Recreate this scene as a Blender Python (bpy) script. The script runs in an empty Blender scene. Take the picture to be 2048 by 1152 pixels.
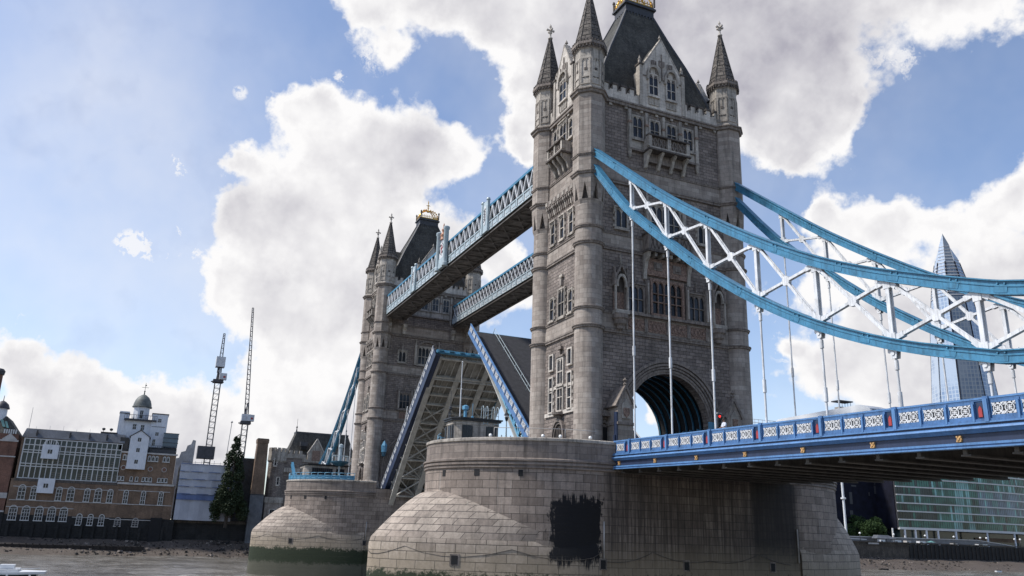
import bpy, math, random
from mathutils import Vector, Matrix
random.seed(7)
R_ = math.radians
scene = bpy.context.scene
COL = scene.collection
PI = math.pi

# ------------------------------------------------------------------ camera
cam_d = bpy.data.cameras.new("camera"); cam = bpy.data.objects.new("camera", cam_d); COL.objects.link(cam)
_f = Vector((-0.87662865, 0.38396673, 0.28998579)); _r = Vector((0.40963551, 0.91171778, 0.03113576)); _u = Vector((0.2524301, -0.14608298, 0.95652434))
cam.matrix_world = Matrix(((_r.x, _u.x, -_f.x, 74.2873), (_r.y, _u.y, -_f.y, -47.9957), (_r.z, _u.z, -_f.z, 6.6849), (0, 0, 0, 1)))
cam_d.sensor_width = 36.0; cam_d.lens = 36.0 * 1625.21 / 2048.0
cam_d.clip_start = 0.3; cam_d.clip_end = 9000
scene.camera = cam
scene.render.resolution_x = 1024; scene.render.resolution_y = 576

# ------------------------------------------------------------------ light
SUN_DIR = Vector((-0.20, -0.62, 0.76)).normalized()
sun_el = math.asin(SUN_DIR.z); sun_rot = math.atan2(SUN_DIR.x, SUN_DIR.y)
scene.view_settings.view_transform = 'Standard'; scene.view_settings.look = 'None'
scene.view_settings.gamma = 1.0; scene.view_settings.exposure = 0.58
sd = bpy.data.lights.new("sun", 'SUN'); sd.energy = 3.1; sd.angle = R_(5); sd.color = (1.0, 0.96, 0.90)
so = bpy.data.objects.new("sun", sd); COL.objects.link(so)
so.rotation_euler = SUN_DIR.to_track_quat('Z', 'Y').to_euler(); so.location = (0, 0, 200)

CLOUDS = [(-0.7775, 0.1645, 0.607, 0.0735, 1), (-0.7602, 0.2617, 0.5947, 0.0636, 1), (-0.7544, 0.3168, 0.5749, 0.0467, 0.9), (-0.7187, 0.4035, 0.5663, 0.0977, 1), (-0.6137, 0.5498, 0.5667, 0.1347, 1), (-0.6063, 0.6232, 0.4939, 0.057, 1), (-0.6362, 0.6252, 0.4522, 0.0478, 1), (-0.6571, 0.6201, 0.4287, 0.0326, 0.8), (-0.6063, 0.649, 0.4596, 0.0362, 0.9), (-0.4763, 0.6683, 0.5714, 0.0675, 1), (-0.4509, 0.7223, 0.5243, 0.0389, 0.7), (-0.7855, 0.3526, 0.5086, 0.0328, 0.9), (-0.8071, 0.3606, 0.4676, 0.0241, 0.8), (-0.8152, 0.3752, 0.4413, 0.0182, 0.7), (-0.7399, 0.4634, 0.4877, 0.0873, 1), (-0.8132, 0.1665, 0.5576, 0.0229, 0.8), (-0.8209, 0.1941, 0.5371, 0.0174, 0.5), (-0.8813, 0.121, 0.4567, 0.0431, 1), (-0.8816, 0.0858, 0.4641, 0.0224, 0.8), (-0.8724, 0.1909, 0.45, 0.0533, 1), (-0.858, 0.2553, 0.4456, 0.0451, 1), (-0.8485, 0.2972, 0.4378, 0.0333, 0.9), (-0.9202, 0.1254, 0.3709, 0.064, 1), (-0.9172, 0.0595, 0.394, 0.0222, 0.7), (-0.9393, 0.0634, 0.3372, 0.0335, 0.9), (-0.9199, 0.1876, 0.3444, 0.1081, 1), (-0.9611, 0.0517, 0.2712, 0.0331, 0.8), (-0.9589, 0.121, 0.2567, 0.0754, 1), (-0.9279, 0.258, 0.269, 0.1222, 1), (-0.8756, 0.3386, 0.3444, 0.0368, 0.9), (-0.961, 0.2125, 0.1769, 0.0896, 1), (-0.9803, 0.1371, 0.1423, 0.0631, 1), (-0.9733, 0.2114, 0.089, 0.0703, 1), (-0.8687, 0.1279, 0.4784, 0.0286, 0.9), (-0.9779, -0.1367, 0.1584, 0.0319, 0.9), (-0.9881, -0.0856, 0.1279, 0.0433, 1), (-0.9912, -0.0368, 0.1275, 0.0351, 1), (-0.9934, 0.0057, 0.1149, 0.0364, 1), (-0.9903, -0.1108, 0.0837, 0.0559, 1), (-0.9944, 0.045, 0.0959, 0.0482, 1), (-0.9917, 0.0883, 0.0933, 0.0329, 0.9), (-0.8726, 0.3718, 0.3167, 0.0277, 1), (-0.8736, 0.4006, 0.2763, 0.0307, 0.8), (-0.6357, 0.6946, 0.3367, 0.0412, 1), (-0.6528, 0.6687, 0.356, 0.0213, 0.9), (-0.5971, 0.7284, 0.336, 0.0344, 1), (-0.5624, 0.7558, 0.3352, 0.0213, 0.9), (-0.5252, 0.7785, 0.3437, 0.0313, 1), (-0.4877, 0.7925, 0.3662, 0.0299, 1), (-0.6796, 0.673, 0.2918, 0.0321, 0.9), (-0.642, 0.7272, 0.2429, 0.0598, 1), (-0.5832, 0.7738, 0.2472, 0.0818, 1), (-0.5098, 0.8175, 0.268, 0.0622, 1), (-0.6915, 0.6967, 0.1909, 0.0471, 1), (-0.7083, 0.6707, 0.2202, 0.0163, 0.8), (-0.6335, 0.7581, 0.1545, 0.0528, 1), (-0.5645, 0.8096, 0.1608, 0.0565, 1), (-0.8175, 0.5567, 0.148, 0.0235, 0.7), (-0.5561, 0.3827, 0.7378, 0.244, 1), (-0.6651, 0.0402, 0.7456, 0.1303, 1), (-0.3687, 0.8102, 0.4557, 0.0541, 1), (-0.4183, 0.8892, 0.1854, 0.0982, 1), (-0.9327, -0.2655, 0.2441, 0.0598, 1), (-0.9632, -0.2569, 0.0795, 0.0782, 1)]
DARK = [(-0.6324, 0.4966, 0.5945, 0.1734, 1), (-0.73, 0.4575, 0.5078, 0.0925, 0.8), (-0.5321, 0.6169, 0.58, 0.1186, 0.9), (-0.7635, 0.2443, 0.5978, 0.0576, 0.5), (-0.9434, 0.2004, 0.2644, 0.0658, 0.45), (-0.9575, 0.1201, 0.2624, 0.0403, 0.35), (-0.9108, 0.289, 0.2947, 0.0674, 0.6), (-0.8482, 0.2507, 0.4666, 0.0419, 0.3), (-0.992, -0.0805, 0.0967, 0.0286, 0.4), (-0.6116, 0.7635, 0.2071, 0.0568, 0.5), (-0.5604, 0.8082, 0.1812, 0.0439, 0.5), (-0.9242, 0.1273, 0.36, 0.0289, 0.3), (-0.6371, 0.5995, 0.4844, 0.064, 0.7)]
VEIL = [(-0.9074, -0.1176, 0.4034, 0.2179, 0.55), (-0.9565, -0.1211, 0.2652, 0.1774, 0.5), (-0.8589, -0.0602, 0.5087, 0.1358, 0.35), (-0.9729, 0.0646, 0.2218, 0.1485, 0.4), (-0.6956, 0.6983, 0.1686, 0.102, 0.4)]
WISPS = [(-0.9218, -0.0125, 0.3874, 0.02, 1), (-0.9236, 0.0122, 0.3831, 0.0161, 0.7), (-0.9541, -0.0524, 0.2948, 0.0202, 0.9), (-0.9541, -0.0248, 0.2985, 0.0234, 1), (-0.954, -0.0013, 0.2997, 0.0158, 0.8), (-0.9465, 0.0057, 0.3227, 0.0117, 1), (-0.9548, 0.0233, 0.2963, 0.014, 0.9), (-0.8721, 0.0623, 0.4853, 0.0066, 0.8), (-0.8516, 0.1452, 0.5037, 0.0103, 0.9), (-0.8621, -0.0603, 0.5031, 0.007, 1), (-0.8811, 0.0404, 0.4712, 0.0109, 0.8), (-0.7083, 0.6707, 0.2202, 0.0378, 0.8), (-0.715, 0.6439, 0.2723, 0.0332, 0.6), (-0.5338, 0.6809, 0.5015, 0.0289, 0.6), (-0.5614, 0.6404, 0.5242, 0.0449, 0.6), (-0.8242, 0.1831, 0.5358, 0.0348, 0.9), (-0.9695, -0.1432, 0.1989, 0.0273, 0.6)]

class NT:
    def __init__(s, tree): s.t = tree; s.n = tree.nodes; s.l = tree.links
    def node(s, kind, **kw):
        n = s.n.new(kind)
        for k, v in kw.items(): setattr(n, k, v)
        return n
    def put(s, sock, v):
        if v is None: return
        if hasattr(v, 'is_output') or hasattr(v, 'links'): s.l.new(v, sock)
        else: sock.default_value = v
    def math(s, op, a=None, b=None, c=None, clamp=False):
        n = s.node('ShaderNodeMath', operation=op, use_clamp=clamp)
        for i, v in enumerate((a, b, c)): s.put(n.inputs[i], v)
        return n.outputs[0]
    def vmath(s, op, a=None, b=None, c=None):
        n = s.node('ShaderNodeVectorMath', operation=op)
        for i, v in enumerate((a, b, c)):
            if v is not None and i < len(n.inputs): s.put(n.inputs[i], v)
        return n.outputs['Value'] if op in ('DOT_PRODUCT', 'LENGTH') else n.outputs[0]
    def noise(s, vec, scale, detail=4, rough=0.55, col=False, dim='3D'):
        n = s.node('ShaderNodeTexNoise', noise_dimensions=dim)
        s.put(n.inputs['Vector'], vec); n.inputs['Scale'].default_value = scale
        n.inputs['Detail'].default_value = detail; n.inputs['Roughness'].default_value = rough
        return n.outputs['Color'] if col else n.outputs['Fac']
    def ramp(s, fac, lo, hi, a=0.0, b=1.0, smooth=True):
        n = s.node('ShaderNodeMapRange', interpolation_type='SMOOTHSTEP' if smooth else 'LINEAR')
        s.put(n.inputs[0], fac)
        for i, v in zip((1, 2, 3, 4), (lo, hi, a, b)): s.put(n.inputs[i], v)
        return n.outputs[0]
    def mix(s, fac, a, b, mode='MIX'):
        n = s.node('ShaderNodeMix', data_type='RGBA', blend_type=mode)
        s.put(n.inputs[0], fac)
        for i, v in ((6, a), (7, b)):
            if isinstance(v, (tuple, list)): n.inputs[i].default_value = (v[0], v[1], v[2], 1)
            else: s.put(n.inputs[i], v)
        return n.outputs[2]
    def mapping(s, vec, scale):
        n = s.node('ShaderNodeMapping'); s.put(n.inputs[0], vec); n.inputs['Scale'].default_value = scale
        return n.outputs[0]

# ------------------------------------------------------------------ world: Nishita sky with cumulus laid out by direction
world = bpy.data.worlds.new("World"); scene.world = world; world.use_nodes = True
W = NT(world.node_tree)
for n in list(W.n): W.n.remove(n)
tc = W.node('ShaderNodeTexCoord'); D0 = tc.outputs['Generated']
sky = W.node('ShaderNodeTexSky', sky_type='NISHITA', sun_disc=False)
sky.sun_elevation = sun_el; sky.sun_rotation = sun_rot; sky.altitude = 10; sky.air_density = 1.0; sky.dust_density = 0.6; sky.ozone_density = 3.0
wn = W.vmath('SUBTRACT', W.noise(D0, 9.0, 6, 0.62, col=True), (0.5, 0.5, 0.5))
Dw = W.vmath('NORMALIZE', W.vmath('MULTIPLY_ADD', wn, (0.085, 0.085, 0.085), D0))
CW = 2.7
def blobsum(D, table):
    acc = None
    for x, y, z, ang, w in table:
        k = 1.0 / (ang * ang)
        d = W.vmath('DOT_PRODUCT', D, (x, y, z))
        e = W.math('EXPONENT', W.math('MULTIPLY_ADD', d, k * CW, -k * CW + math.log(w)))
        acc = e if acc is None else W.math('ADD', acc, e)
    return acc
cl = blobsum(Dw, CLOUDS)
puff = W.noise(D0, 16.0, 6, 0.58)
fine = W.noise(D0, 55.0, 4, 0.6)
def billow(vec, scale):
    n = W.node('ShaderNodeTexVoronoi', feature='F1'); W.put(n.inputs['Vector'], vec); n.inputs['Scale'].default_value = scale
    n.inputs['Detail'].default_value = 2.0; n.inputs['Roughness'].default_value = 0.5; n.inputs['Lacunarity'].default_value = 2.3; n.normalize = True
    return n.outputs['Distance']
Dv = W.vmath('MULTIPLY_ADD', W.vmath('SUBTRACT', W.noise(D0, 30.0, 4, 0.6, col=True), (0.5, 0.5, 0.5)), (0.02, 0.02, 0.02), D0)
bl = W.math('SUBTRACT', 0.30, billow(Dv, 17.0))
dens = W.math('ADD', W.math('MINIMUM', cl, 1.1), W.math('MULTIPLY', W.math('SUBTRACT', puff, 0.5), 0.95))
dens = W.math('ADD', dens, W.math('MULTIPLY', bl, 1.1))
dens = W.math('ADD', dens, W.math('MULTIPLY', W.math('SUBTRACT', fine, 0.5), 0.5))
mask = W.ramp(dens, 0.24, 0.66)
dk = blobsum(Dw, DARK)
lump = W.noise(D0, 7.0, 6, 0.55)
shade = W.math('ADD', W.math('MULTIPLY', W.math('MINIMUM', dk, 1.0), 0.50), W.math('MULTIPLY', W.math('SUBTRACT', lump, 0.42), 0.9))
shade = W.math('ADD', shade, W.math('MULTIPLY', W.math('SUBTRACT', W.noise(D0, 11.0, 4, 0.5), 0.47), 1.15))
shade = W.math('ADD', shade, W.math('MULTIPLY', bl, -1.3))
shade = W.math('ADD', shade, W.ramp(dens, 0.5, 1.3, -0.18, 0.24), clamp=True)
ccol = W.mix(shade, (0.93, 0.92, 0.92), (0.42, 0.41, 0.47))
SKY_STRENGTH = 0.12
skyS = W.vmath('SCALE', W.vmath('MULTIPLY', sky.outputs[0], (1.02, 0.985, 1.01))); skyS.node.inputs[3].default_value = 1.0
ccolS = W.vmath('SCALE', ccol); ccolS.node.inputs[3].default_value = 0.71 / SKY_STRENGTH
veil = W.ramp(W.noise(D0, 3.0, 5, 0.6), 0.35, 0.75, 0.04, 0.26)
haze_ = W.math('MULTIPLY', W.math('MINIMUM', blobsum(D0, VEIL), 1.0), W.ramp(W.noise(D0, 4.0, 5, 0.6), 0.2, 0.7, 0.45, 1.0))
wsp = W.noise(W.vmath('MULTIPLY_ADD', W.vmath('SUBTRACT', W.noise(D0, 14.0, 5, 0.6, col=True), (0.5, 0.5, 0.5)), (0.14, 0.14, 0.14), D0), 26.0, 5, 0.66)
wm = W.math('MULTIPLY', W.ramp(W.math('MULTIPLY', W.math('MINIMUM', blobsum(D0, WISPS), 1.0), W.ramp(wsp, 0.34, 0.68, 0.0, 1.0)), 0.08, 0.62), 0.85)
mask = W.math('MAXIMUM', mask, wm)
m2 = W.math('MAXIMUM', mask, W.math('ADD', veil, W.math('MULTIPLY', haze_, 0.45), clamp=True))
fin = W.mix(m2, skyS, ccolS)
bg = W.node('ShaderNodeBackground'); W.l.new(fin, bg.inputs[0]); bg.inputs[1].default_value = SKY_STRENGTH
wo = W.node('ShaderNodeOutputWorld'); W.l.new(bg.outputs[0], wo.inputs[0])

# ------------------------------------------------------------------ materials
MATS = {}
def newmat(name):
    m = bpy.data.materials.new(name); m.use_nodes = True; t = NT(m.node_tree)
    for n in list(t.n): t.n.remove(n)
    p = t.node('ShaderNodeBsdfPrincipled'); o = t.node('ShaderNodeOutputMaterial'); t.l.new(p.outputs[0], o.inputs[0])
    MATS[name] = m
    return m, t, p
def setc(t, p, c):
    if isinstance(c, (tuple, list)): p.inputs['Base Color'].default_value = (c[0], c[1], c[2], 1)
    else: t.l.new(c, p.inputs['Base Color'])
def bump(t, p, h, strength, dist):
    b = t.node('ShaderNodeBump'); b.inputs['Strength'].default_value = strength; b.inputs['Distance'].default_value = dist
    t.l.new(h, b.inputs['Height']); t.l.new(b.outputs[0], p.inputs['Normal'])
def plain(name, c, rough=0.6, var=0.25, scale=3.0, metal=0.0, bumps=0.0, streak=0.0, spec=0.5, grime=None):
    m, t, p = newmat(name); co = t.node('ShaderNodeTexCoord').outputs['Object']
    n = t.noise(co, scale, 5, 0.6)
    k = t.ramp(n, 0.25, 0.75, 1 - var, 1 + var)
    if streak:
        s = t.noise(t.mapping(co, (3.0, 3.0, 0.35)), 2.2, 4, 0.6)
        k = t.math('MULTIPLY', k, t.ramp(s, 0.42, 0.72, 1.0, 1 - streak))
    cc = t.vmath('SCALE', tuple(c)); cc.node.inputs[0].default_value = c; t.l.new(k, cc.node.inputs[3])
    if grime:
        g1 = t.noise(t.node('ShaderNodeNewGeometry').outputs['Position'], 0.9, 7, 0.75)
        cc = t.mix(t.math('MULTIPLY', t.ramp(g1, 0.56, 0.70), 0.6), cc, grime)
    setc(t, p, cc); p.inputs['Roughness'].default_value = rough; p.inputs['Metallic'].default_value = metal
    p.inputs['Specular IOR Level'].default_value = spec
    if bumps: bump(t, p, n, bumps, 0.05)
    return m
def masonry(name, c1, c2, mortar, bw, bh, ms=0.012, rough=0.85, bstr=0.5, var=0.28, stain=0.35, rock=0.0, algae=None, soot=False, bias=0.0, pale=None):
    m, t, p = newmat(name); tcn = t.node('ShaderNodeTexCoord'); uv = tcn.outputs['UV']; co = t.node('ShaderNodeNewGeometry').outputs['Position']
    b = t.node('ShaderNodeTexBrick', offset=0.5, squash=1.0)
    jit = t.vmath('MULTIPLY_ADD', t.vmath('SUBTRACT', t.noise(uv, 1.3, 2, 0.5, col=True), (0.5, 0.5, 0.5)), (0.02, 0.02, 0.0), uv)
    t.l.new(jit, b.inputs['Vector'])
    b.inputs['Color1'].default_value = (*c1, 1); b.inputs['Color2'].default_value = (*c2, 1); b.inputs['Mortar'].default_value = (*mortar, 1)
    b.inputs['Scale'].default_value = 1.0; b.inputs['Mortar Size'].default_value = ms; b.inputs['Mortar Smooth'].default_value = 0.25
    b.inputs['Bias'].default_value = bias; b.inputs['Brick Width'].default_value = bw; b.inputs['Row Height'].default_value = bh
    n1 = t.noise(co, 0.35, 4, 0.6); n2 = t.noise(co, 4.0, 5, 0.65)
    k = t.math('MULTIPLY', t.ramp(n1, 0.3, 0.72, 1 - var * 0.7, 1 + var * 0.7), t.ramp(n2, 0.25, 0.75, 1 - var * 0.6, 1 + var * 0.6))
    s = t.noise(t.mapping(co, (1.6, 1.6, 0.13)), 1.3, 4, 0.62)
    k = t.math('MULTIPLY', k, t.ramp(s, 0.45, 0.75, 1.0, 1 - stain))
    cc = t.vmath('SCALE', b.outputs['Color']); t.l.new(k, cc.node.inputs[3])
    h = t.math('MULTIPLY_ADD', n2, 0.4 + rock, t.math('MULTIPLY', b.outputs['Fac'], -1.0))
    if rock:
        h = t.math('ADD', h, t.math('MULTIPLY', t.noise(uv, 2.4, 3, 0.6), rock * 2))
    if pale:
        s2 = t.noise(t.mapping(co, (2.2, 2.2, 0.12)), 1.6, 4, 0.65)
        cc = t.mix(t.math('MULTIPLY', t.ramp(s2, 0.60, 0.74), 0.55), cc, pale)
    sep = t.node('ShaderNodeSeparateXYZ'); t.l.new(co, sep.inputs[0]); X, Y, Z = sep.outputs
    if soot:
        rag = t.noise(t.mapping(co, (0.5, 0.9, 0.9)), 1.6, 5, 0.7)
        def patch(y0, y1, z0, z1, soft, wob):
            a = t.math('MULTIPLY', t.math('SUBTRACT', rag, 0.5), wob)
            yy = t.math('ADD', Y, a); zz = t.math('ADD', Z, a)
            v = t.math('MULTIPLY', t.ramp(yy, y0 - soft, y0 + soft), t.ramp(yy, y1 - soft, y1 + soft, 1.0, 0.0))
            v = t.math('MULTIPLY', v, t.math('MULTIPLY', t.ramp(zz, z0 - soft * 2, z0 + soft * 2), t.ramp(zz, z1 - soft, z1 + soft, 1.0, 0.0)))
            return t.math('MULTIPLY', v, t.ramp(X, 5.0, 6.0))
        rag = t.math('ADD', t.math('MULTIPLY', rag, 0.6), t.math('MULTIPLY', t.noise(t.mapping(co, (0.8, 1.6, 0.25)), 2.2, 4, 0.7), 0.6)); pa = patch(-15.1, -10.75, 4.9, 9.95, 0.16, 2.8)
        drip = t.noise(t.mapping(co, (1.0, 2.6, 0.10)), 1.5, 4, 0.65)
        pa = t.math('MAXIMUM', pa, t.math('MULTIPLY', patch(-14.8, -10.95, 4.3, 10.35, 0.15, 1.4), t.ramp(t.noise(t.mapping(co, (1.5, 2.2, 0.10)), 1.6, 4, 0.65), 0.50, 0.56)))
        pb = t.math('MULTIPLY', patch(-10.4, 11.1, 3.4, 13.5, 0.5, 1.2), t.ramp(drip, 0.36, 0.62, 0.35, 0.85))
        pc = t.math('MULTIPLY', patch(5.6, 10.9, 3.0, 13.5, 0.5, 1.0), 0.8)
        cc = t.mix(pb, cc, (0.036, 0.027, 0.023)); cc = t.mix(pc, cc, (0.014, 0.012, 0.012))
    if algae:
        lo, hi = algae
        wob = t.math('ADD', t.math('MULTIPLY', t.math('SUBTRACT', t.noise(co, 0.5, 5, 0.7), 0.5), 1.8), t.math('MULTIPLY', t.math('SUBTRACT', n2, 0.5), 1.2))
        zz = t.math('ADD', Z, wob)
        warm = t.ramp(zz, hi + 0.2, hi + 3.6, 1.0, 0.0)
        cc = t.mix(t.math('MULTIPLY', warm, 0.7), cc, t.mix(n2, (0.21, 0.165, 0.105), (0.30, 0.25, 0.18)) , 'MIX')
        cc = t.mix(t.math('MULTIPLY', b.outputs['Fac'], 0.6), cc, (0.03, 0.026, 0.022))
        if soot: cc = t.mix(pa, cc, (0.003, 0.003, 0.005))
        g = t.ramp(zz, hi - 0.25, hi + 0.25, 1.0, 0.0)
        cc = t.mix(g, cc, t.mix(n2, (0.006, 0.011, 0.004), (0.022, 0.034, 0.010)))
        lw = t.ramp(zz, lo - 0.3, lo + 0.3, 1.0, 0.0)
        cc = t.mix(lw, cc, t.mix(n1, (0.055, 0.056, 0.035), (0.10, 0.095, 0.07)))
    setc(t, p, cc); p.inputs['Roughness'].default_value = rough
    bump(t, p, h, bstr, 0.05)
    return m
def glassy(name, c, rough=0.12, var=0.5, scale=0.8):
    m, t, p = newmat(name); co = t.node('ShaderNodeTexCoord').outputs['Object']
    n = t.noise(t.mapping(co, (1, 1, 1)), scale, 2, 0.5)
    cc = t.vmath('SCALE'); cc.node.inputs[0].default_value = c; t.l.new(t.ramp(n, 0.3, 0.7, 1 - var, 1 + var), cc.node.inputs[3])
    setc(t, p, cc); p.inputs['Roughness'].default_value = rough; p.inputs['IOR'].default_value = 1.42
    return m

GR = 1.0
masonry('granite_rock', (0.250, 0.208, 0.182), (0.158, 0.130, 0.113), (0.064, 0.054, 0.048), 0.78, 0.36, 0.022, rock=1.1, bstr=0.9, var=0.30, stain=0.30)
masonry('granite_smooth', (0.350, 0.305, 0.263), (0.240, 0.200, 0.170), (0.115, 0.100, 0.086), 1.05, 0.50, 0.010, bstr=0.35, var=0.2, stain=0.38)
masonry('portland', (0.41, 0.37, 0.32), (0.33, 0.295, 0.255), (0.15, 0.13, 0.11), 0.8, 0.42, 0.008, bstr=0.3, var=0.32, stain=0.62)
masonry('portland_light', (0.56, 0.51, 0.45), (0.46, 0.42, 0.37), (0.24, 0.21, 0.185), 0.7, 0.4, 0.008, bstr=0.25, var=0.25, stain=0.5)
plain('moulding_stone', (0.205, 0.172, 0.148), 0.85, 0.30, 2.5, bumps=0.4, streak=0.5)
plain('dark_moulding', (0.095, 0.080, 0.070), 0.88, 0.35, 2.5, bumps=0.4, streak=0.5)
masonry('spire_stone', (0.155, 0.135, 0.115), (0.105, 0.09, 0.078), (0.032, 0.029, 0.027), 0.9, 0.52, 0.055, bstr=0.8, var=0.35, stain=0.4)
plain('carved_stone', (0.20, 0.135, 0.105), 0.9, 0.55, 5.0, bumps=1.0)
masonry('slate', (0.080, 0.076, 0.066), (0.052, 0.050, 0.044), (0.026, 0.025, 0.023), 0.32, 0.20, 0.012, rough=0.92, bstr=0.5, var=0.45, stain=0.45, pale=(0.11, 0.105, 0.09))
plain('lead', (0.035, 0.036, 0.042), 0.55, 0.3, 2.0)
glassy('window_glass', (0.016, 0.018, 0.024), 0.18)
plain('gold', (0.62, 0.36, 0.07), 0.35, 0.25, 4.0, metal=0.85)
plain('dome_grey', (0.115, 0.125, 0.115), 0.6, 0.3, 1.0, streak=0.3)
plain('gold_paint', (0.50, 0.30, 0.12), 0.5, 0.3, 6.0)
plain('blue_chain', (0.048, 0.190, 0.310), 0.42, 0.20, 1.2, streak=0.35, grime=(0.035, 0.12, 0.18))
plain('sky_blue', (0.11, 0.31, 0.47), 0.45, 0.15, 1.5, streak=0.15)
plain('blue_paint', (0.062, 0.150, 0.320), 0.42, 0.18, 1.0, streak=0.32, grime=(0.05, 0.08, 0.15))
plain('blue_paint_pale', (0.090, 0.205, 0.410), 0.42, 0.16, 1.0, streak=0.25, grime=(0.09, 0.12, 0.20))
plain('navy_paint', (0.018, 0.030, 0.068), 0.5, 0.2, 1.0, streak=0.2)
plain('white_paint', (0.64, 0.65, 0.66), 0.5, 0.14, 1.5, streak=0.34, grime=(0.30, 0.27, 0.24))
plain('pale_blue_paint', (0.37, 0.445, 0.475), 0.5, 0.15, 1.5, streak=0.2)
plain('teal_dark', (0.022, 0.085, 0.13), 0.5, 0.2, 1.5)
plain('cream_steel', (0.42, 0.405, 0.37), 0.6, 0.22, 0.8, streak=0.3)
plain('cream_plate', (0.27, 0.258, 0.235), 0.7, 0.3, 0.6, streak=0.3)
plain('dark_steel', (0.085, 0.074, 0.064), 0.7, 0.4, 1.0, streak=0.3)
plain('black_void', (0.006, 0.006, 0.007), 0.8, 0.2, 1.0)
plain('black_paint', (0.014, 0.014, 0.016), 0.45, 0.2, 2.0)
plain('red_paint', (0.34, 0.040, 0.04), 0.5, 0.1, 2.0)
plain('asphalt', (0.030, 0.030, 0.034), 0.9, 0.3, 1.5)
plain('walk_under', (0.17, 0.158, 0.148), 0.7, 0.35, 0.8)
plain('copper_figure', (0.42, 0.20, 0.12), 0.6, 0.3, 5.0)
masonry('pier_granite', (0.295, 0.240, 0.200), (0.180, 0.143, 0.118), (0.052, 0.043, 0.037), 1.38, 0.70, 0.020, bstr=0.5, var=0.25, stain=0.40, algae=(0.9, 3.35), soot=True, pale=(0.36, 0.34, 0.31))
masonry('pier_top', (0.250, 0.208, 0.178), (0.175, 0.143, 0.122), (0.070, 0.06, 0.054), 1.4, 0.62, 0.012, bstr=0.45, var=0.22, stain=0.45)
masonry('cutwater_granite', (0.400, 0.335, 0.275), (0.255, 0.208, 0.172), (0.050, 0.042, 0.036), 1.75, 0.72, 0.026, bstr=0.7, var=0.25, stain=0.38, algae=(0.9, 3.4), soot=True, pale=(0.38, 0.34, 0.28))
# background
masonry('brick_brown', (0.205, 0.132, 0.085), (0.150, 0.095, 0.062), (0.15, 0.11, 0.08), 0.46, 0.15, 0.02, bstr=0.2, var=0.35, stain=0.35)
masonry('brick_red', (0.20, 0.090, 0.060), (0.15, 0.068, 0.046), (0.13, 0.09, 0.07), 0.46, 0.15, 0.02, bstr=0.2, var=0.35, stain=0.35)
masonry('quay_dark', (0.022, 0.021, 0.020), (0.014, 0.014, 0.014), (0.010, 0.010, 0.010), 1.2, 0.5, 0.03, bstr=0.5, var=0.5, stain=0.5)
masonry('quay_brown', (0.085, 0.070, 0.055), (0.065, 0.052, 0.042), (0.03, 0.026, 0.022), 1.2, 0.5, 0.03, bstr=0.5, var=0.5, stain=0.6, pale=(0.14, 0.12, 0.10))
plain('white_render', (0.62, 0.64, 0.68), 0.7, 0.08, 0.6, streak=0.18)
plain('white_frame', (0.52, 0.52, 0.51), 0.6, 0.08, 1.0)
plain('grey_metal_roof', (0.105, 0.112, 0.125), 0.5, 0.3, 0.5, streak=0.3)
plain('dark_roof', (0.045, 0.043, 0.043), 0.8, 0.3, 0.6)
plain('tarp_white', (0.36, 0.37, 0.41), 0.6, 0.16, 0.25, bumps=0.6)
plain('tarp_blue', (0.10, 0.14, 0.27), 0.6, 0.25, 0.25, bumps=0.6)
plain('concrete_pale', (0.42, 0.40, 0.38), 0.8, 0.2, 0.5, streak=0.2)
plain('crane_dark', (0.055, 0.05, 0.055), 0.6, 0.3, 1.0)
plain('crane_white', (0.55, 0.55, 0.56), 0.6, 0.15, 1.0)
plain('bark', (0.045, 0.034, 0.025), 0.9, 0.3, 3.0)
glassy('glass_green', (0.025, 0.110, 0.085), 0.10, 0.6, 0.15)
glassy('glass_pale', (0.16, 0.34, 0.33), 0.10, 0.4, 0.15)
glassy('glass_blue', (0.12, 0.17, 0.22), 0.10, 0.4, 0.15)
glassy('glass_dark', (0.020, 0.032, 0.034), 0.10, 0.6, 0.15)
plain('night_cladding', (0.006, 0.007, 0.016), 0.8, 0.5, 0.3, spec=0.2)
plain('skin', (0.30, 0.17, 0.12), 0.6, 0.1, 5.0)
plain('shirt_white', (0.62, 0.64, 0.70), 0.8, 0.1, 5.0)
plain('wood_dark', (0.030, 0.024, 0.020), 0.9, 0.4, 1.0)
plain('hull_white', (0.62, 0.63, 0.64), 0.4, 0.08, 1.0)
def leafmat(name, a, b):
    m, t, p = newmat(name); co = t.node('ShaderNodeTexCoord').outputs['Object']
    n = t.noise(co, 0.7, 4, 0.6); n2 = t.noise(co, 7.0, 2, 0.6)
    setc(t, p, t.mix(t.math('ADD', t.math('MULTIPLY', n, 0.6), t.math('MULTIPLY', n2, 0.4)), a, b)); p.inputs['Roughness'].default_value = 0.7
    p.inputs['Specular IOR Level'].default_value = 0.25
leafmat('leaf_dark', (0.012, 0.021, 0.010), (0.050, 0.068, 0.030))
leafmat('leaf_green', (0.015, 0.032, 0.009), (0.042, 0.078, 0.020))
def emis(name, c, s):
    m, t, p = newmat(name); setc(t, p, c); p.inputs['Emission Color'].default_value = (*c, 1); p.inputs['Emission Strength'].default_value = s
emis('red_lamp', (1.0, 0.03, 0.02), 1.6)
plain('lamp_globe', (0.78, 0.78, 0.76), 0.3, 0.03, 1.0)
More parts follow.
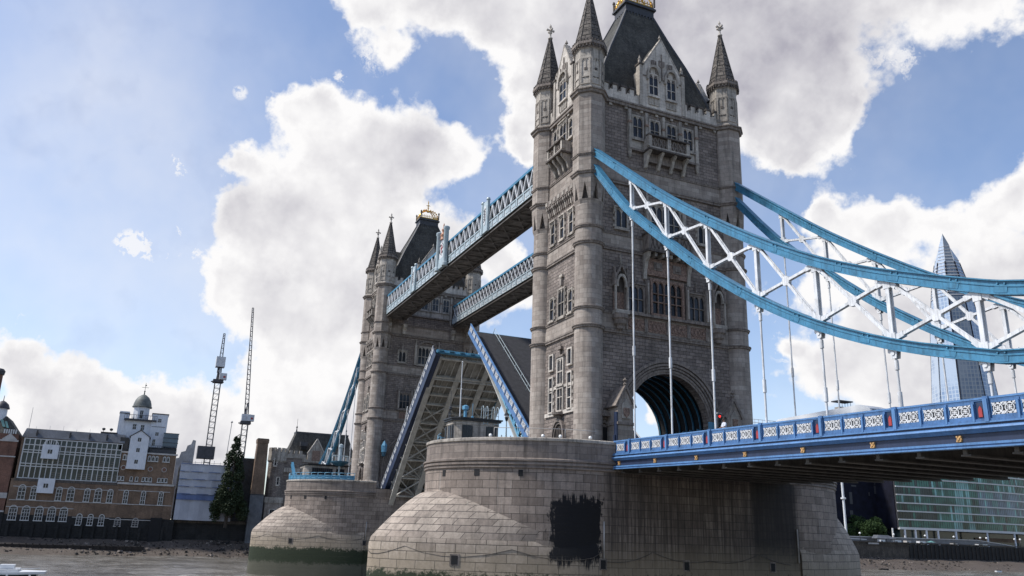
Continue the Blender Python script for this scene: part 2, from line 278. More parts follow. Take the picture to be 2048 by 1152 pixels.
# muddy foreshore and river
m, t, p = newmat('mud'); co = t.node('ShaderNodeNewGeometry').outputs['Position']
n1 = t.noise(co, 0.12, 6, 0.65); n2 = t.noise(co, 2.5, 5, 0.7)
cc = t.mix(n1, (0.065, 0.050, 0.039), (0.150, 0.120, 0.095)); cc = t.mix(t.ramp(n2, 0.5, 0.75), cc, (0.045, 0.037, 0.031)); setc(t, p, cc)
p.inputs['Roughness'].default_value = 0.55; bump(t, p, n2, 1.0, 0.3)
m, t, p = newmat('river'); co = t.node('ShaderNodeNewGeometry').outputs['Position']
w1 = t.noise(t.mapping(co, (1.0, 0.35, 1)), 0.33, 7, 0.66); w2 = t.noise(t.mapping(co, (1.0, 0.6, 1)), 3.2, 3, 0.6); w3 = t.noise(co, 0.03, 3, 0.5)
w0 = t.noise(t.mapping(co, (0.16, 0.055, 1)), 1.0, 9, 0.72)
setc(t, p, t.mix(t.ramp(w0, 0.34, 0.64), (0.100, 0.090, 0.076), (0.230, 0.214, 0.190))); t.l.new(t.ramp(t.noise(t.mapping(co, (0.5, 0.09, 1)), 0.25, 5, 0.65), 0.35, 0.65, 0.04, 0.22), p.inputs['Roughness']); p.inputs['IOR'].default_value = 1.33  # light and dark streaks put ripple glints into the base colour
bump(t, p, t.math('MULTIPLY_ADD', w2, 0.3, w1), 1.0, 0.35)
# tower of glass far away: bands of floors
def shardmat(name, k):
    m, t, p = newmat(name); tcn = t.node('ShaderNodeTexCoord'); b = t.node('ShaderNodeTexBrick', offset=0.0); t.l.new(tcn.outputs['UV'], b.inputs['Vector'])
    b.inputs['Color1'].default_value = (0.24 * k, 0.32 * k, 0.44 * k, 1); b.inputs['Color2'].default_value = (0.15 * k, 0.22 * k, 0.34 * k, 1); b.inputs['Mortar'].default_value = (0.40 * k, 0.46 * k, 0.52 * k, 1)
    b.inputs['Scale'].default_value = 1; b.inputs['Brick Width'].default_value = 3.0; b.inputs['Row Height'].default_value = 3.9; b.inputs['Mortar Size'].default_value = 0.35
    n = t.noise(tcn.outputs['Object'], 0.03, 4, 0.6)
    setc(t, p, t.mix(t.ramp(n, 0.4, 0.62), b.outputs['Color'], (0.36 * k, 0.43 * k, 0.52 * k))); p.inputs['Roughness'].default_value = 0.15
shardmat('shard_glass', 1.1); shardmat('shard_glass_shaded', 0.42)  # second copy puts one facet's shade into the glass colour

# ------------------------------------------------------------------ mesh builder
Zv = Vector((0, 0, 1))
class F:                                     # a facade frame: a along u, b up, c outward
    def __init__(s, o, u, n): s.o = Vector(o); s.u = Vector(u).normalized(); s.n = Vector(n).normalized()
    def p(s, a, b, c=0.0): return s.o + s.u * a + Zv * b + s.n * c
class MB:
    def __init__(s, mat): s.v = []; s.f = []; s.uv = []; s.sm = []; s.mi = []; s.mats = [mat]; s.cur = 0
    def use(s, mat):
        if mat not in s.mats: s.mats.append(mat)
        s.cur = s.mats.index(mat); return s
    def face(s, pts, uvs=None, smooth=False):
        i = len(s.v); s.v += [tuple(q) for q in pts]; s.f.append(tuple(range(i, i + len(pts))))
        if uvs is None:
            P = [Vector(q) for q in pts]; n = Vector((0, 0, 0))
            for a, b in zip(P, P[1:] + P[:1]): n += a.cross(b)
            if n.length < 1e-12: n = Vector((0, 0, 1))
            n.normalize()
            if abs(n.z) > 0.95: uvs = [(q.x, q.y) for q in P]
            else:
                tn = Zv.cross(n).normalized(); bt = n.cross(tn)
                uvs = [(q.dot(tn), q.z / max(0.2, abs(bt.z))) for q in P]
        s.uv.append(uvs); s.sm.append(smooth); s.mi.append(s.cur); return s
    def box(s, x0, x1, y0, y1, z0, z1, bottom=True):
        return s.hexa([(x0, y0, z0), (x1, y0, z0), (x1, y1, z0), (x0, y1, z0), (x0, y0, z1), (x1, y0, z1), (x1, y1, z1), (x0, y1, z1)])
    def hexa(s, c):
        for q in ((0, 3, 2, 1), (4, 5, 6, 7), (0, 1, 5, 4), (1, 2, 6, 5), (2, 3, 7, 6), (3, 0, 4, 7)): s.face([c[i] for i in q])
        return s
    def fb(s, F, a0, a1, b0, b1, c0, c1):
        c = [F.p(a0, b0, c0), F.p(a1, b0, c0), F.p(a1, b0, c1), F.p(a0, b0, c1), F.p(a0, b1, c0), F.p(a1, b1, c0), F.p(a1, b1, c1), F.p(a0, b1, c1)]
        if F.u.cross(F.n).z < 0: c = [c[3], c[2], c[1], c[0], c[7], c[6], c[5], c[4]]
        return s.hexa(c)
    def bar(s, p, q, w, h=None, up=Zv):
        p = Vector(p); q = Vector(q); h = w if h is None else h; d = (q - p)
        if d.length < 1e-6: return s
        d.normalize(); up = Vector(up); sd = d.cross(up)
        if sd.length < 1e-3: sd = d.cross(Vector((1, 0, 0)))
        sd.normalize(); u2 = sd.cross(d); sd *= w / 2; u2 *= h / 2
        return s.hexa([p - sd - u2, q - sd - u2, q + sd - u2, p + sd - u2, p - sd + u2, q - sd + u2, q + sd + u2, p + sd + u2][:8])
    def prism(s, poly, d, caps=True):
        d = Vector(d); P = [Vector(q) for q in poly]; n = Vector((0, 0, 0))
        for a, b in zip(P, P[1:] + P[:1]): n += a.cross(b)
        if n.dot(d) > 0: P = P[::-1]
        if caps: s.face(P); s.face([q + d for q in P[::-1]])
        for a, b in zip(P, P[1:] + P[:1]): s.face([b, a, a + d, b + d])
        return s
    def fprism(s, F, poly, c0, c1):
        return s.prism([F.p(a, b, c0) for a, b in poly], F.n * (c1 - c0))
    def lathe(s, x, y, prof, n=16, rot=0.0, cap=(True, True), smooth=None, sx=1.0, sy=1.0):
        sm = (n > 10) if smooth is None else smooth
        A = [rot + 2 * PI * i / n for i in range(n + 1)]; rr = max(r for r, z in prof) or 1
        ring = lambda r, z: [Vector((x + r * math.cos(a) * sx, y + r * math.sin(a) * sy, z)) for a in A]
        L = 0.0
        for (r0, z0), (r1, z1) in zip(prof, prof[1:]):
            a, b = ring(r0, z0), ring(r1, z1); L1 = L + math.hypot(r1 - r0, z1 - z0)
            va, vb = (z0, z1) if abs(z1 - z0) > 0.3 * abs(r1 - r0) else (L, L1)
            for i in range(n):
                u0, u1 = A[i] * rr, A[i + 1] * rr
                if r0 < 1e-4: s.face([a[i], b[i + 1], b[i]], [(u0, va), (u1, vb), (u0, vb)], sm)
                elif r1 < 1e-4: s.face([a[i], a[i + 1], b[i]], [(u0, va), (u1, va), (u0, vb)], sm)
                else: s.face([a[i], a[i + 1], b[i + 1], b[i]], [(u0, va), (u1, va), (u1, vb), (u0, vb)], sm)
            L = L1
        if cap[0] and prof[0][0] > 1e-4: s.face(ring(*prof[0])[:-1][::-1])
        if cap[1] and prof[-1][0] > 1e-4: s.face(ring(*prof[-1])[:-1])
        return s
    def tube(s, pts, r, n=8, smooth=True, r2=None):
        P = [Vector(q) for q in pts]; rings = []; side = None
        for i, q in enumerate(P):
            d = (P[min(i + 1, len(P) - 1)] - P[max(i - 1, 0)]).normalized()
            if side is None or abs(side.dot(d)) > 0.95: side = d.cross(Zv) if abs(d.z) < 0.95 else d.cross(Vector((1, 0, 0)))
            side = (side - d * side.dot(d)).normalized(); up = side.cross(d)
            rr = r if r2 is None else r + (r2 - r) * i / (len(P) - 1)
            rings.append([q + (side * math.cos(2 * PI * k / n) + up * math.sin(2 * PI * k / n)) * rr for k in range(n)])
        for a, b in zip(rings, rings[1:]):
            for k in range(n): s.face([a[k], b[k], b[(k + 1) % n], a[(k + 1) % n]], None, smooth)
        s.face(rings[0]); s.face(rings[-1][::-1]); return s
    def sweep(s, path, prof, closed=False):
        # path: list of (x, y) with outward side on the right of travel; prof: list of (outward offset, z) open polyline
        P = [Vector((q[0], q[1], 0)) for q in path]; n = len(P); N = []
        for i in range(n):
            a = P[i - 1] if (i > 0 or closed) else P[i]; b = P[(i + 1) % n] if (i < n - 1 or closed) else P[i]
            d = (b - a).normalized(); N.append(Vector((d.y, -d.x, 0)))
        u = [0.0]
        for a, b in zip(P, P[1:] + P[:1]): u.append(u[-1] + (b - a).length)
        for i in range(n if closed else n - 1):
            j = (i + 1) % n; L = 0.0
            for (o0, z0), (o1, z1) in zip(prof, prof[1:]):
                L1 = L + math.hypot(o1 - o0, z1 - z0); vert = abs(z1 - z0) > 0.3 * abs(o1 - o0)
                va, vb = (z0, z1) if vert else (L, L1)
                s.face([P[i] + N[i] * o0 + Zv * z0, P[j] + N[j] * o0 + Zv * z0, P[j] + N[j] * o1 + Zv * z1, P[i] + N[i] * o1 + Zv * z1],
                       [(u[i], va), (u[i + 1], va), (u[i + 1], vb), (u[i], vb)], n > 12); L = L1
        return s
    def mesh(s, name, off=(0, 0, 0)):
        me = bpy.data.meshes.new(name); o = Vector(off)
        me.from_pydata([(q[0] - o.x, q[1] - o.y, q[2] - o.z) for q in s.v], [], s.f)
        for mt in s.mats: me.materials.append(MATS[mt])
        ul = me.uv_layers.new(name="UVMap"); flat = [c for f in s.uv for uv in f for c in uv]
        ul.data.foreach_set('uv', flat)
        me.polygons.foreach_set('use_smooth', s.sm); me.polygons.foreach_set('material_index', s.mi)
        if any(s.sm):
            import bmesh
            bm = bmesh.new(); bm.from_mesh(me); bmesh.ops.remove_doubles(bm, verts=bm.verts, dist=0.0005)
            for e in bm.edges:
                if len(e.link_faces) == 2 and e.calc_face_angle(0) > 0.7: e.smooth = False
            bm.to_mesh(me); bm.free()
        me.update(); return me
    def build(s, name, parent=None, label=None):
        off = parent.get('_w', (0, 0, 0)) if parent is not None else (0, 0, 0)
        o = bpy.data.objects.new(name, s.mesh(name, off)); COL.objects.link(o)
        if parent is not None: o.parent = parent; o['_w'] = list(off)
        if label: o['label'] = label
        return o
def thing(name, loc, label, cat, group=None):
    o = bpy.data.objects.new(name, None); COL.objects.link(o); o.location = loc; o.empty_display_size = 0.5
    o['_w'] = list(loc); o['label'] = label; o['category'] = cat
    if group: o['group'] = group
    return o
def tag(o, label, cat, group=None):
    o['label'] = label; o['category'] = cat
    if group: o['group'] = group
    return o
def struct(o, kind='structure'): o['kind'] = kind; return o
def dup(o, parent=None):
    c = o.copy(); COL.objects.link(c); c.parent = parent
    for ch in list(o.children): dup(ch, c)
    return c
def lerp(a, b, t): return a + (b - a) * t
# ------------------------------------------------------------------ windows and stone detail helpers
def light_head(m, Fr, a0, a1, b0, b1, c0, c1):
    """two curved spandrels that turn a square-headed light into a pointed one; b0 = spring, b1 = top"""
    w = a1 - a0; h = b1 - b0; k = 4
    for sgn, base in ((1, a0), (-1, a1)):
        poly = [(base, b1)] + [(base + sgn * (w / 2) * (1 - math.cos(PI / 2 * i / k)) , b0 + h * 0.92 * math.sin(PI / 2 * i / k)) for i in range(k + 1)] + [(base + sgn * w / 2, b1)]
        m.fprism(Fr, poly, c0, c1)
def gothic_window(parent, Fr, ac, b0, w, h, lights=2, transoms=(0.5,), head=0.28, frame=0.16, fm='portland', c=0.0, proud=0.20, quoins=False, sill=True, hood=False, label=None, name='window'):
    a0, a1, b1 = ac - w / 2, ac + w / 2, b0 + h
    m = MB(fm)
    m.fb(Fr, a0 - frame, a0, b0 - frame, b1 + frame, c - 0.1, c + proud); m.fb(Fr, a1, a1 + frame, b0 - frame, b1 + frame, c - 0.1, c + proud)
    m.fb(Fr, a0, a1, b1, b1 + frame, c - 0.1, c + proud); m.fb(Fr, a0, a1, b0 - frame, b0, c - 0.1, c + proud + 0.06)
    if sill: m.fb(Fr, a0 - frame - 0.08, a1 + frame + 0.08, b0 - frame - 0.16, b0 - frame, c - 0.1, c + proud + 0.12)
    if hood: m.fb(Fr, a0 - frame - 0.14, a1 + frame + 0.14, b1 + frame, b1 + frame + 0.14, c - 0.1, c + proud + 0.14); m.fb(Fr, a0 - frame - 0.14, a0 - frame, b1 - 0.35, b1 + frame, c - 0.1, c + proud + 0.1); m.fb(Fr, a1 + frame, a1 + frame + 0.14, b1 - 0.35, b1 + frame, c - 0.1, c + proud + 0.1)
    if quoins:
        k = 0; z = b0
        while z < b1:
            if k % 2 == 0:
                m.fb(Fr, a0 - frame - 0.16, a0 - frame, z, min(z + 0.34, b1), c - 0.1, c + proud - 0.07); m.fb(Fr, a1 + frame, a1 + frame + 0.16, z, min(z + 0.34, b1), c - 0.1, c + proud - 0.07)
            z += 0.36; k += 1
    mw = 0.085 if w > 1.2 else 0.07; lw = (w - mw * (lights - 1)) / lights
    for i in range(lights):
        x0 = a0 + i * (lw + mw)
        if i: m.fb(Fr, x0 - mw, x0, b0, b1, c + 0.02, c + proud - 0.04)
        if head: light_head(m, Fr, x0, x0 + lw, b1 - lw * 0.95, b1, c + 0.02, c + proud - 0.06)
    for tr in transoms: m.fb(Fr, a0, a1, b0 + h * tr - 0.045, b0 + h * tr + 0.045, c + 0.02, c + proud - 0.05)
    o = m.build(name, parent, label)
    g = MB('window_glass'); g.fb(Fr, a0 - 0.01, a1 + 0.01, b0 - 0.01, b1 + 0.01, c - 0.05, c + 0.035); g.build('pane', o)
    return o
def arch_pts(a, rise, spring, n=20, point=0.0):
    """half-ellipse from +a to -a"""
    return [(a * math.cos(PI * i / n), spring + rise * math.sin(PI * i / n)) for i in range(n + 1)]
def arch_ring(m, Fr, a_in, a_out, r_in, r_out, spring, base, c0, c1, n=22, ac=0.0):
    pi_, po = arch_pts(a_in, r_in, spring, n), arch_pts(a_out, r_out, spring, n)
    for i in range(n):
        m.fprism(Fr, [(ac + pi_[i][0], pi_[i][1]), (ac + po[i][0], po[i][1]), (ac + po[i + 1][0], po[i + 1][1]), (ac + pi_[i + 1][0], pi_[i + 1][1])], c0, c1)
    if base < spring:
        for sg in (-1, 1): m.fb(Fr, ac + sg * a_in if sg > 0 else ac - a_out, ac + a_out if sg > 0 else ac - a_in, base, spring, c0, c1)
def pinnacle(m, Fr, a, b, h, c, w=0.16):
    m.fb(Fr, a - w / 2, a + w / 2, b, b + h * 0.5, c - w / 2, c + w / 2)
    q = Fr.p(a, b, c); z = b + h * 0.5
    m.lathe(q.x, q.y, [(w * 0.85, z), (w * 0.85, z + 0.05), (w * 0.5, z + 0.08), (0.03, z + h * 0.42), (0.09, z + h * 0.45), (0.0, z + h * 0.5)], 6)
def pt_arch(m, Fr, ac, w_in, w_out, b0, spring, apex_in, apex_out, c0, c1, n=7):
    """pointed arch moulding"""
    def half(w, ap, sg): return [(ac + sg * w * math.cos(t * PI / 2) ** 0.8 if t < 1 else ac, spring + (ap - spring) * math.sin(t * PI / 2) ** 1.15) for t in [i / n for i in range(n + 1)]]
    for sg in (1, -1):
        I, O = half(w_in, apex_in, sg), half(w_out, apex_out, sg)
        for i in range(n): m.fprism(Fr, [I[i], O[i], O[i + 1], I[i + 1]], c0, c1)
        lo, hi = sorted((ac + sg * w_in, ac + sg * w_out)); m.fb(Fr, lo, hi, b0, spring, c0, c1)

# ------------------------------------------------------------------ the tower
TX, TY, WX, WY = 4.99, 9.15, 5.46, 9.60
ZB = 13.9
def pair_frames():
    return F((WX, 0, 0), (0, 1, 0), (1, 0, 0)), F((-WX, 0, 0), (0, -1, 0), (-1, 0, 0)), F((0, -WY, 0), (1, 0, 0), (0, -1, 0)), F((0, WY, 0), (-1, 0, 0), (0, 1, 0))
def make_tower():
    t = thing('bridge_tower', (0, 0, ZB), 'gothic stone bridge tower nearest the camera, rising out of the top of the photo', 'tower', 'twin gothic towers of the bridge')
    FN, FS, FE, FW = pair_frames()
    # walls with the road arch cut through
    A, RISE, SPR = 4.9, 5.05, 17.85
    m = MB('granite_rock')
    A2, RISE2 = 6.15, 5.85
    for sg in (-1, 1): m.box(WX - 1.0, WX, *sorted((sg * A, sg * WY)), ZB - 0.3, 26.6); m.box(-WX, WX - 1.0, *sorted((sg * A2, sg * WY)), ZB - 0.3, 26.6)
    for aa, rr_, x, flip in ((A, RISE, WX, 1), (A, RISE, WX - 1.0, 0), (A2, RISE2, -WX, 0)):
        ap = arch_pts(aa, rr_, SPR, 28)
        for (y0, z0), (y1, z1) in zip(ap, ap[1:]):
            q = [(x, y0, z0), (x, y0, 26.6), (x, y1, 26.6), (x, y1, z1)]
            m.face(q if flip else q[::-1])
    ap = arch_pts(A, RISE, SPR, 28)
    for (y0, z0), (y1, z1) in zip(ap, ap[1:]): m.face([(WX - 1.0, y0, z0), (WX, y0, z0), (WX, y1, z1), (WX - 1.0, y1, z1)])
    m.box(-WX, WX, -WY, WY, 26.6, 53.3)
    m.build('wall', t)
    # smooth ashlar panels between turrets and rough wall
    m = MB('granite_smooth')
    for Fr, hw in ((FN, TY - 1.2), (FS, TY - 1.2), (FE, TX - 1.15), (FW, TX - 1.15)):
        m.fb(Fr, -hw, hw, 26.75, 28.5, -0.1, 0.055)
        m.fb(Fr, -hw, hw, 35.5, 37.2, -0.1, 0.05)
        m.fb(Fr, -hw, hw, 43.4, 45.1, -0.1, 0.05)
    m.build('ashlar_band', t)
    # archway vault and ribs
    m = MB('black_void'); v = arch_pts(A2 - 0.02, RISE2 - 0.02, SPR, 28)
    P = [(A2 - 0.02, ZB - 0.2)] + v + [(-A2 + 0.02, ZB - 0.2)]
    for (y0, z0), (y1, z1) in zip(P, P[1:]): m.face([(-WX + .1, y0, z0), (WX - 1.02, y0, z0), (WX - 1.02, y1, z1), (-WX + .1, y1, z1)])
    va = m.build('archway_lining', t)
    for i in range(8):
        x = -5.0 + i * 1.25
        m = MB('blue_chain'); I, O = arch_pts(A2 - 0.20, RISE2 - 0.20, SPR, 24), arch_pts(A2 - 0.03, RISE2 - 0.03, SPR, 24)
        Fx = F((x, 0, 0), (0, 1, 0), (1, 0, 0))
        for k in range(24): m.fprism(Fx, [I[k], O[k], O[k + 1], I[k + 1]], -0.06, 0.06)
        for sg in (-1, 1): m.fb(Fx, *sorted((sg * (A - .30), sg * (A - .03))), ZB, SPR, -0.07, 0.07)
        m.build('rib', va)
    # arch mouldings on both faces
    for Fr, dA, dR in ((FN, 0, 0), (FS, A2 - A, RISE2 - RISE)):
        m = MB('moulding_stone')
        for ai, ao, c in ((4.90, 5.12, 0.06), (5.12, 5.34, 0.14), (5.42, 5.62, 0.24), (5.70, 5.92, 0.36), (6.02, 6.30, 0.46)):
            arch_ring(m, Fr, ai + dA, ao + dA, RISE + (ai - A) + dR, RISE + (ao - A) + dR, SPR, ZB, -0.05, c)
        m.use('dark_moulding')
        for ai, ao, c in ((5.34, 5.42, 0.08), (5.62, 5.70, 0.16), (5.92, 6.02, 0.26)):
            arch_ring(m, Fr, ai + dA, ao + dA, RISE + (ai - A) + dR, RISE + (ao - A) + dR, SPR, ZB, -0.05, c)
        m.build('arch_moulding', t)
    # string courses
    rings = ((26.70, 0.24, 0.22), (28.60, 0.20, 0.18), (35.50, 0.24, 0.22), (37.25, 0.18, 0.18), (43.15, 0.30, 0.24), (45.2, 0.18, 0.16), (52.75, 0.42, 0.34))
    octo = lambda z: z > 41
    for z, o, h in rings:
        m = MB('moulding_stone')
        for Fr, hw in ((FN, TY - 1.15), (FS, TY - 1.15), (FE, TX - 1.1), (FW, TX - 1.1)):
            m.fb(Fr, -hw, hw, z - h, z, -0.1, o * 0.75); m.fb(Fr, -hw, hw, z, z + h * 0.55, -0.1, o)
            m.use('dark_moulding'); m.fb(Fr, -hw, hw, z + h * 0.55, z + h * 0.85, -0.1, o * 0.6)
            if z > 50:
                m.use('portland')
                for k in range(int(hw)): m.fb(Fr, -hw + 1.0 + k * 2.0, -hw + 1.35 + k * 2.0, z - h - 0.28, z - h, -0.1, 0.2)
            m.use('moulding_stone')
        for sx in (-1, 1):
            for sy in (-1, 1):
                r = 1.72 if octo(z) else 1.43
                pr = [(r - 0.1, z - h * 1.15), (r + o * 0.6, z - h * 0.8), (r + o * 0.75, z - 0.02), (r + o * 1.05, z + 0.02), (r + o * 1.05, z + h * 0.5), (r + o * 0.4, z + h * 0.8), (r - 0.1, z + h * 0.95)]
                m.lathe(sx * TX, sy * TY, pr, 8 if octo(z) else 26, PI / 8 if octo(z) else 0, (False, False))
        m.build('string_course', t)
    # turrets
    for sx in (1, -1):
        for sy in (-1, 1):
            cx, cy = sx * TX, sy * TY
            m = MB('granite_smooth')
            m.lathe(cx, cy, [(1.75, ZB - 0.2), (1.75, ZB + 1.0), (1.62, ZB + 1.25), (1.52, ZB + 1.35), (1.43, ZB + 1.6), (1.43, 39.7)], 26, 0, (False, False))
            m.lathe(cx, cy, [(1.74, 42.35), (1.74, 52.75)], 8, PI / 8, (False, False))
            m.lathe(cx, cy, [(1.43, 39.65), (1.60, 40.2)], 8, PI / 8, (False, False))
            for k in range(8):                                     # pendant corbels between deep pointed recesses
                an = k * PI / 4; rd = Vector((math.cos(an), math.sin(an), 0)); tn = Vector((-rd.y, rd.x, 0)); c0 = Vector((cx, cy, 0))
                ap0, ap1, h0, h1 = 1.60 * math.cos(PI / 8), 1.74 * math.cos(PI / 8), 1.60 * math.sin(PI / 8), 1.74 * math.sin(PI / 8)
                P = lambda w, z: c0 + rd * lerp(ap0, ap1, (z - 40.2) / 2.15) + tn * w + Zv * z
                for sg in (-1, 1):
                    q = [P(sg * h0, 40.2), P(sg * 0.34, 40.2), P(0, 42.1), P(0, 42.35), P(sg * h1, 42.35)]; m.face(q if sg < 0 else q[::-1])
                    m.face([P(sg * 0.34, 40.2), P(sg * 0.34, 40.2) - rd * 0.5, P(0, 42.1) - rd * 0.5, P(0, 42.1)])
            m.use('dark_moulding'); m.lathe(cx, cy, [(1.12, 40.15), (1.12, 42.4)], 16, 0, (False, False)); m.use('granite_smooth')  # dark back puts the shade of the recesses into the stone colour
            tu = m.build('turret', t)
            m = MB('portland')
            m.lathe(cx, cy, [(1.70, 53.1), (1.60, 53.3), (1.60, 57.9), (1.72, 58.05)], 8, PI / 8, (False, False))
            for k in range(8):                                     # blind tracery panels
                ang = k * PI / 4; Fr = F((cx + 1.478 * math.cos(ang), cy + 1.478 * math.sin(ang), 0), (-math.sin(ang), math.cos(ang), 0), (math.cos(ang), math.sin(ang), 0))
                for b0, b1 in ((53.7, 56.7),):
                    for a0, a1 in ((-0.56, -0.44), (0.44, 0.56)): m.fb(Fr, a0, a1, b0, b1, -0.02, 0.09)
                    m.fb(Fr, -0.56, 0.56, b1, b1 + 0.12, -0.02, 0.09); m.fb(Fr, -0.56, 0.56, b0 - 0.12, b0, -0.02, 0.09)
                    light_head(m, Fr, -0.44, 0.0, b1 - 0.5, b1, -0.02, 0.07); light_head(m, Fr, 0.0, 0.44, b1 - 0.5, b1, -0.02, 0.07)
                    m.fb(Fr, -0.04, 0.04, b1 - 1.1, b1, -0.02, 0.07); m.fb(Fr, -0.44, 0.44, b0 + 0.75, b0 + 0.85, -0.02, 0.07)
                m.use('dark_moulding'); m.fb(Fr, -0.16, 0.16, 55.3, 55.6, -0.02, 0.05); m.fb(Fr, -0.3, -0.1, 54.35, 54.5, -0.02, 0.05); m.fb(Fr, 0.1, 0.3, 54.35, 54.5, -0.02, 0.05); m.use('portland')
            m.build('panelled_stage', tu)
            m = MB('moulding_stone'); m.lathe(cx, cy, [(1.6, 57.95), (1.80, 58.1), (1.80, 58.3), (2.02, 58.45), (2.02, 58.75), (1.86, 58.8), (1.86, 59.0), (1.6, 59.0)], 8, PI / 8, (False, False))
            m.use('dark_moulding')
            for k in range(8):
                ang = k * PI / 4; Fr = F((cx, cy, 0), (-math.sin(ang), math.cos(ang), 0), (math.cos(ang), math.sin(ang), 0))
                for a in (-0.55, -0.18, 0.18, 0.55): m.fb(Fr, a - 0.1, a + 0.1, 58.75, 59.08, 1.60, 1.84)
                for a in (-0.6, -0.2, 0.2, 0.6): m.fb(Fr, a - 0.07, a + 0.07, 58.12, 58.42, 1.60, 1.84)
            m.build('turret_cornice', tu)
            m = MB('spire_stone'); m.lathe(cx, cy, [(1.72, 59.0), (1.62, 59.15), (1.30, 60.6), (0.16, 66.1)], 8, PI / 8, (False, True))
            for k in range(8):
                ca, sa = math.cos(PI / 8 + k * PI / 4), math.sin(PI / 8 + k * PI / 4)
                m.bar((cx + 1.62 * ca, cy + 1.62 * sa, 59.15), (cx + 1.30 * ca, cy + 1.30 * sa, 60.6), 0.10); m.bar((cx + 1.30 * ca, cy + 1.30 * sa, 60.6), (cx + 0.16 * ca, cy + 0.16 * sa, 66.1), 0.09)
            for z in (59.8, 60.6, 61.4, 62.2, 63.0, 63.8, 64.6):
                r = lerp(1.62, 1.30, (z - 59.15) / 1.45) if z < 60.6 else lerp(1.30, 0.16, (z - 60.6) / 5.5)
                m.lathe(cx, cy, [(r - 0.02, z - 0.05), (r + 0.05, z - 0.03), (r - 0.01, z + 0.05)], 8, PI / 8, (False, False))
            m.build('spire', tu)
            m = MB('portland_light'); m.lathe(cx, cy, [(0.16, 66.0), (0.30, 66.1), (0.30, 66.2), (0.13, 66.35), (0.11, 66.8), (0.22, 66.9), (0.22, 67.02), (0.10, 67.1), (0.10, 67.75), (0.16, 67.8), (0.14, 67.95), (0.0, 68.3)], 10)
            for dx, dy in ((1, 0), (-1, 0), (0, 1), (0, -1)):
                m.box(*sorted((cx + dx * 0.08 - dy * 0.07, cx + dx * 0.42 + dy * 0.07)), *sorted((cy + dy * 0.08 - dx * 0.07, cy + dy * 0.42 + dx * 0.07)), 67.24, 67.4)
                m.lathe(cx + dx * 0.42, cy + dy * 0.42, [(0.0, 67.16), (0.13, 67.22), (0.15, 67.32), (0.13, 67.42), (0.0, 67.48)], 8)
            m.build('finial', tu)
    # battlements
    for Fr, hw, gap in ((FN, TY - 1.45, 2.75), (FS, TY - 1.45, 2.75), (FE, TX - 1.4, 2.3), (FW, TX - 1.4, 2.3)):
        for sg in (-1, 1):
            if hw - gap < 0.4: continue
            m = MB('portland_light'); lo, hi = sorted((sg * gap, sg * hw)); m.use('portland_light'); m.fb(Fr, lo, hi, 53.1, 54.25, -0.45, 0.05)
            k = lo + 0.15
            while k + 0.5 < hi + 0.1:
                m.use('portland_light'); m.fb(Fr, k, k + 0.55, 54.25, 54.82, -0.43, 0.05); m.use('dark_moulding'); m.fb(Fr, k - 0.09, k + 0.64, 54.82, 55.06, -0.5, 0.14); m.fb(Fr, k + 0.55, k + 0.66, 54.1, 54.82, -0.5, 0.12)
                if k + 0.62 < hi - 0.3: m.fb(Fr, k + 0.62, min(k + 1.0, hi), 54.25, 54.36, -0.5, 0.10)
                k += 1.1
            m.build('battlement', t)
    # steep slate roof, flat top, gold crest
    m = MB('slate')
    L = [(4.75, 8.45, 53.5), (4.0, 7.05, 57.2), (3.05, 5.3, 61.4), (2.05, 3.45, 65.3), (1.25, 1.95, 68.7)]
    for (x0, y0, z0), (x1, y1, z1) in zip(L, L[1:]):
        a = [(x0, -y0), (x0, y0), (-x0, y0), (-x0, -y0)]; b = [(x1, -y1), (x1, y1), (-x1, y1), (-x1, -y1)]
        for k in range(4):
            j = (k + 1) % 4; m.face([(*a[k], z0), (*a[j], z0), (*b[j], z1), (*b[k], z1)])
    m.use('lead')
    for sx in (-1, 1):
        for sy in (-1, 1):
            for (x0, y0, z0), (x1, y1, z1) in zip(L, L[1:]): m.bar((sx * x0, sy * y0, z0), (sx * x1, sy * y1, z1), 0.22)
    ro = m.build('roof', t)
    m = MB('lead'); m.box(-1.32, 1.32, -2.02, 2.02, 68.6, 69.6); m.box(-1.55, 1.55, -2.25, 2.25, 69.6, 69.85); m.box(-1.42, 1.42, -2.12, 2.12, 69.85, 70.05)
    for Fr, hw in ((F((1.32, 0, 0), (0, 1, 0), (1, 0, 0)), 1.76), (F((-1.32, 0, 0), (0, 1, 0), (-1, 0, 0)), 1.76), (F((0, -2.02, 0), (1, 0, 0), (0, -1, 0)), 1.1), (F((0, 2.02, 0), (1, 0, 0), (0, 1, 0)), 1.1)):
        k = -hw
        while k <= hw + .01: m.fb(Fr, k - 0.07, k + 0.07, 68.2, 68.65, -0.1, 0.10); k += 0.44
    m.build('roof_platform', ro)
    m = MB('gold')
    for x in (-1.25, 1.25): m.bar((x, -1.95, 70.15), (x, 1.95, 70.15), 0.16, 0.2); m.bar((x, -1.95, 70.55), (x, 1.95, 70.55), 0.08)
    for y in (-1.95, 1.95): m.bar((-1.25, y, 70.15), (1.25, y, 70.15), 0.16, 0.2); m.bar((-1.25, y, 70.55), (1.25, y, 70.55), 0.08)
    for k in range(11):
        y = -1.95 + k * 0.39
        for x in (-1.25, 1.25): m.bar((x, y, 70.1), (x, y, 70.75), 0.07); m.lathe(x, y, [(0, 70.7), (0.1, 70.78), (0, 70.92)], 6)
    for k in range(7):
        x = -1.25 + k * 0.4167
        for y in (-1.95, 1.95): m.bar((x, y, 70.1), (x, y, 70.75), 0.07); m.lathe(x, y, [(0, 70.7), (0.1, 70.78), (0, 70.92)], 6)
